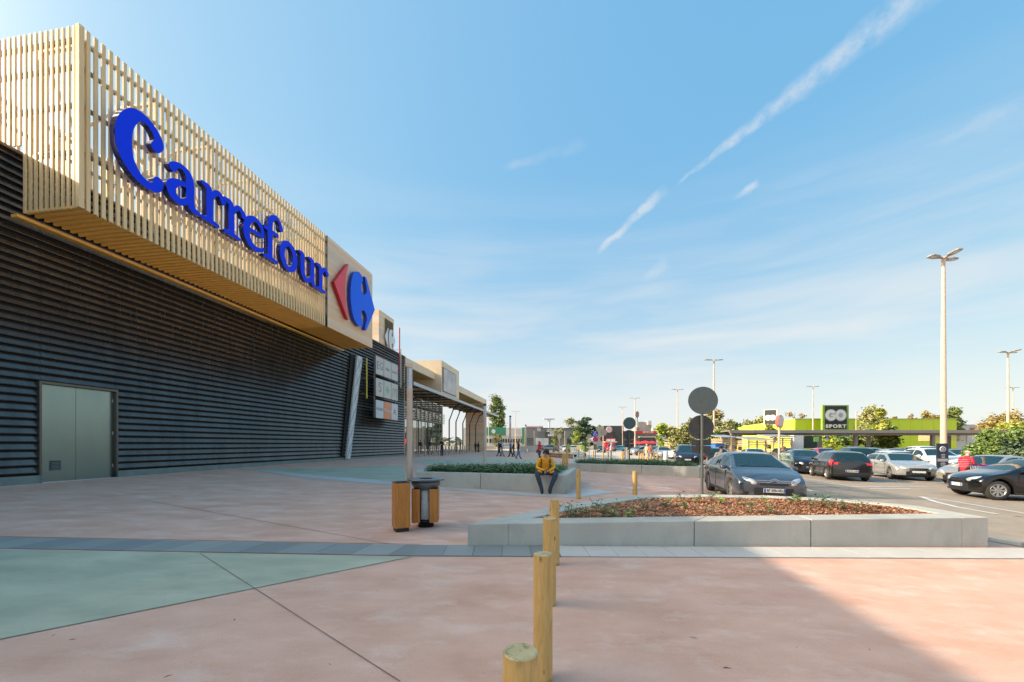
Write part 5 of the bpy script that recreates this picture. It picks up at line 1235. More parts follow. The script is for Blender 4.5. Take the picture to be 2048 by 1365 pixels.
def person(loc, rz, J, mats, label, hair='brown', hairstyle='short', size=1.0, fingers=False, group=None, detail=1, shirt_len=0):
    """J: joint positions (x right of the person, y forward, z up); mats: top, legs, shoes, skin"""
    r = empty('person', loc, rz, label, 'person', group); r.scale = (size,) * 3
    V = []; E = []; Rr = []; idx = {}
    def v(n, p, rad, par=None):
        idx[n] = len(V); V.append(Vector(p)); Rr.append(rad if isinstance(rad, tuple) else (rad, rad))
        if par is not None: E.append((idx[par], idx[n]))
    g = J.get
    pel, chest, neck, head = Vector(J['pelvis']), Vector(J['chest']), Vector(J['neck']), Vector(J['head'])
    bulk = J.get('bulk', 1.0)
    v('pelvis', pel, (.145 * bulk, .115 * bulk)); v('waist', pel.lerp(chest, .45), (.135 * bulk, .10 * bulk), 'pelvis'); v('chest', chest, (.150 * bulk, .105 * bulk), 'waist')
    v('neck', neck, .055, 'chest'); hd = (head - neck).normalized(); face = Vector(J.get('face', (0, 1, 0))).normalized()
    v('jaw', neck.lerp(head, .55) + face * .018, (.062, .068), 'neck'); v('skull', head + face * .008, (.076, .088), 'jaw'); v('crown', head + hd * .075, (.055, .066), 'skull')
    if detail: v('nose', head + face * .106 - hd * .028, .012, 'skull')
    top, leg, shoe, skin = mats; bones = []
    for s, sd in ((-1, 'l'), (1, 'r')):
        sh = Vector(J['sh' + sd]) if 'sh' + sd in J else chest + Vector((s * .175 * bulk, -.0, .085))
        el, wr_ = Vector(J['el' + sd]), Vector(J['wr' + sd]); v('sh' + sd, sh, .062 * bulk, 'chest'); v('el' + sd, el, .046 * bulk, 'sh' + sd); v('wr' + sd, wr_, .031, 'el' + sd)
        hn = Vector(J.get('hn' + sd, wr_ + (wr_ - el).normalized() * .085)); v('hn' + sd, hn, (.036, .022), 'wr' + sd)
        d = (hn - wr_).normalized(); side = d.cross(face).normalized() if abs(d.dot(face)) < .9 else Vector((1, 0, 0)); curl = Vector(J.get('curl' + sd, (0, .3, -.6))).normalized()
        if fingers:
            for k in range(4):
                o = side * (.022 * (k - 1.5)); ln = (.06, .07, .066, .05)[k]; b = hn + o * .9 + d * .022
                v(f'f{sd}{k}a', b, .0105, 'hn' + sd); v(f'f{sd}{k}b', b + d * ln * .5 + curl * ln * .2, .0095, f'f{sd}{k}a'); v(f'f{sd}{k}c', b + d * ln * .7 + curl * ln * .65, .0085, f'f{sd}{k}b')
            tb = wr_.lerp(hn, .5) + side * s * -.03 + curl * .008; v('t' + sd + 'a', tb, .012, 'wr' + sd); v('t' + sd + 'b', tb + d * .035 + curl * .03, .010, 't' + sd + 'a')
        elif detail:
            v('fi' + sd, hn + d * .06 + curl * .03, (.030, .016), 'hn' + sd); v('th' + sd, hn - d * .01 + side * -s * .035 + curl * .02, .012, 'hn' + sd)
        hp = pel + Vector(J.get('hip' + sd, (s * .085 * bulk, 0, -.03))); kn, an = Vector(J['kn' + sd]), Vector(J['an' + sd]); toe = Vector(J['to' + sd])
        v('hp' + sd, hp, .105 * bulk, 'pelvis'); v('md' + sd, hp.lerp(kn, .5), .092 * bulk, 'hp' + sd); v('kn' + sd, kn, .078 * bulk, 'md' + sd); v('cf' + sd, kn.lerp(an, .35), .074 * bulk, 'kn' + sd); v('an' + sd, an, .056, 'cf' + sd)
        v('he' + sd, Vector((an.x, an.y, an.z - .035)) - (toe - an).normalized() * .03, .040, 'an' + sd); v('to' + sd, toe, (.050, .034), 'an' + sd)
        bones += [(sh, el, 0), (el, el.lerp(wr_, .9), 0 if not J.get('bare') else 3), (el.lerp(wr_, .95), hn + d * .1, 3), (hp, kn, 1), (kn, an.lerp(kn, .08), 1), (an, toe, 2)]
    if J.get('skirt'): pass
    bones += [(pel + Vector((0, 0, -.05)), pel + Vector((0, 0, -.0)), 1 if not shirt_len else 0), (pel.lerp(chest, .15), chest, 0), (chest, neck.lerp(chest, .35), 0), (neck, head + hd * .1, 3)]
    me = bpy.data.meshes.new('body'); me.from_pydata([tuple(p) for p in V], E, []); o = bpy.data.objects.new('tmp', me); COL.objects.link(o)
    sk = o.modifiers.new('s', 'SKIN'); sk.use_smooth_shade = True
    for i, sv in enumerate(me.skin_vertices[0].data): sv.radius = Rr[i]; sv.use_root = (i == 0)
    ss = o.modifiers.new('ss', 'SUBSURF'); ss.levels = ss.render_levels = 2 if detail > 1 else 1
    dg = bpy.context.evaluated_depsgraph_get(); nm = bpy.data.meshes.new_from_object(o.evaluated_get(dg)); bpy.data.objects.remove(o)
    nm.materials.clear()
    for m in (top, leg, shoe, skin): nm.materials.append(m)
    for p in nm.polygons:
        c = p.center; best = (9, 0)
        for a, b, k in bones:
            ab = b - a; t_ = max(0, min(1, (c - a).dot(ab) / max(1e-9, ab.length_squared))); dd = (c - a - ab * t_).length - (.03 if k == 0 else 0)
            if dd < best[0]: best = (dd, k)
        p.material_index = best[1]; p.use_smooth = True
    nm.name = 'body'; b = bpy.data.objects.new('body', nm); COL.objects.link(b); b.parent = r
    # hair, ears, eyes
    hm = HAIR[hair]; mb = MB(); back = -face; n = 14; rows_ = 9; vs = []
    up = hd; sidev = face.cross(up).normalized(); f2 = up.cross(sidev).normalized()
    c0 = head + up * .022 - face * .012; sz = {'short': (.088, .102, .092), 'tall': (.094, .106, .125), 'long': (.097, .108, .098), 'bun': (.090, .104, .094), 'none': (.01, .01, .01)}[hairstyle]
    for i in range(rows_ + 1):
        ph = pi * .64 * i / rows_
        for k in range(n):
            a = 2 * pi * k / n; fr = max(0, cos(a)); lim = 1 - .42 * fr ** 1.5; p_ = ph * lim; w = 1 + .05 * noise.noise(Vector((a * 2, ph * 4, 1.3)))
            vs.append(c0 + (f2 * -1 * cos(a) * -1 * sz[1] * sin(p_) + sidev * sin(a) * sz[0] * sin(p_) + up * sz[2] * cos(p_)) * w)
    mb.add(vs, [(i * n + k, i * n + (k + 1) % n, (i + 1) * n + (k + 1) % n, (i + 1) * n + k) for i in range(rows_) for k in range(n)], 0, True)
    if hairstyle == 'long': mb.tube([head - face * .05 + up * .02, head - face * .08 - up * .08, neck - face * .07 - up * .02, neck - face * .09 - up * .12], [.085, .088, .075, .045], 10)
    if hairstyle == 'bun': mb.ell(tuple(head - face * .11 + up * .05), (.045, .045, .045))
    if hairstyle != 'none': h_ = mb.build('hair', hm, r); so_ = h_.modifiers.new('solid', 'SOLIDIFY'); so_.thickness = .012; so_.offset = -1
    if detail:
        mb = MB()
        for s in (-1, 1): mb.ell(tuple(head + sidev * s * .080 - up * .02), (.012, .022, .03), 8, 6)
        mb.build('ear', skin, r)
    if detail > 1:
        for s in (-1, 1):
            mb = MB(); mb.ell(tuple(head + sidev * s * .031 + face * .086 + up * .0), (.010, .010, .008), 8, 6); mb.build('eye', CL['black'], r)
            mb = MB(); q = head + sidev * s * .031 + face * .092 + up * .017; mb.tube([q - sidev * .018, q + up * .004, q + sidev * .018], .0045, 5); mb.build('eyebrow', hm, r)
        mb = MB(); q = head + face * .088 - up * .062; mb.tube([q - sidev * .022, q + face * .004, q + sidev * .022], .006, 5); mb.build('mouth', M('lips', (.42, .14, .11), None), r)
    return r
def stand(step=.0, lean=0.0, arms='down', face=(0, 1, 0), bulk=1.0, h=1.72):
    k = h / 1.72; st = step * .58
    J = dict(pelvis=(0, 0, .93), chest=(0, .02 + lean * .35, 1.29), neck=(0, .03 + lean * .5, 1.46), head=(0, .055 + lean * .62, 1.60), face=face, bulk=bulk,
             knl=(-.10, .10 * st + .02, .50), knr=(.10, -.02 * st + .03, .50), anl=(-.10, .36 * st, .085), anr=(.10, -.40 * st, .085 + .05 * abs(st)), tol=(-.11, .36 * st + .17, .035), tor=(.11, -.40 * st + .15, .035))
    sg = dict(down=((-.24, -.04 - .12 * st, 1.12), (-.26, .03 - .26 * st, .88), (.24, -.02 + .10 * st, 1.12), (.26, .04 + .26 * st, .88)),
              front=((-.25, .0, 1.12), (-.10, .22, 1.14), (.25, .0, 1.12), (.10, .22, 1.16)), hip=((-.34, -.06, 1.14), (-.17, .02, .97), (.24, -.02, 1.12), (.24, .05, .88)),
              push=((-.24, .16, 1.12), (-.20, .46, 1.08), (.24, .16, 1.12), (.20, .46, 1.08)))[arms]
    J.update(ell=sg[0], wrl=sg[1], elr=sg[2], wrr=sg[3])
    return {a: (tuple(c * k for c in b) if isinstance(b, tuple) and a != 'face' else b) for a, b in J.items()}
def rzto(dx, dy): return atan2(-dx, dy)      # turns +y into (dx, dy)
# the young man in yellow, sitting on the planter rim
seat = .66; sx, sy = (1089 - 1024) / F * 12.75, 12.62; gz = G(sx, sy - .3); sh_ = seat
kid = person((sx, sy + .12, gz), rzto(.05, -1), dict(pelvis=(0, .0, seat - gz + .105), bulk=1.10, chest=(0, .18, seat - gz + .435), neck=(0, .27, seat - gz + .565), head=(.0, .33, seat - gz + .695), face=(.55, .8, -.22),
     shl=(-.20, .19, seat - gz + .49), shr=(.20, .19, seat - gz + .49), ell=(-.285, .26, seat - gz + .25), elr=(.285, .26, seat - gz + .25), wrl=(-.09, .44, seat - gz + .17), wrr=(.11, .42, seat - gz + .18),
     hnl=(-.02, .48, seat - gz + .15), hnr=(.04, .48, seat - gz + .17), curll=(.5, .3, -.6), curlr=(-.5, .3, -.6), hipl=(-.10, .05, 0), hipr=(.10, .05, 0), knl=(-.30, .50, seat - gz + .06), knr=(.30, .50, seat - gz + .06),
     anl=(-.10, .36, .10), anr=(.12, .36, .10), tol=(-.11, .54, .035), tor=(.15, .54, .035)), (CL['yellow'], CL['denim'], CL['shoe'], m_skin), 'young man in a yellow hoodie and dark jeans sitting on the planter rim', 'black', 'tall', 1.0, True, None, 2)
zs = seat - gz
mb = MB(); P = [(.085 * cos(a), .17 + .085 * sin(a) * .9 + .05, zs + .555 + .03 * cos(a * 1)) for a in [2 * pi * i / 16 for i in range(17)]]; mb.tube([(p[0] * 1.25, p[1], zs + .545 - .06 * max(0, sin(2 * pi * i / 16)) + .02) for i, p in enumerate(P)], .040, 10, cap=False); mb.build('hood', CL['yellow'], kid)
mb = MB(); mb.tube([(-.03, .31, zs + .50), (-.035, .325, zs + .40)], .004, 5); mb.tube([(.03, .31, zs + .50), (.035, .325, zs + .43)], .004, 5); mb.build('drawstring', CL['white'], kid)
mb = MB()
for s in (-1, 1): mb.tube([(s * .13, .03, zs + .56), (s * .14, .14, zs + .59), (s * .14, .265, zs + .52), (s * .135, .30, zs + .40), (s * .15, .22, zs + .22), (s * .17, .06, zs + .16)], .018, 6)
bp = empty('backpack', kid.location, 0, 'black backpack worn on the back of the seated young man', 'backpack'); bp.rotation_euler = kid.rotation_euler
mb.build('shoulder_strap', CL['black'], bp)
mb = MB(); mb.ell((.0, -.06, zs + .38), (.16, .11, .22), 16, 12); mb.ell((0, -.14, zs + .30), (.12, .06, .13), 12, 8); mb.build('bag', CL['black'], bp)
mb = MB(); mb.box((.0, .515, zs + .13), (.07, .012, .13)); ph_ = mb.build('phone', m_black); ph_.location = kid.location; ph_.rotation_euler = kid.rotation_euler; tag(ph_, "small dark phone held in the seated young man's hands", 'phone')
# the woman in the striped red jacket pushing a trolley
P0 = at(1928, 17.0)
red = person(P0, rzto(.93, .25), stand(.25, .36, 'push', (0.1, 1, -.35), 1.12, 1.62), (CL['red'], CL['black'], CL['black'], m_skinp), 'grey haired woman in a striped red jacket bending over a blue shopping trolley', 'grey', 'short', 1.0, True, None, 2, 1)
mb = MB(); ks = 1.62 / 1.72
for z_, y_, w_ in ((1.30, .13, .235), (1.22, .10, .225), (1.14, .07, .21), (1.06, .045, .205), (.98, .02, .20)): mb.tube([(w_ * ks * 1.06 * cos(a), (y_ + w_ * .76 * sin(a)) * ks, z_ * ks) for a in [2 * pi * i / 20 for i in range(21)]], .009, 5, cap=False)
mb.build('jacket_stripe', M('stripe_pink', (.72, .30, .32), None, rough=.8), red)
tr_ = empty('shopping_trolley', at(1958, 17.0), rzto(.93, .12), 'blue and red shopping trolley pushed by the woman in red', 'trolley')
m_tb = M('trolley_blue', (.03, .10, .62), None, rough=.35); m_tr = M('trolley_red', (.62, .04, .08), None, rough=.4)
mb = MB(); 
def cage(mb, b, t, z0, z1, r, n=6):
    lo = [(-b[0], b[1], z0), (b[0], b[1], z0), (b[0], b[2], z0 + .08), (-b[0], b[2], z0 + .08)]; hi = [(-t[0], t[1], z1), (t[0], t[1], z1), (t[0], t[2], z1), (-t[0], t[2], z1)]
    for k in range(4):
        a0, a1, h0, h1 = Vector(lo[k]), Vector(lo[(k + 1) % 4]), Vector(hi[k]), Vector(hi[(k + 1) % 4])
        for f in range(n + 1): mb.tube([a0.lerp(a1, f / n), h0.lerp(h1, f / n)], r, 4)
        for g_ in (0, .33, .66, 1): mb.tube([a0.lerp(h0, g_), a1.lerp(h1, g_)], r * 1.4, 4)
cage(mb, (.20, .05, .72), (.26, -.02, .88), .52, .98, .007); mb.build('basket', m_tb, tr_)
mb = MB(); mb.tube([(-.28, -.02, 1.0), (.28, -.02, 1.0), (.26, .9, .99), (-.26, .9, .99), (-.28, -.02, 1.0)], .016, 6); mb.build('basket_rim', m_tb, tr_)
mb = MB(); mb.tube([(-.28, -.10, 1.04), (.28, -.10, 1.04)], .022, 8); mb.tube([(-.28, -.10, 1.04), (-.27, .0, .95)], .014, 6); mb.tube([(.28, -.10, 1.04), (.27, .0, .95)], .014, 6); mb.build('handle', m_tr, tr_)
mb = MB(); 
for s in (-1, 1): mb.tube([(s * .24, 0, .95), (s * .25, .08, .14), (s * .2, .82, .14)], .014, 6)
mb.build('frame', m_steel, tr_)
for s in (-1, 1):
    for y in (.1, .8): mb = MB(); mb.lathe([(0, -.015), (.06, -.015), (.06, .015), (0, .015)], 12, (s * .22, y, .06), axis='x'); mb.build('wheel', m_black, tr_)
# woman in pale green behind the slate car, man's head behind it, small child
person(at(1573, 16.0), rzto(-.8, -.35), stand(0, .22, 'front', (0.1, 1, -.5), 1.12, 1.66), (CL['pale'], CL['beige'], CL['dark'], m_skinp), 'auburn haired woman in a pale green top looking down beside the slate car', 'auburn', 'short', 1.0, False, None, 2)
person(at(1441, 17.4), rzto(.6, .8), stand(0, .2, 'front', (0, 1, -.3), 1.0, 1.62), (CL['beige'], CL['jean'], CL['dark'], m_skinp), 'dark haired person whose head shows behind the rear of the slate car', 'brown', 'bun', 1.0, False, None, 1)
person(at(1413.5, 20.0), rzto(-.1, -1), stand(.1, 0, 'front', (0, 1, -.1), 1.05, 1.72), (CL['grisp'], CL['beige'], CL['dark'], m_skinp), 'small child in a pale top standing right of the round sign pole', 'auburn', 'short', .62, False, None, 1)
# walkers on the plaza
def walker(px, Y, d, mats, label, step=.8, hair='brown', hs='short', h=1.75, arms='down', grp=None, detail=1, bulk=1.0, face=(0, 1, 0), sl=0):
    return person(at(px, Y), rzto(*d), stand(step, .04, arms, face, bulk, h), mats, label, hair, hs, 1.0, False, grp, detail, sl)
c = CL
walker(1079.5, 36, (-.75, -.5), (c['red'], c['denim'], c['dark'], m_skinp), 'woman in a bright red jacket walking with a dark red bag', .7, 'auburn', 'long', 1.70, 'hip', sl=1)
x, y, z = at(1078.3, 35.6); mb = MB(); mb.prism([(-.17, 0), (.17, 0), (.14, .30), (-.14, .30)], -.05, .05, axis='y'); bg = mb.build('bag', CL['maroon'], None, loc=(x - .1, y, z + .62)); mb = MB(); mb.tube([(-.1, 0, .30), (-.05, 0, .48), (.05, 0, .48), (.1, 0, .30)], .012, 5); mb.build('strap', CL['maroon'], bg)
tag(bg, 'dark red hand bag carried by the woman in the red jacket', 'bag')
walker(1036.5, 36.5, (.9, -.3), (c['black'], c['blue'], c['dark'], m_skinp), 'long haired woman in a black coat striding right', .85, 'brown', 'long', 1.72, sl=1, bulk=1.05)
walker(1022, 42, (-.9, .3), (c['blue'], c['black'], c['dark'], m_skinp), 'walker in dark clothes half hidden by the third lamp column', .9, 'black', 'short', 1.76)
walker(1027, 43, (.9, .1), (c['dark'], c['brown'], c['dark'], m_skinp), 'walker in a dark jacket and brown trousers just right of the third lamp column', .6, 'black', 'short', 1.72)
walker(999, 43.5, (-.9, .2), (c['dark'], c['dark'], c['dark'], m_skinp), 'rear walker of the left pair, in dark clothes', .9, 'black', 'short', 1.74)
walker(1003.5, 42.5, (.9, .1), (c['white'], c['grey'], c['dark'], m_skinp), 'man in a dark vest over a white shirt, in the left walking pair', .95, 'black', 'short', 1.78)
mb = MB(); mb.lathe([(.17, 1.02), (.185, 1.2), (.17, 1.42), (.10, 1.46)], 14); vst = mb.build('vest', CL['dark'], None); vst.parent = [o for o in COL.objects if o.get('label', '').startswith('man in a dark vest over')][0]
walker(951, 62, (.6, .5), (c['dark'], c['black'], c['dark'], m_skinp), 'left one of the dark clothed pair near the boarded end wall', .7, 'brown', 'long', 1.66)
walker(956.5, 61, (.7, .4), (c['black'], c['black'], c['dark'], m_skinp), 'right one of the dark clothed pair near the boarded end wall', .7, 'brown', 'short', 1.7)
walker(884, 40.5, (-.3, -1), (c['dark'], c['denim'], c['dark'], m_skinp), 'man in a dark jacket standing behind the steel bollards', .1, 'black', 'short', 1.80, 'front')
walker(859, 44, (.8, -.2), (c['black'], c['brown'], c['dark'], m_skinp), 'woman in a black jacket walking before the glass doors', .7, 'brown', 'long', 1.66)
walker(840.5, 46, (.3, 1), (c['dark'], c['dark'], c['dark'], m_skinp), 'dim figure at the left end of the glass doors', .3, 'black', 'short', 1.66)
walker(921, 60, (-.8, .1), (c['black'], c['dark'], c['dark'], m_skinp), 'small dark figure leaning near the last bollards', .4, 'black', 'long', 1.62)
walker(1137, 57.5, (.1, -1), (c['lime'], c['dark'], c['dark'], m_skinp), 'man in a lime green jacket standing before the stone bed', .05, 'brown', 'short', 1.74, bulk=1.15, sl=1)
walker(1221.5, 39.2, (.9, -.4), (c['white'], c['grey'], c['dark'], m_skinp), 'man in a white shirt bowing his head in the far sunlight', .05, 'grey', 'short', 1.72, 'front', face=(0, 1, -.8))
walker(1292.5, 39.5, (.8, .3), (c['beige'], c['beige'], c['beige'], m_skinp), 'person in beige walking behind the far timber posts', .6, 'grey', 'short', 1.66)
walker(1300, 40.5, (.8, .3), (c['rust'], c['grey'], c['dark'], m_skinp), 'person in a rust orange jacket beside the one in beige', .5, 'brown', 'short', 1.68, bulk=1.1, sl=1)
# golf cart and its driver
P = at(1160, 47); gc = empty('golf_cart', P, rzto(-.25, -1), 'white golf cart with a flat roof crossing the far plaza', 'cart')
mb = MB(); mb.prism([(-.6, .30), (-.62, .55), (-.35, .78), (.35, .78), (.62, .55), (.6, .30)], .45, 1.25, axis='y'); mb.build('front_cowl', PAINT['white'], gc, bevel=.05)
mb = MB(); mb.bb(-.6, .6, -1.15, .5, .28, .40); mb.bb(-.58, .58, -1.15, -.45, .40, .78); mb.build('chassis', PAINT['white'], gc)
mb = MB(); mb.bb(-.5, .5, -.9, -.35, .781, .88); mb.bb(-.5, .5, -1.0, -.86, .881, 1.3); mb.build('seat', CL['beige'], gc)
mb = MB(); mb.bb(-.66, .66, -1.15, .75, 1.86, 1.93); mb.build('roof', m_dark, gc)
for sx, sy, ty in ((-.58, 1.0, .7), (.58, 1.0, .7), (-.58, -1.1, -1.1), (.58, -1.1, -1.1)): mb = MB(); mb.tube([(sx, sy, .7), (sx, ty, 1.88)], .022, 6); mb.build('roof_post', m_dark, gc)
for s in (-1, 1):
    for y in (.85, -.8): mb = MB(); mb.lathe([(0, -.09), (.22, -.09), (.24, -.05), (.24, .05), (.22, .09), (0, .09)], 16, (s * .56, y, .24), axis='x'); mb.build('wheel', m_tyre, gc)
for s in (-1, 1): mb = MB(); mb.ell((s * .42, 1.25, .6), (.09, .03, .06)); mb.build('headlight', m_lens, gc)
mb = MB(); mb.tube([(-.25, .55, .8), (-.25, .2, 1.1)], .02, 6); mb.tube([(-.25 + .17 * cos(a), .2 + .05 * sin(a), 1.1 + .15 * sin(a)) for a in [2 * pi * i / 14 for i in range(15)]], .015, 5, cap=False); mb.build('steering_wheel', m_black, gc)
z0 = .88
dr = person(P, rzto(-.25, -1), dict(pelvis=(-.22, -.62, z0 + .08), chest=(-.22, -.58, z0 + .42), neck=(-.22, -.56, z0 + .56), head=(-.22, -.53, z0 + .70), face=(0, 1, 0), ell=(-.46, -.40, z0 + .24), elr=(.02, -.40, z0 + .24), wrl=(-.36, -.10, z0 + .22), wrr=(-.10, -.10, z0 + .22),
     knl=(-.34, -.12, z0 + .04), knr=(-.12, -.12, z0 + .04), anl=(-.34, .1, .46), anr=(-.12, .1, .46), tol=(-.34, .26, .43), tor=(-.12, .26, .43)), (CL['neon'], CL['neon'], CL['dark'], m_skinp), 'driver in high visibility yellow green clothing inside the golf cart', 'brown', 'short', 1.0)
# ================================================================== background: helper for boxes placed by picture column, distance and height
def pb(x0, x1, Y, y_top, y_bot=None, depth=12):
    """front rectangle seen between two columns at distance Y -> X0, X1, z0, z1"""
    X0, X1 = (x0 - 1024) / F * Y, (x1 - 1024) / F * Y; z1 = zat(y_top, Y); z0 = G((X0 + X1) / 2, Y) - .1 if y_bot is None else zat(y_bot, Y); return X0, X1, z0, z1
def fbox(name, x0, x1, Y, yt, yb, d, mat, par, org, push=0.0):
    X0, X1, z0, z1 = pb(x0, x1, Y, yt, yb); mb = MB(); mb.bb(X0, X1, Y - push, Y - push + d, z0, z1); return mb.build(name, mat, par, org)
def bld(name, px, Y, label, cat='building'): 
    P = at(px, Y); return empty(name, P, 0, label, cat), tuple(P)
# ------------------------------------------------------------------ covered walkway over the parking
m_can = M('walkway_fascia', (.30, .265, .23), (.34, .30, .26), 3, .5); m_can_shaded = M('walkway_shaded', (.22, .19, .165), (.27, .23, .20), 2, .6)  # second tone is a darker copy: shade under the roof put into the colour
YW = 46; wk, org = bld('covered_walkway', 1700, YW, 'long flat roofed walkway on square posts crossing behind the parked cars', 'walkway')
X0, X1, z0, z1 = pb(1459, 2120, YW, 860.5, 866.5); mb = MB(); mb.bb(X0, X1, YW, YW + .12, z0, z1); mb.build('fascia', m_can, wk, org)
mb = MB(); xl = (1436 - 1024) / F * (YW + 4.4)
mb.add([(X0, YW + .121, z1 - .02), (X1, YW + .121, z1 - .02), (X1, YW + 4.5, z1 - .02), (xl, YW + 4.5, z1 - .02)] + [(X0, YW + .121, z1 - .14), (X1, YW + .121, z1 - .14), (X1, YW + 4.5, z1 - .14), (xl, YW + 4.5, z1 - .14)], [(0, 1, 2, 3), (7, 6, 5, 4), (0, 3, 7, 4), (3, 2, 6, 7), (1, 5, 6, 2)]); mb.build('roof', m_can, wk, org)
mb = MB(); mb.bb(X0 + .5, X1, YW + .5, YW + .8, z1 - .62, z1 - .15); mb.bb(X0 + .6, X1, YW + 3.6, YW + 3.9, z1 - .55, z1 - .15); mb.build('beam', m_can_shaded, wk, org)
for pf, pr in ((1465, 1480), (1586, 1600), (1711, 1737), (1865, 1897), (1995, 2030)):
    for p, yy in ((pf, YW + .65), (pr, YW + 3.75)):
        x = (p - 1024) / F * yy; mb = MB(); mb.bb(x - .17, x + .17, yy - .15, yy + .15, G(x, yy) - .1, z1 - .6); mb.build('post', m_can_shaded if p in (pf,) else m_can, wk, org)
# ------------------------------------------------------------------ trolley shelters of timber slats
m_lath = M('timber_lath', (.58, .40, .25), (.68, .50, .33), 6, .6); m_shroof = M('shelter_roof', (.30, .32, .34), None, rough=.5)
def shelter(x0, x1, Y, yt, yb, label, n=8, slope=True):
    r, org = bld('trolley_shelter', (x0 + x1) / 2, Y, label, 'shelter'); X0, X1, z0, z1 = pb(x0, x1, Y, yt, yb); h = z1 - z0
    for i in range(n):
        if n > 5 and i in (2, 3) : continue
        z = z0 + h * (i + .3) / n; mb = MB(); mb.bb(X0, X1, Y - .03, Y, z, z + h / n * .55); mb.build('timber_lath', m_lath, r, org)
        mb = MB(); mb.bb(X0 - .0, X0 + .03, Y + .03, Y + 2.3, z, z + h / n * .55); mb.build('timber_lath', m_lath, r, org)
        mb = MB(); mb.bb(X0, X1, Y + 2.3, Y + 2.33, z, z + h / n * .55); mb.build('timber_lath', m_lath, r, org)
    for x in (X0 + .1, (X0 + X1) / 2, X1 - .1):
        mb = MB(); mb.bb(x - .05, x + .05, Y + .001, Y + .1, z0 - .3, z1); mb.build('post', m_can, r, org)
    mb = MB(); mb.add([(X0 - .2, Y - .2, z1 + .05), (X1 + .2, Y - .2, z1 + .05), (X1 + .2, Y + 2.5, z1 + .35), (X0 - .2, Y + 2.5, z1 + .35), (X0 - .2, Y - .2, z1 + .13), (X1 + .2, Y - .2, z1 + .13), (X1 + .2, Y + 2.5, z1 + .43), (X0 - .2, Y + 2.5, z1 + .43)], [(3, 2, 1, 0), (4, 5, 6, 7), (0, 1, 5, 4), (2, 3, 7, 6), (1, 2, 6, 5), (3, 0, 4, 7)]); mb.build('roof', m_shroof, r, org)
    return r
shelter(1444, 1471, 42, 877, 906, 'timber slatted trolley shelter at the left end of the walkway')
s2 = shelter(1496, 1534, 40, 881, 908, 'timber slatted trolley shelter in the middle under the walkway')
shelter(1546, 1586, 43, 876, 905, 'timber slatted trolley shelter before the white pillar', 8)
shelter(1340, 1366, 62, 884, 900, 'small far timber slatted shelter left of the people carrier', 5)
shelter(1868, 1935, 60, 870, 882, 'far timber slatted shelter right of the lime store under the walkway', 5)
# blue tipper body and white pillar
r, org = bld('white_pillar', 1596, 44, 'broad white pillar under the walkway beside the dark poster board', 'pillar'); fbox('shaft', 1588, 1607, 44.9, 871, 903, .6, m_white, r, org)
r, org = bld('poster_board', 1620, 45, 'dark poster board with a green label under the walkway', 'board'); fbox('board', 1609, 1634, 45.5, 872, 897, .2, M('poster_dark', (.02, .035, .03), None), r, org)
fbox('green_label', 1627, 1637, 45.5, 874, 884, .04, M('label_green', (.22, .50, .12), None), r, org, .07)
r, org = bld('stone_pillar', 1640, 50, 'grey stone clad pillar right of the dark poster board', 'pillar'); fbox('shaft', 1634, 1644, 50, 872, 898, .6, M('grey_stone', (.42, .41, .39), (.6, .58, .55), 6, .8, bump=.5), r, org)
r, org = bld('blue_box', 1444, 38, 'bright blue box behind the slate car and the dark haired person', 'box'); fbox('box', 1431, 1449, 38, 889, 898, 2, M('bright_blue', (.04, .20, .62), None), r, org); fbox('lid', 1430, 1450, 38, 888, 889, 2.1, M('blue_lid', (.03, .14, .5), None), r, org, .03)
r, org = bld('blue_skip', 1688, 60, 'blue container seen under the walkway between the shrubs', 'container'); fbox('box', 1678, 1698, 60, 871, 878, 3, M('skip_blue', (.04, .14, .55), None), r, org); fbox('rim', 1677, 1700, 60, 869.5, 871, 3.1, M('skip_rim', (.08, .2, .62), None), r, org, .03)
# ------------------------------------------------------------------ lime green sports store
m_lime = M('lime_metal', (.50, .62, .015), (.55, .66, .03), .4, .5, stretch=(1, 1, .1)); m_lime_lit = M('lime_metal_sunlit', (.66, .68, .05), (.74, .74, .10), .3, .5)  # side panels yellower and brighter: sunlight on that wall put into the colour
YL = 92; ls, org = bld('lime_green_store', 1750, YL, 'low lime green sports store behind the walkway', 'store')
X0, X1, z0, z1 = pb(1590, 1913, YL, 839, None)
Xb, Yb = 79.7, 143.0
mb = MB(); mb.prism([(X0, YL), (X1, YL), (X1 + 14, Yb), (Xb, Yb)], z0, z1); mb.build('wall', m_lime, ls, org)
mb = MB(); mb.prism([(X0 - .1, YL - .08), (X1 + .1, YL - .08), (X1 + 14.1, Yb), (Xb - .1, Yb)], z1 + .002, z1 + .18); mb.build('cap', M('lime_cap', (.42, .48, .12), None), ls, org)
npn = 14
for i in range(npn): mb = MB(); a = X0 + (X1 - X0) * i / npn; mb.bb(a + .03, a + (X1 - X0) / npn - .03, YL - .05, YL - .003, z0 + 1, z1 - .03); mb.build('wall_panel', m_lime, ls, org)
for i in range(8):
    f0, f1 = (i + .02) / 8, (i + .98) / 8; a = (X0 + (Xb - X0) * f0, YL + (Yb - YL) * f0); b = (X0 + (Xb - X0) * f1, YL + (Yb - YL) * f1)
    mb = MB(); mb.prism([(a[0] - .08, a[1] + .02), (b[0] - .08, b[1] + .02), (b[0] - .02, b[1]), (a[0] - .02, a[1])], z0 + 1, z1 - .03); mb.build('side_panel', m_lime_lit, ls, org)
sg, so_ = bld('store_sign_tower', 1672, YL - 2, 'lime and black sign tower of the sports store reading GO SPORT', 'sign')
fbox('frame', 1645, 1697.5, YL - 2.6, 810.5, 865, .5, M('lime_frame', (.30, .45, .08), None, rough=.5), sg, so_)
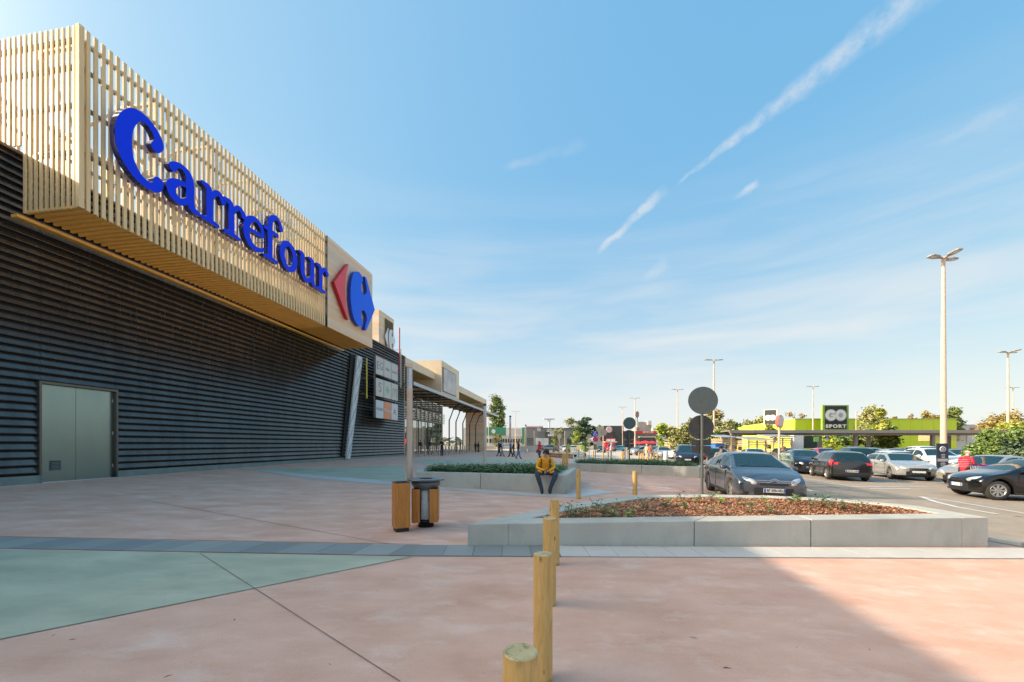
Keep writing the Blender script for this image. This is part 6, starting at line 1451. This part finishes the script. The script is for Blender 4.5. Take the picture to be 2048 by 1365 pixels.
X0, X1, z0, z1 = pb(1650, 1693.5, YL - 2.62, 812.5, 858.5); fbox('panel', 1650, 1693.5, YL - 2.7, 812.5, 858.5, .07, M('sign_black', (.02, .022, .024), None, rough=.5), sg, so_)
X0, X1, z0, z1 = pb(1650, 1693.5, YL - 2.7, 812.5, 858.5); cx = (X0 + X1) / 2; yy = YL - 2.72; m_sw = M('sign_white', (.72, .71, .69), None); m_sg = M('sign_grey', (.40, .42, .44), None)
ww = X1 - X0; hh = z1 - z0
mb = MB()
for s in (-1, 1): mb.lathe([(0, -.01), (ww * .275, -.01), (ww * .275, .01)], 32, (cx + s * ww * .225 - so_[0], yy - so_[1] + .012 * s * .5, z0 + hh * .60 - so_[2]), axis='y', smooth=False)
mb.build('sign_ring', m_sg, sg)
mb = MB()
for s in (-1, 1):
    for a0, a1 in (((35, 350) if s < 0 else (0, 360)),):
        P = [(cx + s * ww * .222 + ww * .175 * cos(radians(a)) - so_[0], z0 + hh * .60 + ww * .175 * sin(radians(a)) - so_[2], a) for a in np.linspace(a0, a1, 30)]
        vs = []; 
        for x_, z_, a in P:
            for rr_ in (-1, 1):
                for yv in (-.03, -.05): vs.append((x_ + rr_ * ww * .065 * cos(radians(a)), yy - so_[1] + yv, z_ + rr_ * ww * .065 * sin(radians(a))))
        fsx = []
        for i in range(len(P) - 1):
            b = i * 4; fsx += [(b, b + 4, b + 6, b + 2), (b + 1, b + 3, b + 7, b + 5), (b, b + 1, b + 5, b + 4), (b + 2, b + 6, b + 7, b + 3)]
        mb.add(vs, fsx)
xg, zg = cx - ww * .222 - so_[0], z0 + hh * .60 - so_[2]; mb.bb(xg - .02, xg + ww * .20, yy - so_[1] - .062, yy - so_[1] - .052, zg - ww * .05, zg + ww * .03)
mb.build('go_letters', m_sw, sg)
text('sport_letters', 'SPORT', 1.05, m_sw, sg, (cx - so_[0], yy - so_[1] - .03, z0 + hh * .115 - so_[2]), depth=.04, width=ww * .94, bold=.05, space=1.25)
sg, so_ = bld('small_store_sign', 1541, 100, 'small turned sign board with white rings over the walkway', 'sign'); sg.rotation_euler = (0, 0, radians(-40))
hS = zat(819.5, 100) - so_[2]; hB = zat(851, 100) - so_[2]; mb = MB(); mb.bb(-1.5, 1.5, -.3, .3, hB, hS); mb.build('frame', M('sign_frame_pale', (.62, .66, .60), None), sg)
mb = MB(); mb.bb(-1.2, 1.2, -.34, -.305, hB + .2, hS - .15); mb.build('panel', M('sign_black', (.05, .055, .06), None, rough=.5), sg)
mb = MB()
for s in (-1, 1): mb.lathe([(0, -.02), (.72, -.02), (.72, .02)], 24, (s * .5, -.37 - .01 * s, (hB + hS) / 2 - .1), axis='y', smooth=False)
mb.build('white_ring', m_sw, sg); mb = MB(); mb.bb(-.15, .15, -.1, .1, -.1, hB); mb.build('post', m_white, sg)
# totem signs
def totem(px, Y, top, cy, hw, hh, mat, rim, label):
    x, y, z = at(px, Y); r = empty('oval_sign', (x, y, z), 0, label, 'sign'); k = Y / F; zc = zat(cy, Y) - z
    mb = MB(); mb.tube([(0, 0, -.05), (0, 0, zc)], .09, 10); mb.build('pole', m_dark if rim is None else m_beige, r)
    P = lambda s: [(hw * k * s * cos(2 * pi * i / 28), zc + hh * k * s * sin(2 * pi * i / 28)) for i in range(28)]
    mb = MB(); mb.prism(P(1), -.2, .12, axis='y'); mb.build('rim', rim or m_dark, r); mb = MB(); mb.prism(P(.86), -.22, -.201, axis='y'); mb.build('face', mat, r); return r
totem(1558.5, 34, 831, 843.5, 6.2, 12.5, M('totem_face', (.64, .60, .57), (.58, .42, .40), 3, .5), M('totem_rim', (.42, .12, .10), None), 'oval pink rimmed sign on an orange and grey pole above the walkway')
totem(1447.5, 60, 847, 855, 3.6, 7, M('totem_orange', (.66, .34, .14), None), M('totem_orange_rim', (.5, .2, .06), None), 'small orange oval sign above the walkway tip')
totem(1274.5, 105, 823, 829.5, 3.2, 6.5, M('totem_far', (.30, .18, .18), None), None, 'dark red oval sign on a dark pole over the restaurant')
totem(1331.5, 72, 860, 866, 1.8, 5.5, M('totem_cream', (.70, .62, .52), None), M('totem_cream_rim', (.6, .42, .28), None), 'slim cream oval sign before the trees left of the round signs')
# ------------------------------------------------------------------ far shops on the left
m_gbox = M('shop_grey', (.19, .185, .18), (.22, .21, .205), .5, .6, stretch=(1, 1, .1)); m_gdark = M('shop_dark', (.075, .075, .078), None, rough=.6); m_win = M('window_dark', (.03, .035, .04), (.07, .08, .08), 2, .15, coat=.5); m_redfas = M('red_fascia', (.62, .03, .04), None, rough=.5)
m_gw = M('shop_green', (.05, .26, .15), None, rough=.5); m_cream = M('shop_cream', (.60, .58, .52), (.66, .63, .57), .6, .6)
r, org = bld('garden_shop', 1013, 150, 'white and green shop building seen past the canopy end', 'shop')
fbox('wall', 925, 1052, 150, 856, None, 25, m_cream, r, org); fbox('green_fascia', 972, 1012, 150, 855, 871, .3, m_gw, r, org, .31); fbox('white_panel', 1012, 1044, 150, 856, 873, .3, m_white, r, org, .31); fbox('green_column', 1044, 1052, 150, 855.5, 889, .3, m_gw, r, org, .31)
fbox('poster', 1018, 1041, 150, 858, 869, .05, M('poster_pale', (.66, .62, .58), (.45, .50, .48), .4, .6), r, org, .37)
for i in range(14): fbox('window', 974 + i * 5.2, 977.6 + i * 5.2, 150, 878, 886, .1, m_win, r, org, .11)
mb = MB(); mb.lathe([(0, 0), (.8, 0), (.8, .05)], 20, ((987 - 1024) / F * 149.6 - org[0], -.5, zat(863, 149.6) - org[2]), axis='y', smooth=False); mb.build('round_mark', m_white, r)
r, org = bld('red_shop', 1074, 146, 'shop with a red roof edge left of the grey clothing shops', 'shop')
fbox('wall', 1050, 1094, 146, 857, None, 25, M('shop_taupe', (.34, .28, .25), None), r, org); fbox('white_edge', 1050, 1086, 146, 852.5, 855, 1.5, m_white, r, org, .4); fbox('red_edge', 1050, 1086, 146, 855.1, 857.5, 1.5, m_redfas, r, org, .3); fbox('poster', 1051, 1073, 146, 864, 880, .1, M('poster_people', (.66, .58, .52), (.42, .26, .18), .35, .6), r, org, .3)
fbox('dark_column', 1074, 1080, 146, 857, 890, .4, m_gdark, r, org, .41); fbox('beige_band', 1051, 1076, 146, 880, 884, .3, M('band_tan', (.48, .33, .22), None), r, org, .32)
r, org = bld('grey_clothing_shops', 1115, 140, 'long grey box shop with white shop names and a black front panel', 'shop')
fbox('wall', 1052.5, 1148, 140, 857, None, 25, m_gbox, r, org)
fbox('roof_edge', 1080, 1148, 140, 856.2, 857, 25.2, m_gdark, r, org, .1); fbox('black_panel', 1091, 1127, 140, 859, 876, .2, m_gdark, r, org, .21); fbox('grey_panel', 1076, 1090, 140, 864, 876, .15, M('panel_mid', (.16, .155, .15), None), r, org, .16)
for a, b, c_, d_ in ((1053, 1068, 877, 890), (1098, 1112, 877, 891)): fbox('shop_window', a, b, 140, c_, d_, .1, m_win, r, org, .11)
for i in range(3): fbox('window_bar', 1053.5, 1067.5, 140, 880 + i * 4, 880.6 + i * 4, .1, m_sg, r, org, .22)
fbox('poster', 1071, 1097, 140, 876.5, 891, .1, M('poster_white', (.66, .66, .66), (.40, .42, .48), .4, .6), r, org, .12)
for tx, px, py, wpx, sz, nm in (('cache', 1099, 860.8, 12, 1.0, 0), ('cache', 1119.5, 860.8, 11, 1.0, 0), ('BREAL', 1105.5, 866, 12, .9, 0), ('Vib\'s', 1078, 859.6, 8, 1.0, 0)):
    Yt = 139.7; text('shop_name', tx, sz * 1.9, m_sw, r, ((px - 1024) / F * Yt - org[0], Yt - org[1], zat(py, Yt) - org[2]), depth=.05, width=wpx * Yt / F, bold=.04)
mb = MB(); mb.lathe([(0, 0), (.42, 0), (.42, .05)], 18, ((1109.3 - 1024) / F * 139.6 - org[0], -.42, zat(860.6, 139.6) - org[2]), axis='y', smooth=False); mb.build('yellow_dot', M('dot_yellow', (.75, .58, .04), None), r)
for i in range(4): mb = MB(); mb.lathe([(0, 0), (.42, 0), (.42, .05)], 6, ((1097.5 + i * 4.3 - 1024) / F * 139.6 - org[0], -.42, zat(871, 139.6) - org[2]), axis='y', smooth=False); mb.build('diamond_mark', m_sw, r)
r, org = bld('grey_side_shop', 1139, 138, 'plain grey wing at the right end of the grey shops', 'shop'); fbox('wall', 1130, 1146.5, 138, 862, None, 2.5, M('shop_grey_pale', (.24, .235, .23), None), r, org); fbox('door', 1134, 1142, 138, 878, 890, .1, m_win, r, org, .12)
# tall white T shaped pylon sign
P = at(1098.5, 170); r = empty('pylon_sign', P, 0, 'white horn shaped pylon sign high over the grey shops', 'sign'); z = P.z; mb = MB(); mb.tube([(0, 0, -.1), (0, 0, zat(844, 170) - z)], .35, 8); mb.build('pole', m_white, r)
k = 170 / F; zc = zat(838.5, 170) - z; mb = MB(); mb.prism([(-11 * k, zc + 3 * k), (-9.3 * k, zc + 1.1 * k), (9.3 * k, zc + 1.1 * k), (11 * k, zc + 3 * k), (10.6 * k, zc - 1.5 * k), (3.2 * k, zc - 2.2 * k), (3 * k, zc - 5 * k), (-3 * k, zc - 5 * k), (-3.2 * k, zc - 2.2 * k), (-10.6 * k, zc - 1.5 * k)], -.4, .4, axis='y'); mb.build('board', M('pylon_white', (.80, .80, .80), None), r)
mb = MB(); mb.bb(-8 * k, 8 * k, -.45, -.41, zc - .2 * k, zc + .3 * k); mb.build('red_line', M('pale_red', (.72, .40, .40), None), r)
# ------------------------------------------------------------------ dark restaurant with red band
r, org = bld('dark_restaurant', 1262, 118, 'dark restaurant with a round sign and long red fascia with parasols before it', 'restaurant')
fbox('dark_block', 1208, 1247, 118, 852, None, 15, m_gdark, r, org); fbox('glass_front', 1226, 1240, 118, 865, 890, .1, m_win, r, org, .12)
fbox('main_wall', 1247, 1312, 119, 864, None, 14, M('rest_tan', (.24, .20, .17), None), r, org); fbox('red_fascia', 1247, 1312, 119, 862.5, 867.5, .6, m_redfas, r, org, .61); fbox('roof_band', 1278, 1320, 117.5, 873.5, 875.2, 3, m_cream, r, org, .5)
fbox('porch_dark', 1280, 1312, 119, 876, 890, .1, m_win, r, org, .12)
for tx, px, py, wpx in (('BUFFALO GRILL', 1297, 865, 22),): text('shop_name', tx, 1.0, m_sw, r, ((px - 1024) / F * 118.2 - org[0], 118.2 - org[1], zat(py, 118.2) - org[2]), depth=.05, width=wpx * 118 / F)
mb = MB(); mb.lathe([(0, -.1), (6.1 * 117 / F, -.1), (6.1 * 117 / F, .1), (0, .1)], 26, ((1218 - 1024) / F * 117 - org[0], -1.1, zat(859.5, 117) - org[2]), axis='y', smooth=False); mb.build('round_sign', m_white, r)
mb = MB(); mb.lathe([(0, 0), (4.6 * 117 / F, 0), (4.6 * 117 / F, .05)], 24, ((1218 - 1024) / F * 117 - org[0], -1.26, zat(859.5, 117) - org[2]), axis='y', smooth=False); mb.build('round_face', M('round_pink', (.62, .30, .30), (.74, .62, .6), 2, .5), r)
fbox('roof_unit', 1276, 1303, 121, 844, 863, 6, M('unit_grey', (.34, .32, .30), (.42, .40, .38), 1, .6), r, org); fbox('roof_unit', 1296, 1303, 120, 842, 850, 3, m_cream, r, org); fbox('roof_unit', 1272, 1277, 121, 855, 864, 3, m_cream, r, org)
r, org = bld('red_kiosk', 1221, 112, 'bright red kiosk with white print beside the dark restaurant', 'kiosk'); fbox('box', 1210, 1231, 112, 877, None, 3, m_redfas, r, org); fbox('white_print', 1213, 1221, 112, 879, 882.5, .05, m_sw, r, org, .06); fbox('white_print', 1222, 1230, 112, 878.5, 883, .05, m_sw, r, org, .06); fbox('awning', 1208, 1233, 112, 883.5, 885, 1, m_sw, r, org, .9)
def parasol(px, Y, label, w=2.0):
    x, y, z = at(px, Y); r = empty('parasol', (x, y, z), 0, label, 'parasol', 'red parasols by the restaurant'); mb = MB(); mb.tube([(0, 0, 0), (0, 0, 2.5)], .04, 6); mb.build('pole', m_white, r); mb = MB(); mb.lathe([(w, 2.0), (w * .5, 2.45), (0, 2.75)], 8, smooth=False); mb.build('canopy', m_redfas, r)
parasol(1291, 100, 'large red parasol before the restaurant porch', 2.4); parasol(1272, 104, 'red parasol left of the larger one'); parasol(1304, 108, 'red parasol at the right of the restaurant porch')
fl, org = bld('apartment_block', 1318, 190, 'far white apartment block with square windows behind the trees', 'building'); fbox('wall', 1306, 1345, 190, 857, None, 12, m_white, fl, org)
for i in range(4):
    for j in range(3): fbox('window', 1311.5 + i * 7, 1315.5 + i * 7, 190, 861 + j * 5.2, 864 + j * 5.2, .1, m_win, fl, org, .12)
r, org = bld('far_white_shed', 1950, 150, 'far pale shed with a red stripe right of the lime store', 'building'); fbox('wall', 1905, 2100, 150, 851, None, 20, m_cream, r, org); fbox('red_stripe', 1940, 2100, 150, 856, 862, .3, M('stripe_red', (.5, .10, .07), None), r, org, .31); fbox('roof_edge', 1904, 2101, 150, 849.5, 851, 20.4, m_white, r, org, .2)
r, org = bld('rusty_stone_bed', 1120, 44, 'low stone filled bed with a timber rim behind the seated man', 'raised bed')
p0, p1 = at(1098, 44), at(1146, 40); d = (p1 - p0); n_ = 16
for i in range(n_):
    for j in range(2):
        a = p0 + d * (i / n_); b = p0 + d * ((i + .94) / n_); mb = MB(); z_ = G(a.x, a.y) + j * .24; off = Vector((0, RND.uniform(-.03, .03), 0)); mb.add([tuple(v) for v in (a + off, b + off, b + Vector((0, .3, 0)), a + Vector((0, .3, 0)))] + [tuple(v + Vector((0, 0, .22))) for v in (a + off, b + off, b + Vector((0, .3, 0)), a + Vector((0, .3, 0)))], [(4, 5, 6, 7), (0, 1, 5, 4), (1, 2, 6, 5), (2, 3, 7, 6), (3, 0, 4, 7)])
        mb.v = [(v[0], v[1], v[2] + j * .24) for v in mb.v]; mb.build('stone', M('rust_stone', (.18, .12, .07), (.34, .24, .14), 3, .85, bump=.4) if i == j == 0 else bpy.data.materials['rust_stone'], r, org)
mb = MB(); mb.add([tuple(p0 + Vector((0, -.05, .46))), tuple(p1 + Vector((0, -.05, .46))), tuple(p1 + Vector((0, 3, .46))), tuple(p0 + Vector((-2, 4, .46))), tuple(p0 + Vector((0, -.05, .54))), tuple(p1 + Vector((0, -.05, .54))), tuple(p1 + Vector((0, 3, .54))), tuple(p0 + Vector((-2, 4, .54)))], [(3, 2, 1, 0), (4, 5, 6, 7), (0, 1, 5, 4), (1, 2, 6, 5), (2, 3, 7, 6), (3, 0, 4, 7)]); mb.build('timber_rim', m_lath, r, org)
# low walls of pale stone by the shops
m_lowwall = M('low_wall', (.56, .48, .40), (.64, .56, .48), 1, .8)
for a, b, Y, lb in ((1040, 1054, 70, 'low pale wall behind the black coated woman'), (1055, 1080, 72, 'low pale wall between the far lamp columns'), (958, 992, 95, 'low pale wall beyond the boarded end wall')):
    r, org = bld('low_wall', (a + b) / 2, Y, lb, 'wall'); fbox('wall', a, b, Y, 893.5, None, .4, m_lowwall, r, org); fbox('coping', a - .2, b + .2, Y, 892.6, 893.4, .5, m_cream, r, org, .05)
# stainless bollards before the doors
m_inox = M('stainless', (.42, .37, .32), (.50, .45, .40), 8, .35, metal=.4)
b0 = MB(); b0.tube([(0, 0, -.05), (0, 0, 1.0)], .075, 14); bme = b0.mesh('tube', m_inox); b1 = MB(); b1.lathe([(.076, .985), (.078, 1.0), (.06, 1.012), (0, 1.015)], 14); bcap = b1.mesh('cap', m_steel)
def bollard(x, y, label, grp, h=1.0):
    r = empty('bollard', (x, y, G(x, y)), 0, label, 'bollard', grp); r.scale = (1, 1, h)
    for nm, me in (('tube', bme), ('cap', bcap)): o = bpy.data.objects.new(nm, me); COL.objects.link(o); o.parent = r
pxs = [827, 839, 850, 859.5, 869, 877.5, 885, 891.5, 897.5, 903.5, 909, 914.5, 920, 925, 929.5, 934]
for i, p in enumerate(pxs):
    s = fs(p, 14.2 - i * .03); w = fw(s, 14.2 - i * .03); bollard(w.x, w.y, 'stainless steel bollard in the row before the glass entrance', 'steel bollards before the entrance')
for i, p in enumerate((940, 943, 946, 949, 952)): w = at(p, 62 + i * 3); bollard(w.x, w.y, 'far stainless bollard by the boarded end wall', 'far steel bollards by the end wall', 1.0)
for i, p in enumerate((1250, 1254, 1258, 1253)): w = at(p, 42 + i * 4); bollard(w.x, w.y, 'pale slim bollard behind the medium round signs', 'pale bollards behind the medium round signs', 1.25)
P = at(1331.5, 38); r = empty('white_bollard', P, 0, 'stout white bollard left of the people carrier', 'bollard'); mb = MB(); mb.lathe([(.21, -.02), (.21, .95), (.17, 1.0), (0, 1.0)], 18); mb.build('drum', m_white, r); mb = MB(); mb.lathe([(.215, .05), (.215, .12)], 18); mb.build('base_ring', m_dark, r)

# ================================================================== trees and shrubs
LEAFC = {k: M('foliage_' + k, a, b, 1.3, .65, c3=c3, s3=3.5, a3=.7) for k, a, b, c3 in (
    ('poplar', (0.116, 0.171, 0.046), (0.232, 0.279, 0.078), (0.295, 0.326, 0.109)), ('cedar', (0.054, 0.109, 0.070), (0.139, 0.202, 0.109), (0.264, 0.310, 0.139)), ('lime', (0.248, 0.341, 0.046), (0.465, 0.527, 0.078), (0.589, 0.589, 0.124)), ('green', (0.109, 0.186, 0.046), (0.217, 0.310, 0.078), (0.310, 0.372, 0.109)),
    ('olive', (0.264, 0.279, 0.109), (0.434, 0.419, 0.171), (0.558, 0.496, 0.217)), ('rust', (.28, .21, .07), (.42, .32, .10), (.48, .42, .15)), ('gold', (.26, .30, .05), (.42, .43, .07), (.52, .46, .10)), ('bare', (0.403, 0.310, 0.232), (0.558, 0.449, 0.341), (0.651, 0.558, 0.434)))}
m_bark = M('bark', (.10, .075, .055), (.17, .13, .10), 14, .9, bump=.4)
def tree(px, Y, top_py, wpx, shape, col, label, name='tree', n=2600, base_py=None, leaf=.32, seed=0, cat='tree', trunk=.12, density=1.0, x=None):
    P = at(px, Y) if x is None else Vector((x, Y, G(x, Y))); rnd = random.Random(seed * 7 + int(px)); k = Y / F; H = zat(top_py, Y) - P.z; R = wpx * k / 2
    if base_py is not None: P.z = min(P.z, zat(base_py, Y)); H = zat(top_py, Y) - P.z
    r = empty(name, P, 0, label, cat); st = MB()
    z0 = H * trunk; br = []
    st.tube([(0, 0, -.1), (R * .04, 0, H * .35), (-R * .03, R * .03, H * .72), (0, 0, H * .95)], [max(.03, H * .022), H * .017, H * .009, H * .003], 7)
    nb = 9 if shape != 'cone' else 13
    for i in range(nb * 2):
        t = rnd.uniform(trunk * .9, .9); a = rnd.uniform(0, 2 * pi)
        if shape == 'column': rad = R * (.95 * min(1, (t - trunk) / .25 + .25) if t < .6 else (1 - t) / .4 * .95); rise = .14 * H
        elif shape == 'cone': rad = R * (1 - t) / (1 - trunk) * 1.02; rise = .02 * H
        elif shape == 'layer': rad = R * min(1, (1.05 - t) * 1.35) * rnd.uniform(.6, 1.0); rise = .015 * H
        else: rad = R * sqrt(max(.05, 1 - ((t - .58) / .48) ** 2)); rise = .12 * H
        e = Vector((cos(a) * rad, sin(a) * rad, min(H * .97, t * H + rise))); b = Vector((0, 0, t * H * .86 if shape != 'layer' else t * H)); m_ = b.lerp(e, .5) + Vector((0, 0, .02 * H))
        st.tube([b, m_, e], [H * .007, H * .004, H * .0015], 4); br.append((b, e))
    st.build('trunk', m_bark, r)
    lf = MB(); N = int(n * density * 1.5); lump = [(br[rnd.randrange(len(br))], rnd.uniform(.35, 1.02)) for _ in range(max(34, N // 60))]
    per = N // len(lump)
    for (b, e), t in lump:
        c = b.lerp(e, t); s = R * (.20 if shape in ('layer', 'cone') else (.34 if shape == 'column' else .27)) * rnd.uniform(.7, 1.35); sz_ = s * (.35 if shape == 'layer' else .8)
        for _ in range(per):
            p = Vector((rnd.gauss(0, s * .62), rnd.gauss(0, s * .62), rnd.gauss(0, sz_ * .62))) + c
            if p.z < z0 * .6: continue
            a = rnd.uniform(0, 2 * pi); tl = rnd.uniform(-.8, .8); d = Vector((cos(a), sin(a), tl)).normalized() * leaf * rnd.uniform(.65, 1.5); q = d.cross(Vector((rnd.uniform(-1, 1), rnd.uniform(-1, 1), rnd.uniform(-1, 1)))).normalized() * leaf * .33 * rnd.uniform(.7, 1.3)
            lf.add([p - d * .5 - q * .3, p - q, p + d * .5, p + q], [(0, 1, 2, 3)])
    lf.build('crown', LEAFC[col], r, recalc=False); return r
tree(992, 165, 790, 29, 'column', 'poplar', 'tall dark green poplar rising beside the canopy tip', n=5200, leaf=.75, trunk=.10, base_py=893)
tree(1170, 132, 827, 58, 'layer', 'cedar', 'big dark layered cedar behind the blue disabled parking sign', n=7200, leaf=.75, trunk=.12, base_py=893)
tree(1147, 150, 838, 30, 'round', 'olive', 'pale olive tree left of the cedar', n=1500, leaf=.6)
tree(1075, 175, 850, 13, 'round', 'olive', 'small olive treetop over the grey shops', n=700, leaf=.55)
tree(1117, 78, 855, 22, 'round', 'olive', 'thin young tree before the grey shop names', n=900, leaf=.24, trunk=.3)
tree(1152, 92, 862, 15, 'column', 'lime', 'young upright yellow green tree beside the grey shops', n=900, leaf=.28)
tree(1106, 84, 876, 10, 'round', 'lime', 'small yellow green shrub before the grey shops', n=500, leaf=.22, name='shrub', cat='shrub')
tree(996, 84, 868, 22, 'round', 'olive', 'feathery young tree before the green and white shop', n=700, leaf=.25, trunk=.25)
tree(1172, 86, 884, 16, 'round', 'green', 'round green bush behind the golf cart', n=1300, leaf=.24, name='bush', cat='bush', trunk=.02)
tree(1201, 130, 850, 14, 'round', 'lime', 'yellow green tree between the cedar and the dark restaurant', n=900, leaf=.45)
for i, (px, Y, tp, w, sh, col, lb, nn) in enumerate([
    (1333, 66, 850, 34, 'round', 'lime', 'yellow green round tree right of the white apartment block', 3600), (1362, 60, 846, 42, 'round', 'olive', 'olive green tree left behind the big round sign backs', 3600), (1388, 64, 838, 30, 'round', 'olive', 'tall pale olive tree directly behind the big round sign backs', 2600),
    (1432, 78, 822, 44, 'round', 'rust', 'tall rust tinged tree right of the big round sign backs', 3600), (1440, 58, 836, 40, 'round', 'olive', 'feathery olive tree over the walkway tip', 3600), (1428, 50, 862, 30, 'round', 'green', 'green bush under the feathery olive tree', 2200), (1470, 74, 846, 22, 'round', 'green', 'dark green tree right of the walkway tip', 1800),
    (1506, 130, 838, 44, 'round', 'olive', 'far olive tree clump over the lime store end', 2400), (1541, 60, 848, 18, 'round', 'gold', 'small golden tree before the turned sign board', 1100), (1590, 140, 822, 30, 'round', 'bare', 'bare brownish tree far behind the lime store', 600),
    (1738, 84, 816, 38, 'column', 'olive', 'pale feathery tree left of the golden young tree', 1600), (1763, 50, 810, 46, 'cone', 'gold', 'golden green young tree in the middle of the lime store', 3400), (1760, 50.5, 858, 44, 'round', 'green', 'leafy green bush below the golden young tree', 2600),
    (1700, 52, 866, 36, 'round', 'green', 'green shrub left of the walkway double post', 1800), (1658, 54, 870, 26, 'round', 'lime', 'bright shrub right of the stone clad pillar', 1300), (1782, 135, 832, 14, 'round', 'rust', 'small rust treetop above the lime store', 500),
    (1822, 150, 828, 12, 'column', 'bare', 'bare slim treetop above the lime store', 400), (1850, 145, 822, 20, 'cone', 'cedar', 'dark conifer top above the lime store', 900), (1866, 140, 826, 34, 'round', 'rust', 'reddish treetop left of the tall mast', 1000), (1897, 150, 818, 16, 'column', 'olive', 'slim olive poplar just right of the tall mast', 900), (1908, 142, 812, 26, 'column', 'poplar', 'green poplar at the right end of the lime store', 1700),
    (2026, 70, 832, 80, 'round', 'rust', 'broad orange autumn tree at the right edge', 5200), (2045, 46, 846, 60, 'round', 'gold', 'golden leaved tree at the far right edge', 3600), (2010, 56, 846, 40, 'round', 'olive', 'olive tree between the orange tree and the bushes', 2400),
    (1975, 31, 868, 46, 'round', 'green', 'large green bush behind the woman in the red jacket', 5200), (1958, 30, 894, 36, 'round', 'green', 'low green bush touching the beige saloon', 3000), (2008, 29, 858, 50, 'round', 'green', 'tall green shrub over the beige saloon', 4600), (2040, 28, 868, 44, 'round', 'cedar', 'grey green shrub at the right edge above the beige saloon', 3600)]):
    bush = Y < 60 and 'bush' in lb or 'shrub' in lb
    tree(px, Y, tp, w, sh, col, lb, n=int(nn * 1.15), leaf=.0052 * Y + .05 if Y > 45 else .20, seed=i, name='bush' if bush else 'tree', cat='bush' if bush else 'tree', trunk=.04 if bush else .14)
# far tree line closing the horizon
mb = MB(); rnd = random.Random(11)
for i in range(5200):
    X = rnd.uniform(-420, 620); Yd = rnd.uniform(300, 360); h = 7 + 4 * noise.noise(Vector((X * .02, 1, 2))) + 2.5 * noise.noise(Vector((X * .09, 4, 2))); z = rnd.uniform(.0, 1) ** .7 * h; s = rnd.uniform(1.2, 2.6)
    a = rnd.uniform(0, pi); d = Vector((cos(a), sin(a), rnd.uniform(-.5, .5))) * s; q = d.cross(Vector((rnd.uniform(-1, 1), rnd.uniform(-1, 1), rnd.uniform(-1, 1)))).normalized() * s * .6; p = Vector((X, Yd, z))
    mb.add([p - d, p - q, p + d, p + q], [(0, 1, 2, 3)])
mb.build('far_woods', M('far_foliage', (.15, .17, .10), (.24, .22, .14), .05, .8), recalc=False, kind='stuff', label='far line of trees along the horizon')
# dropped leaves and grit on the plaza
mb = MB(); rnd = random.Random(5)
for px, py, s in [(143, 1277, .03), (470, 1237, .03), (107, 1268, .02), (335, 1350, .03), (660, 1325, .02), (1386, 1272, .045), (1453, 1334, .04), (1325, 1262, .02), (1208, 1163, .02), (1690, 1223, .03), (1718, 1290, .02), (1740, 1297, .02), (1594, 1292, .015), (1530, 1200, .012), (890, 1048, .02), (755, 1180, .015), (1493, 1130, .015), (1750, 1238, .015), (1820, 1325, .03), (1191, 1217, .015), (1310, 1102, .02), (1655, 1112, .02), (2035, 1033, .08), (2044, 1034, .07)] + [(rnd.uniform(60, 2000), rnd.uniform(1125, 1360), rnd.uniform(.004, .009)) for _ in range(90)]:
    p = gp(px, py, .012); a = rnd.uniform(0, pi); d = Vector((cos(a), sin(a), 0)) * s; q = Vector((-sin(a), cos(a), .3)) * s * .35; mb.add([p - d, p - q, p + d, p + q], [(0, 1, 2, 3)])
mb.build('dry_leaf_litter', M('dry_leaf', (.08, .045, .02), (.14, .07, .03), 9, .8), recalc=False, kind='stuff', label='scattered dry leaves and grit on the pink plaza')

ordinals('steel bollards before the entrance', '{n} steel bollard from the left before the glass entrance')
ordinals('far steel bollards by the end wall', '{n} from the left of the far steel bollards by the boarded end wall')
ordinals('pale bollards behind the medium round signs', '{n} from the left of the pale slim bollards behind the medium round signs')
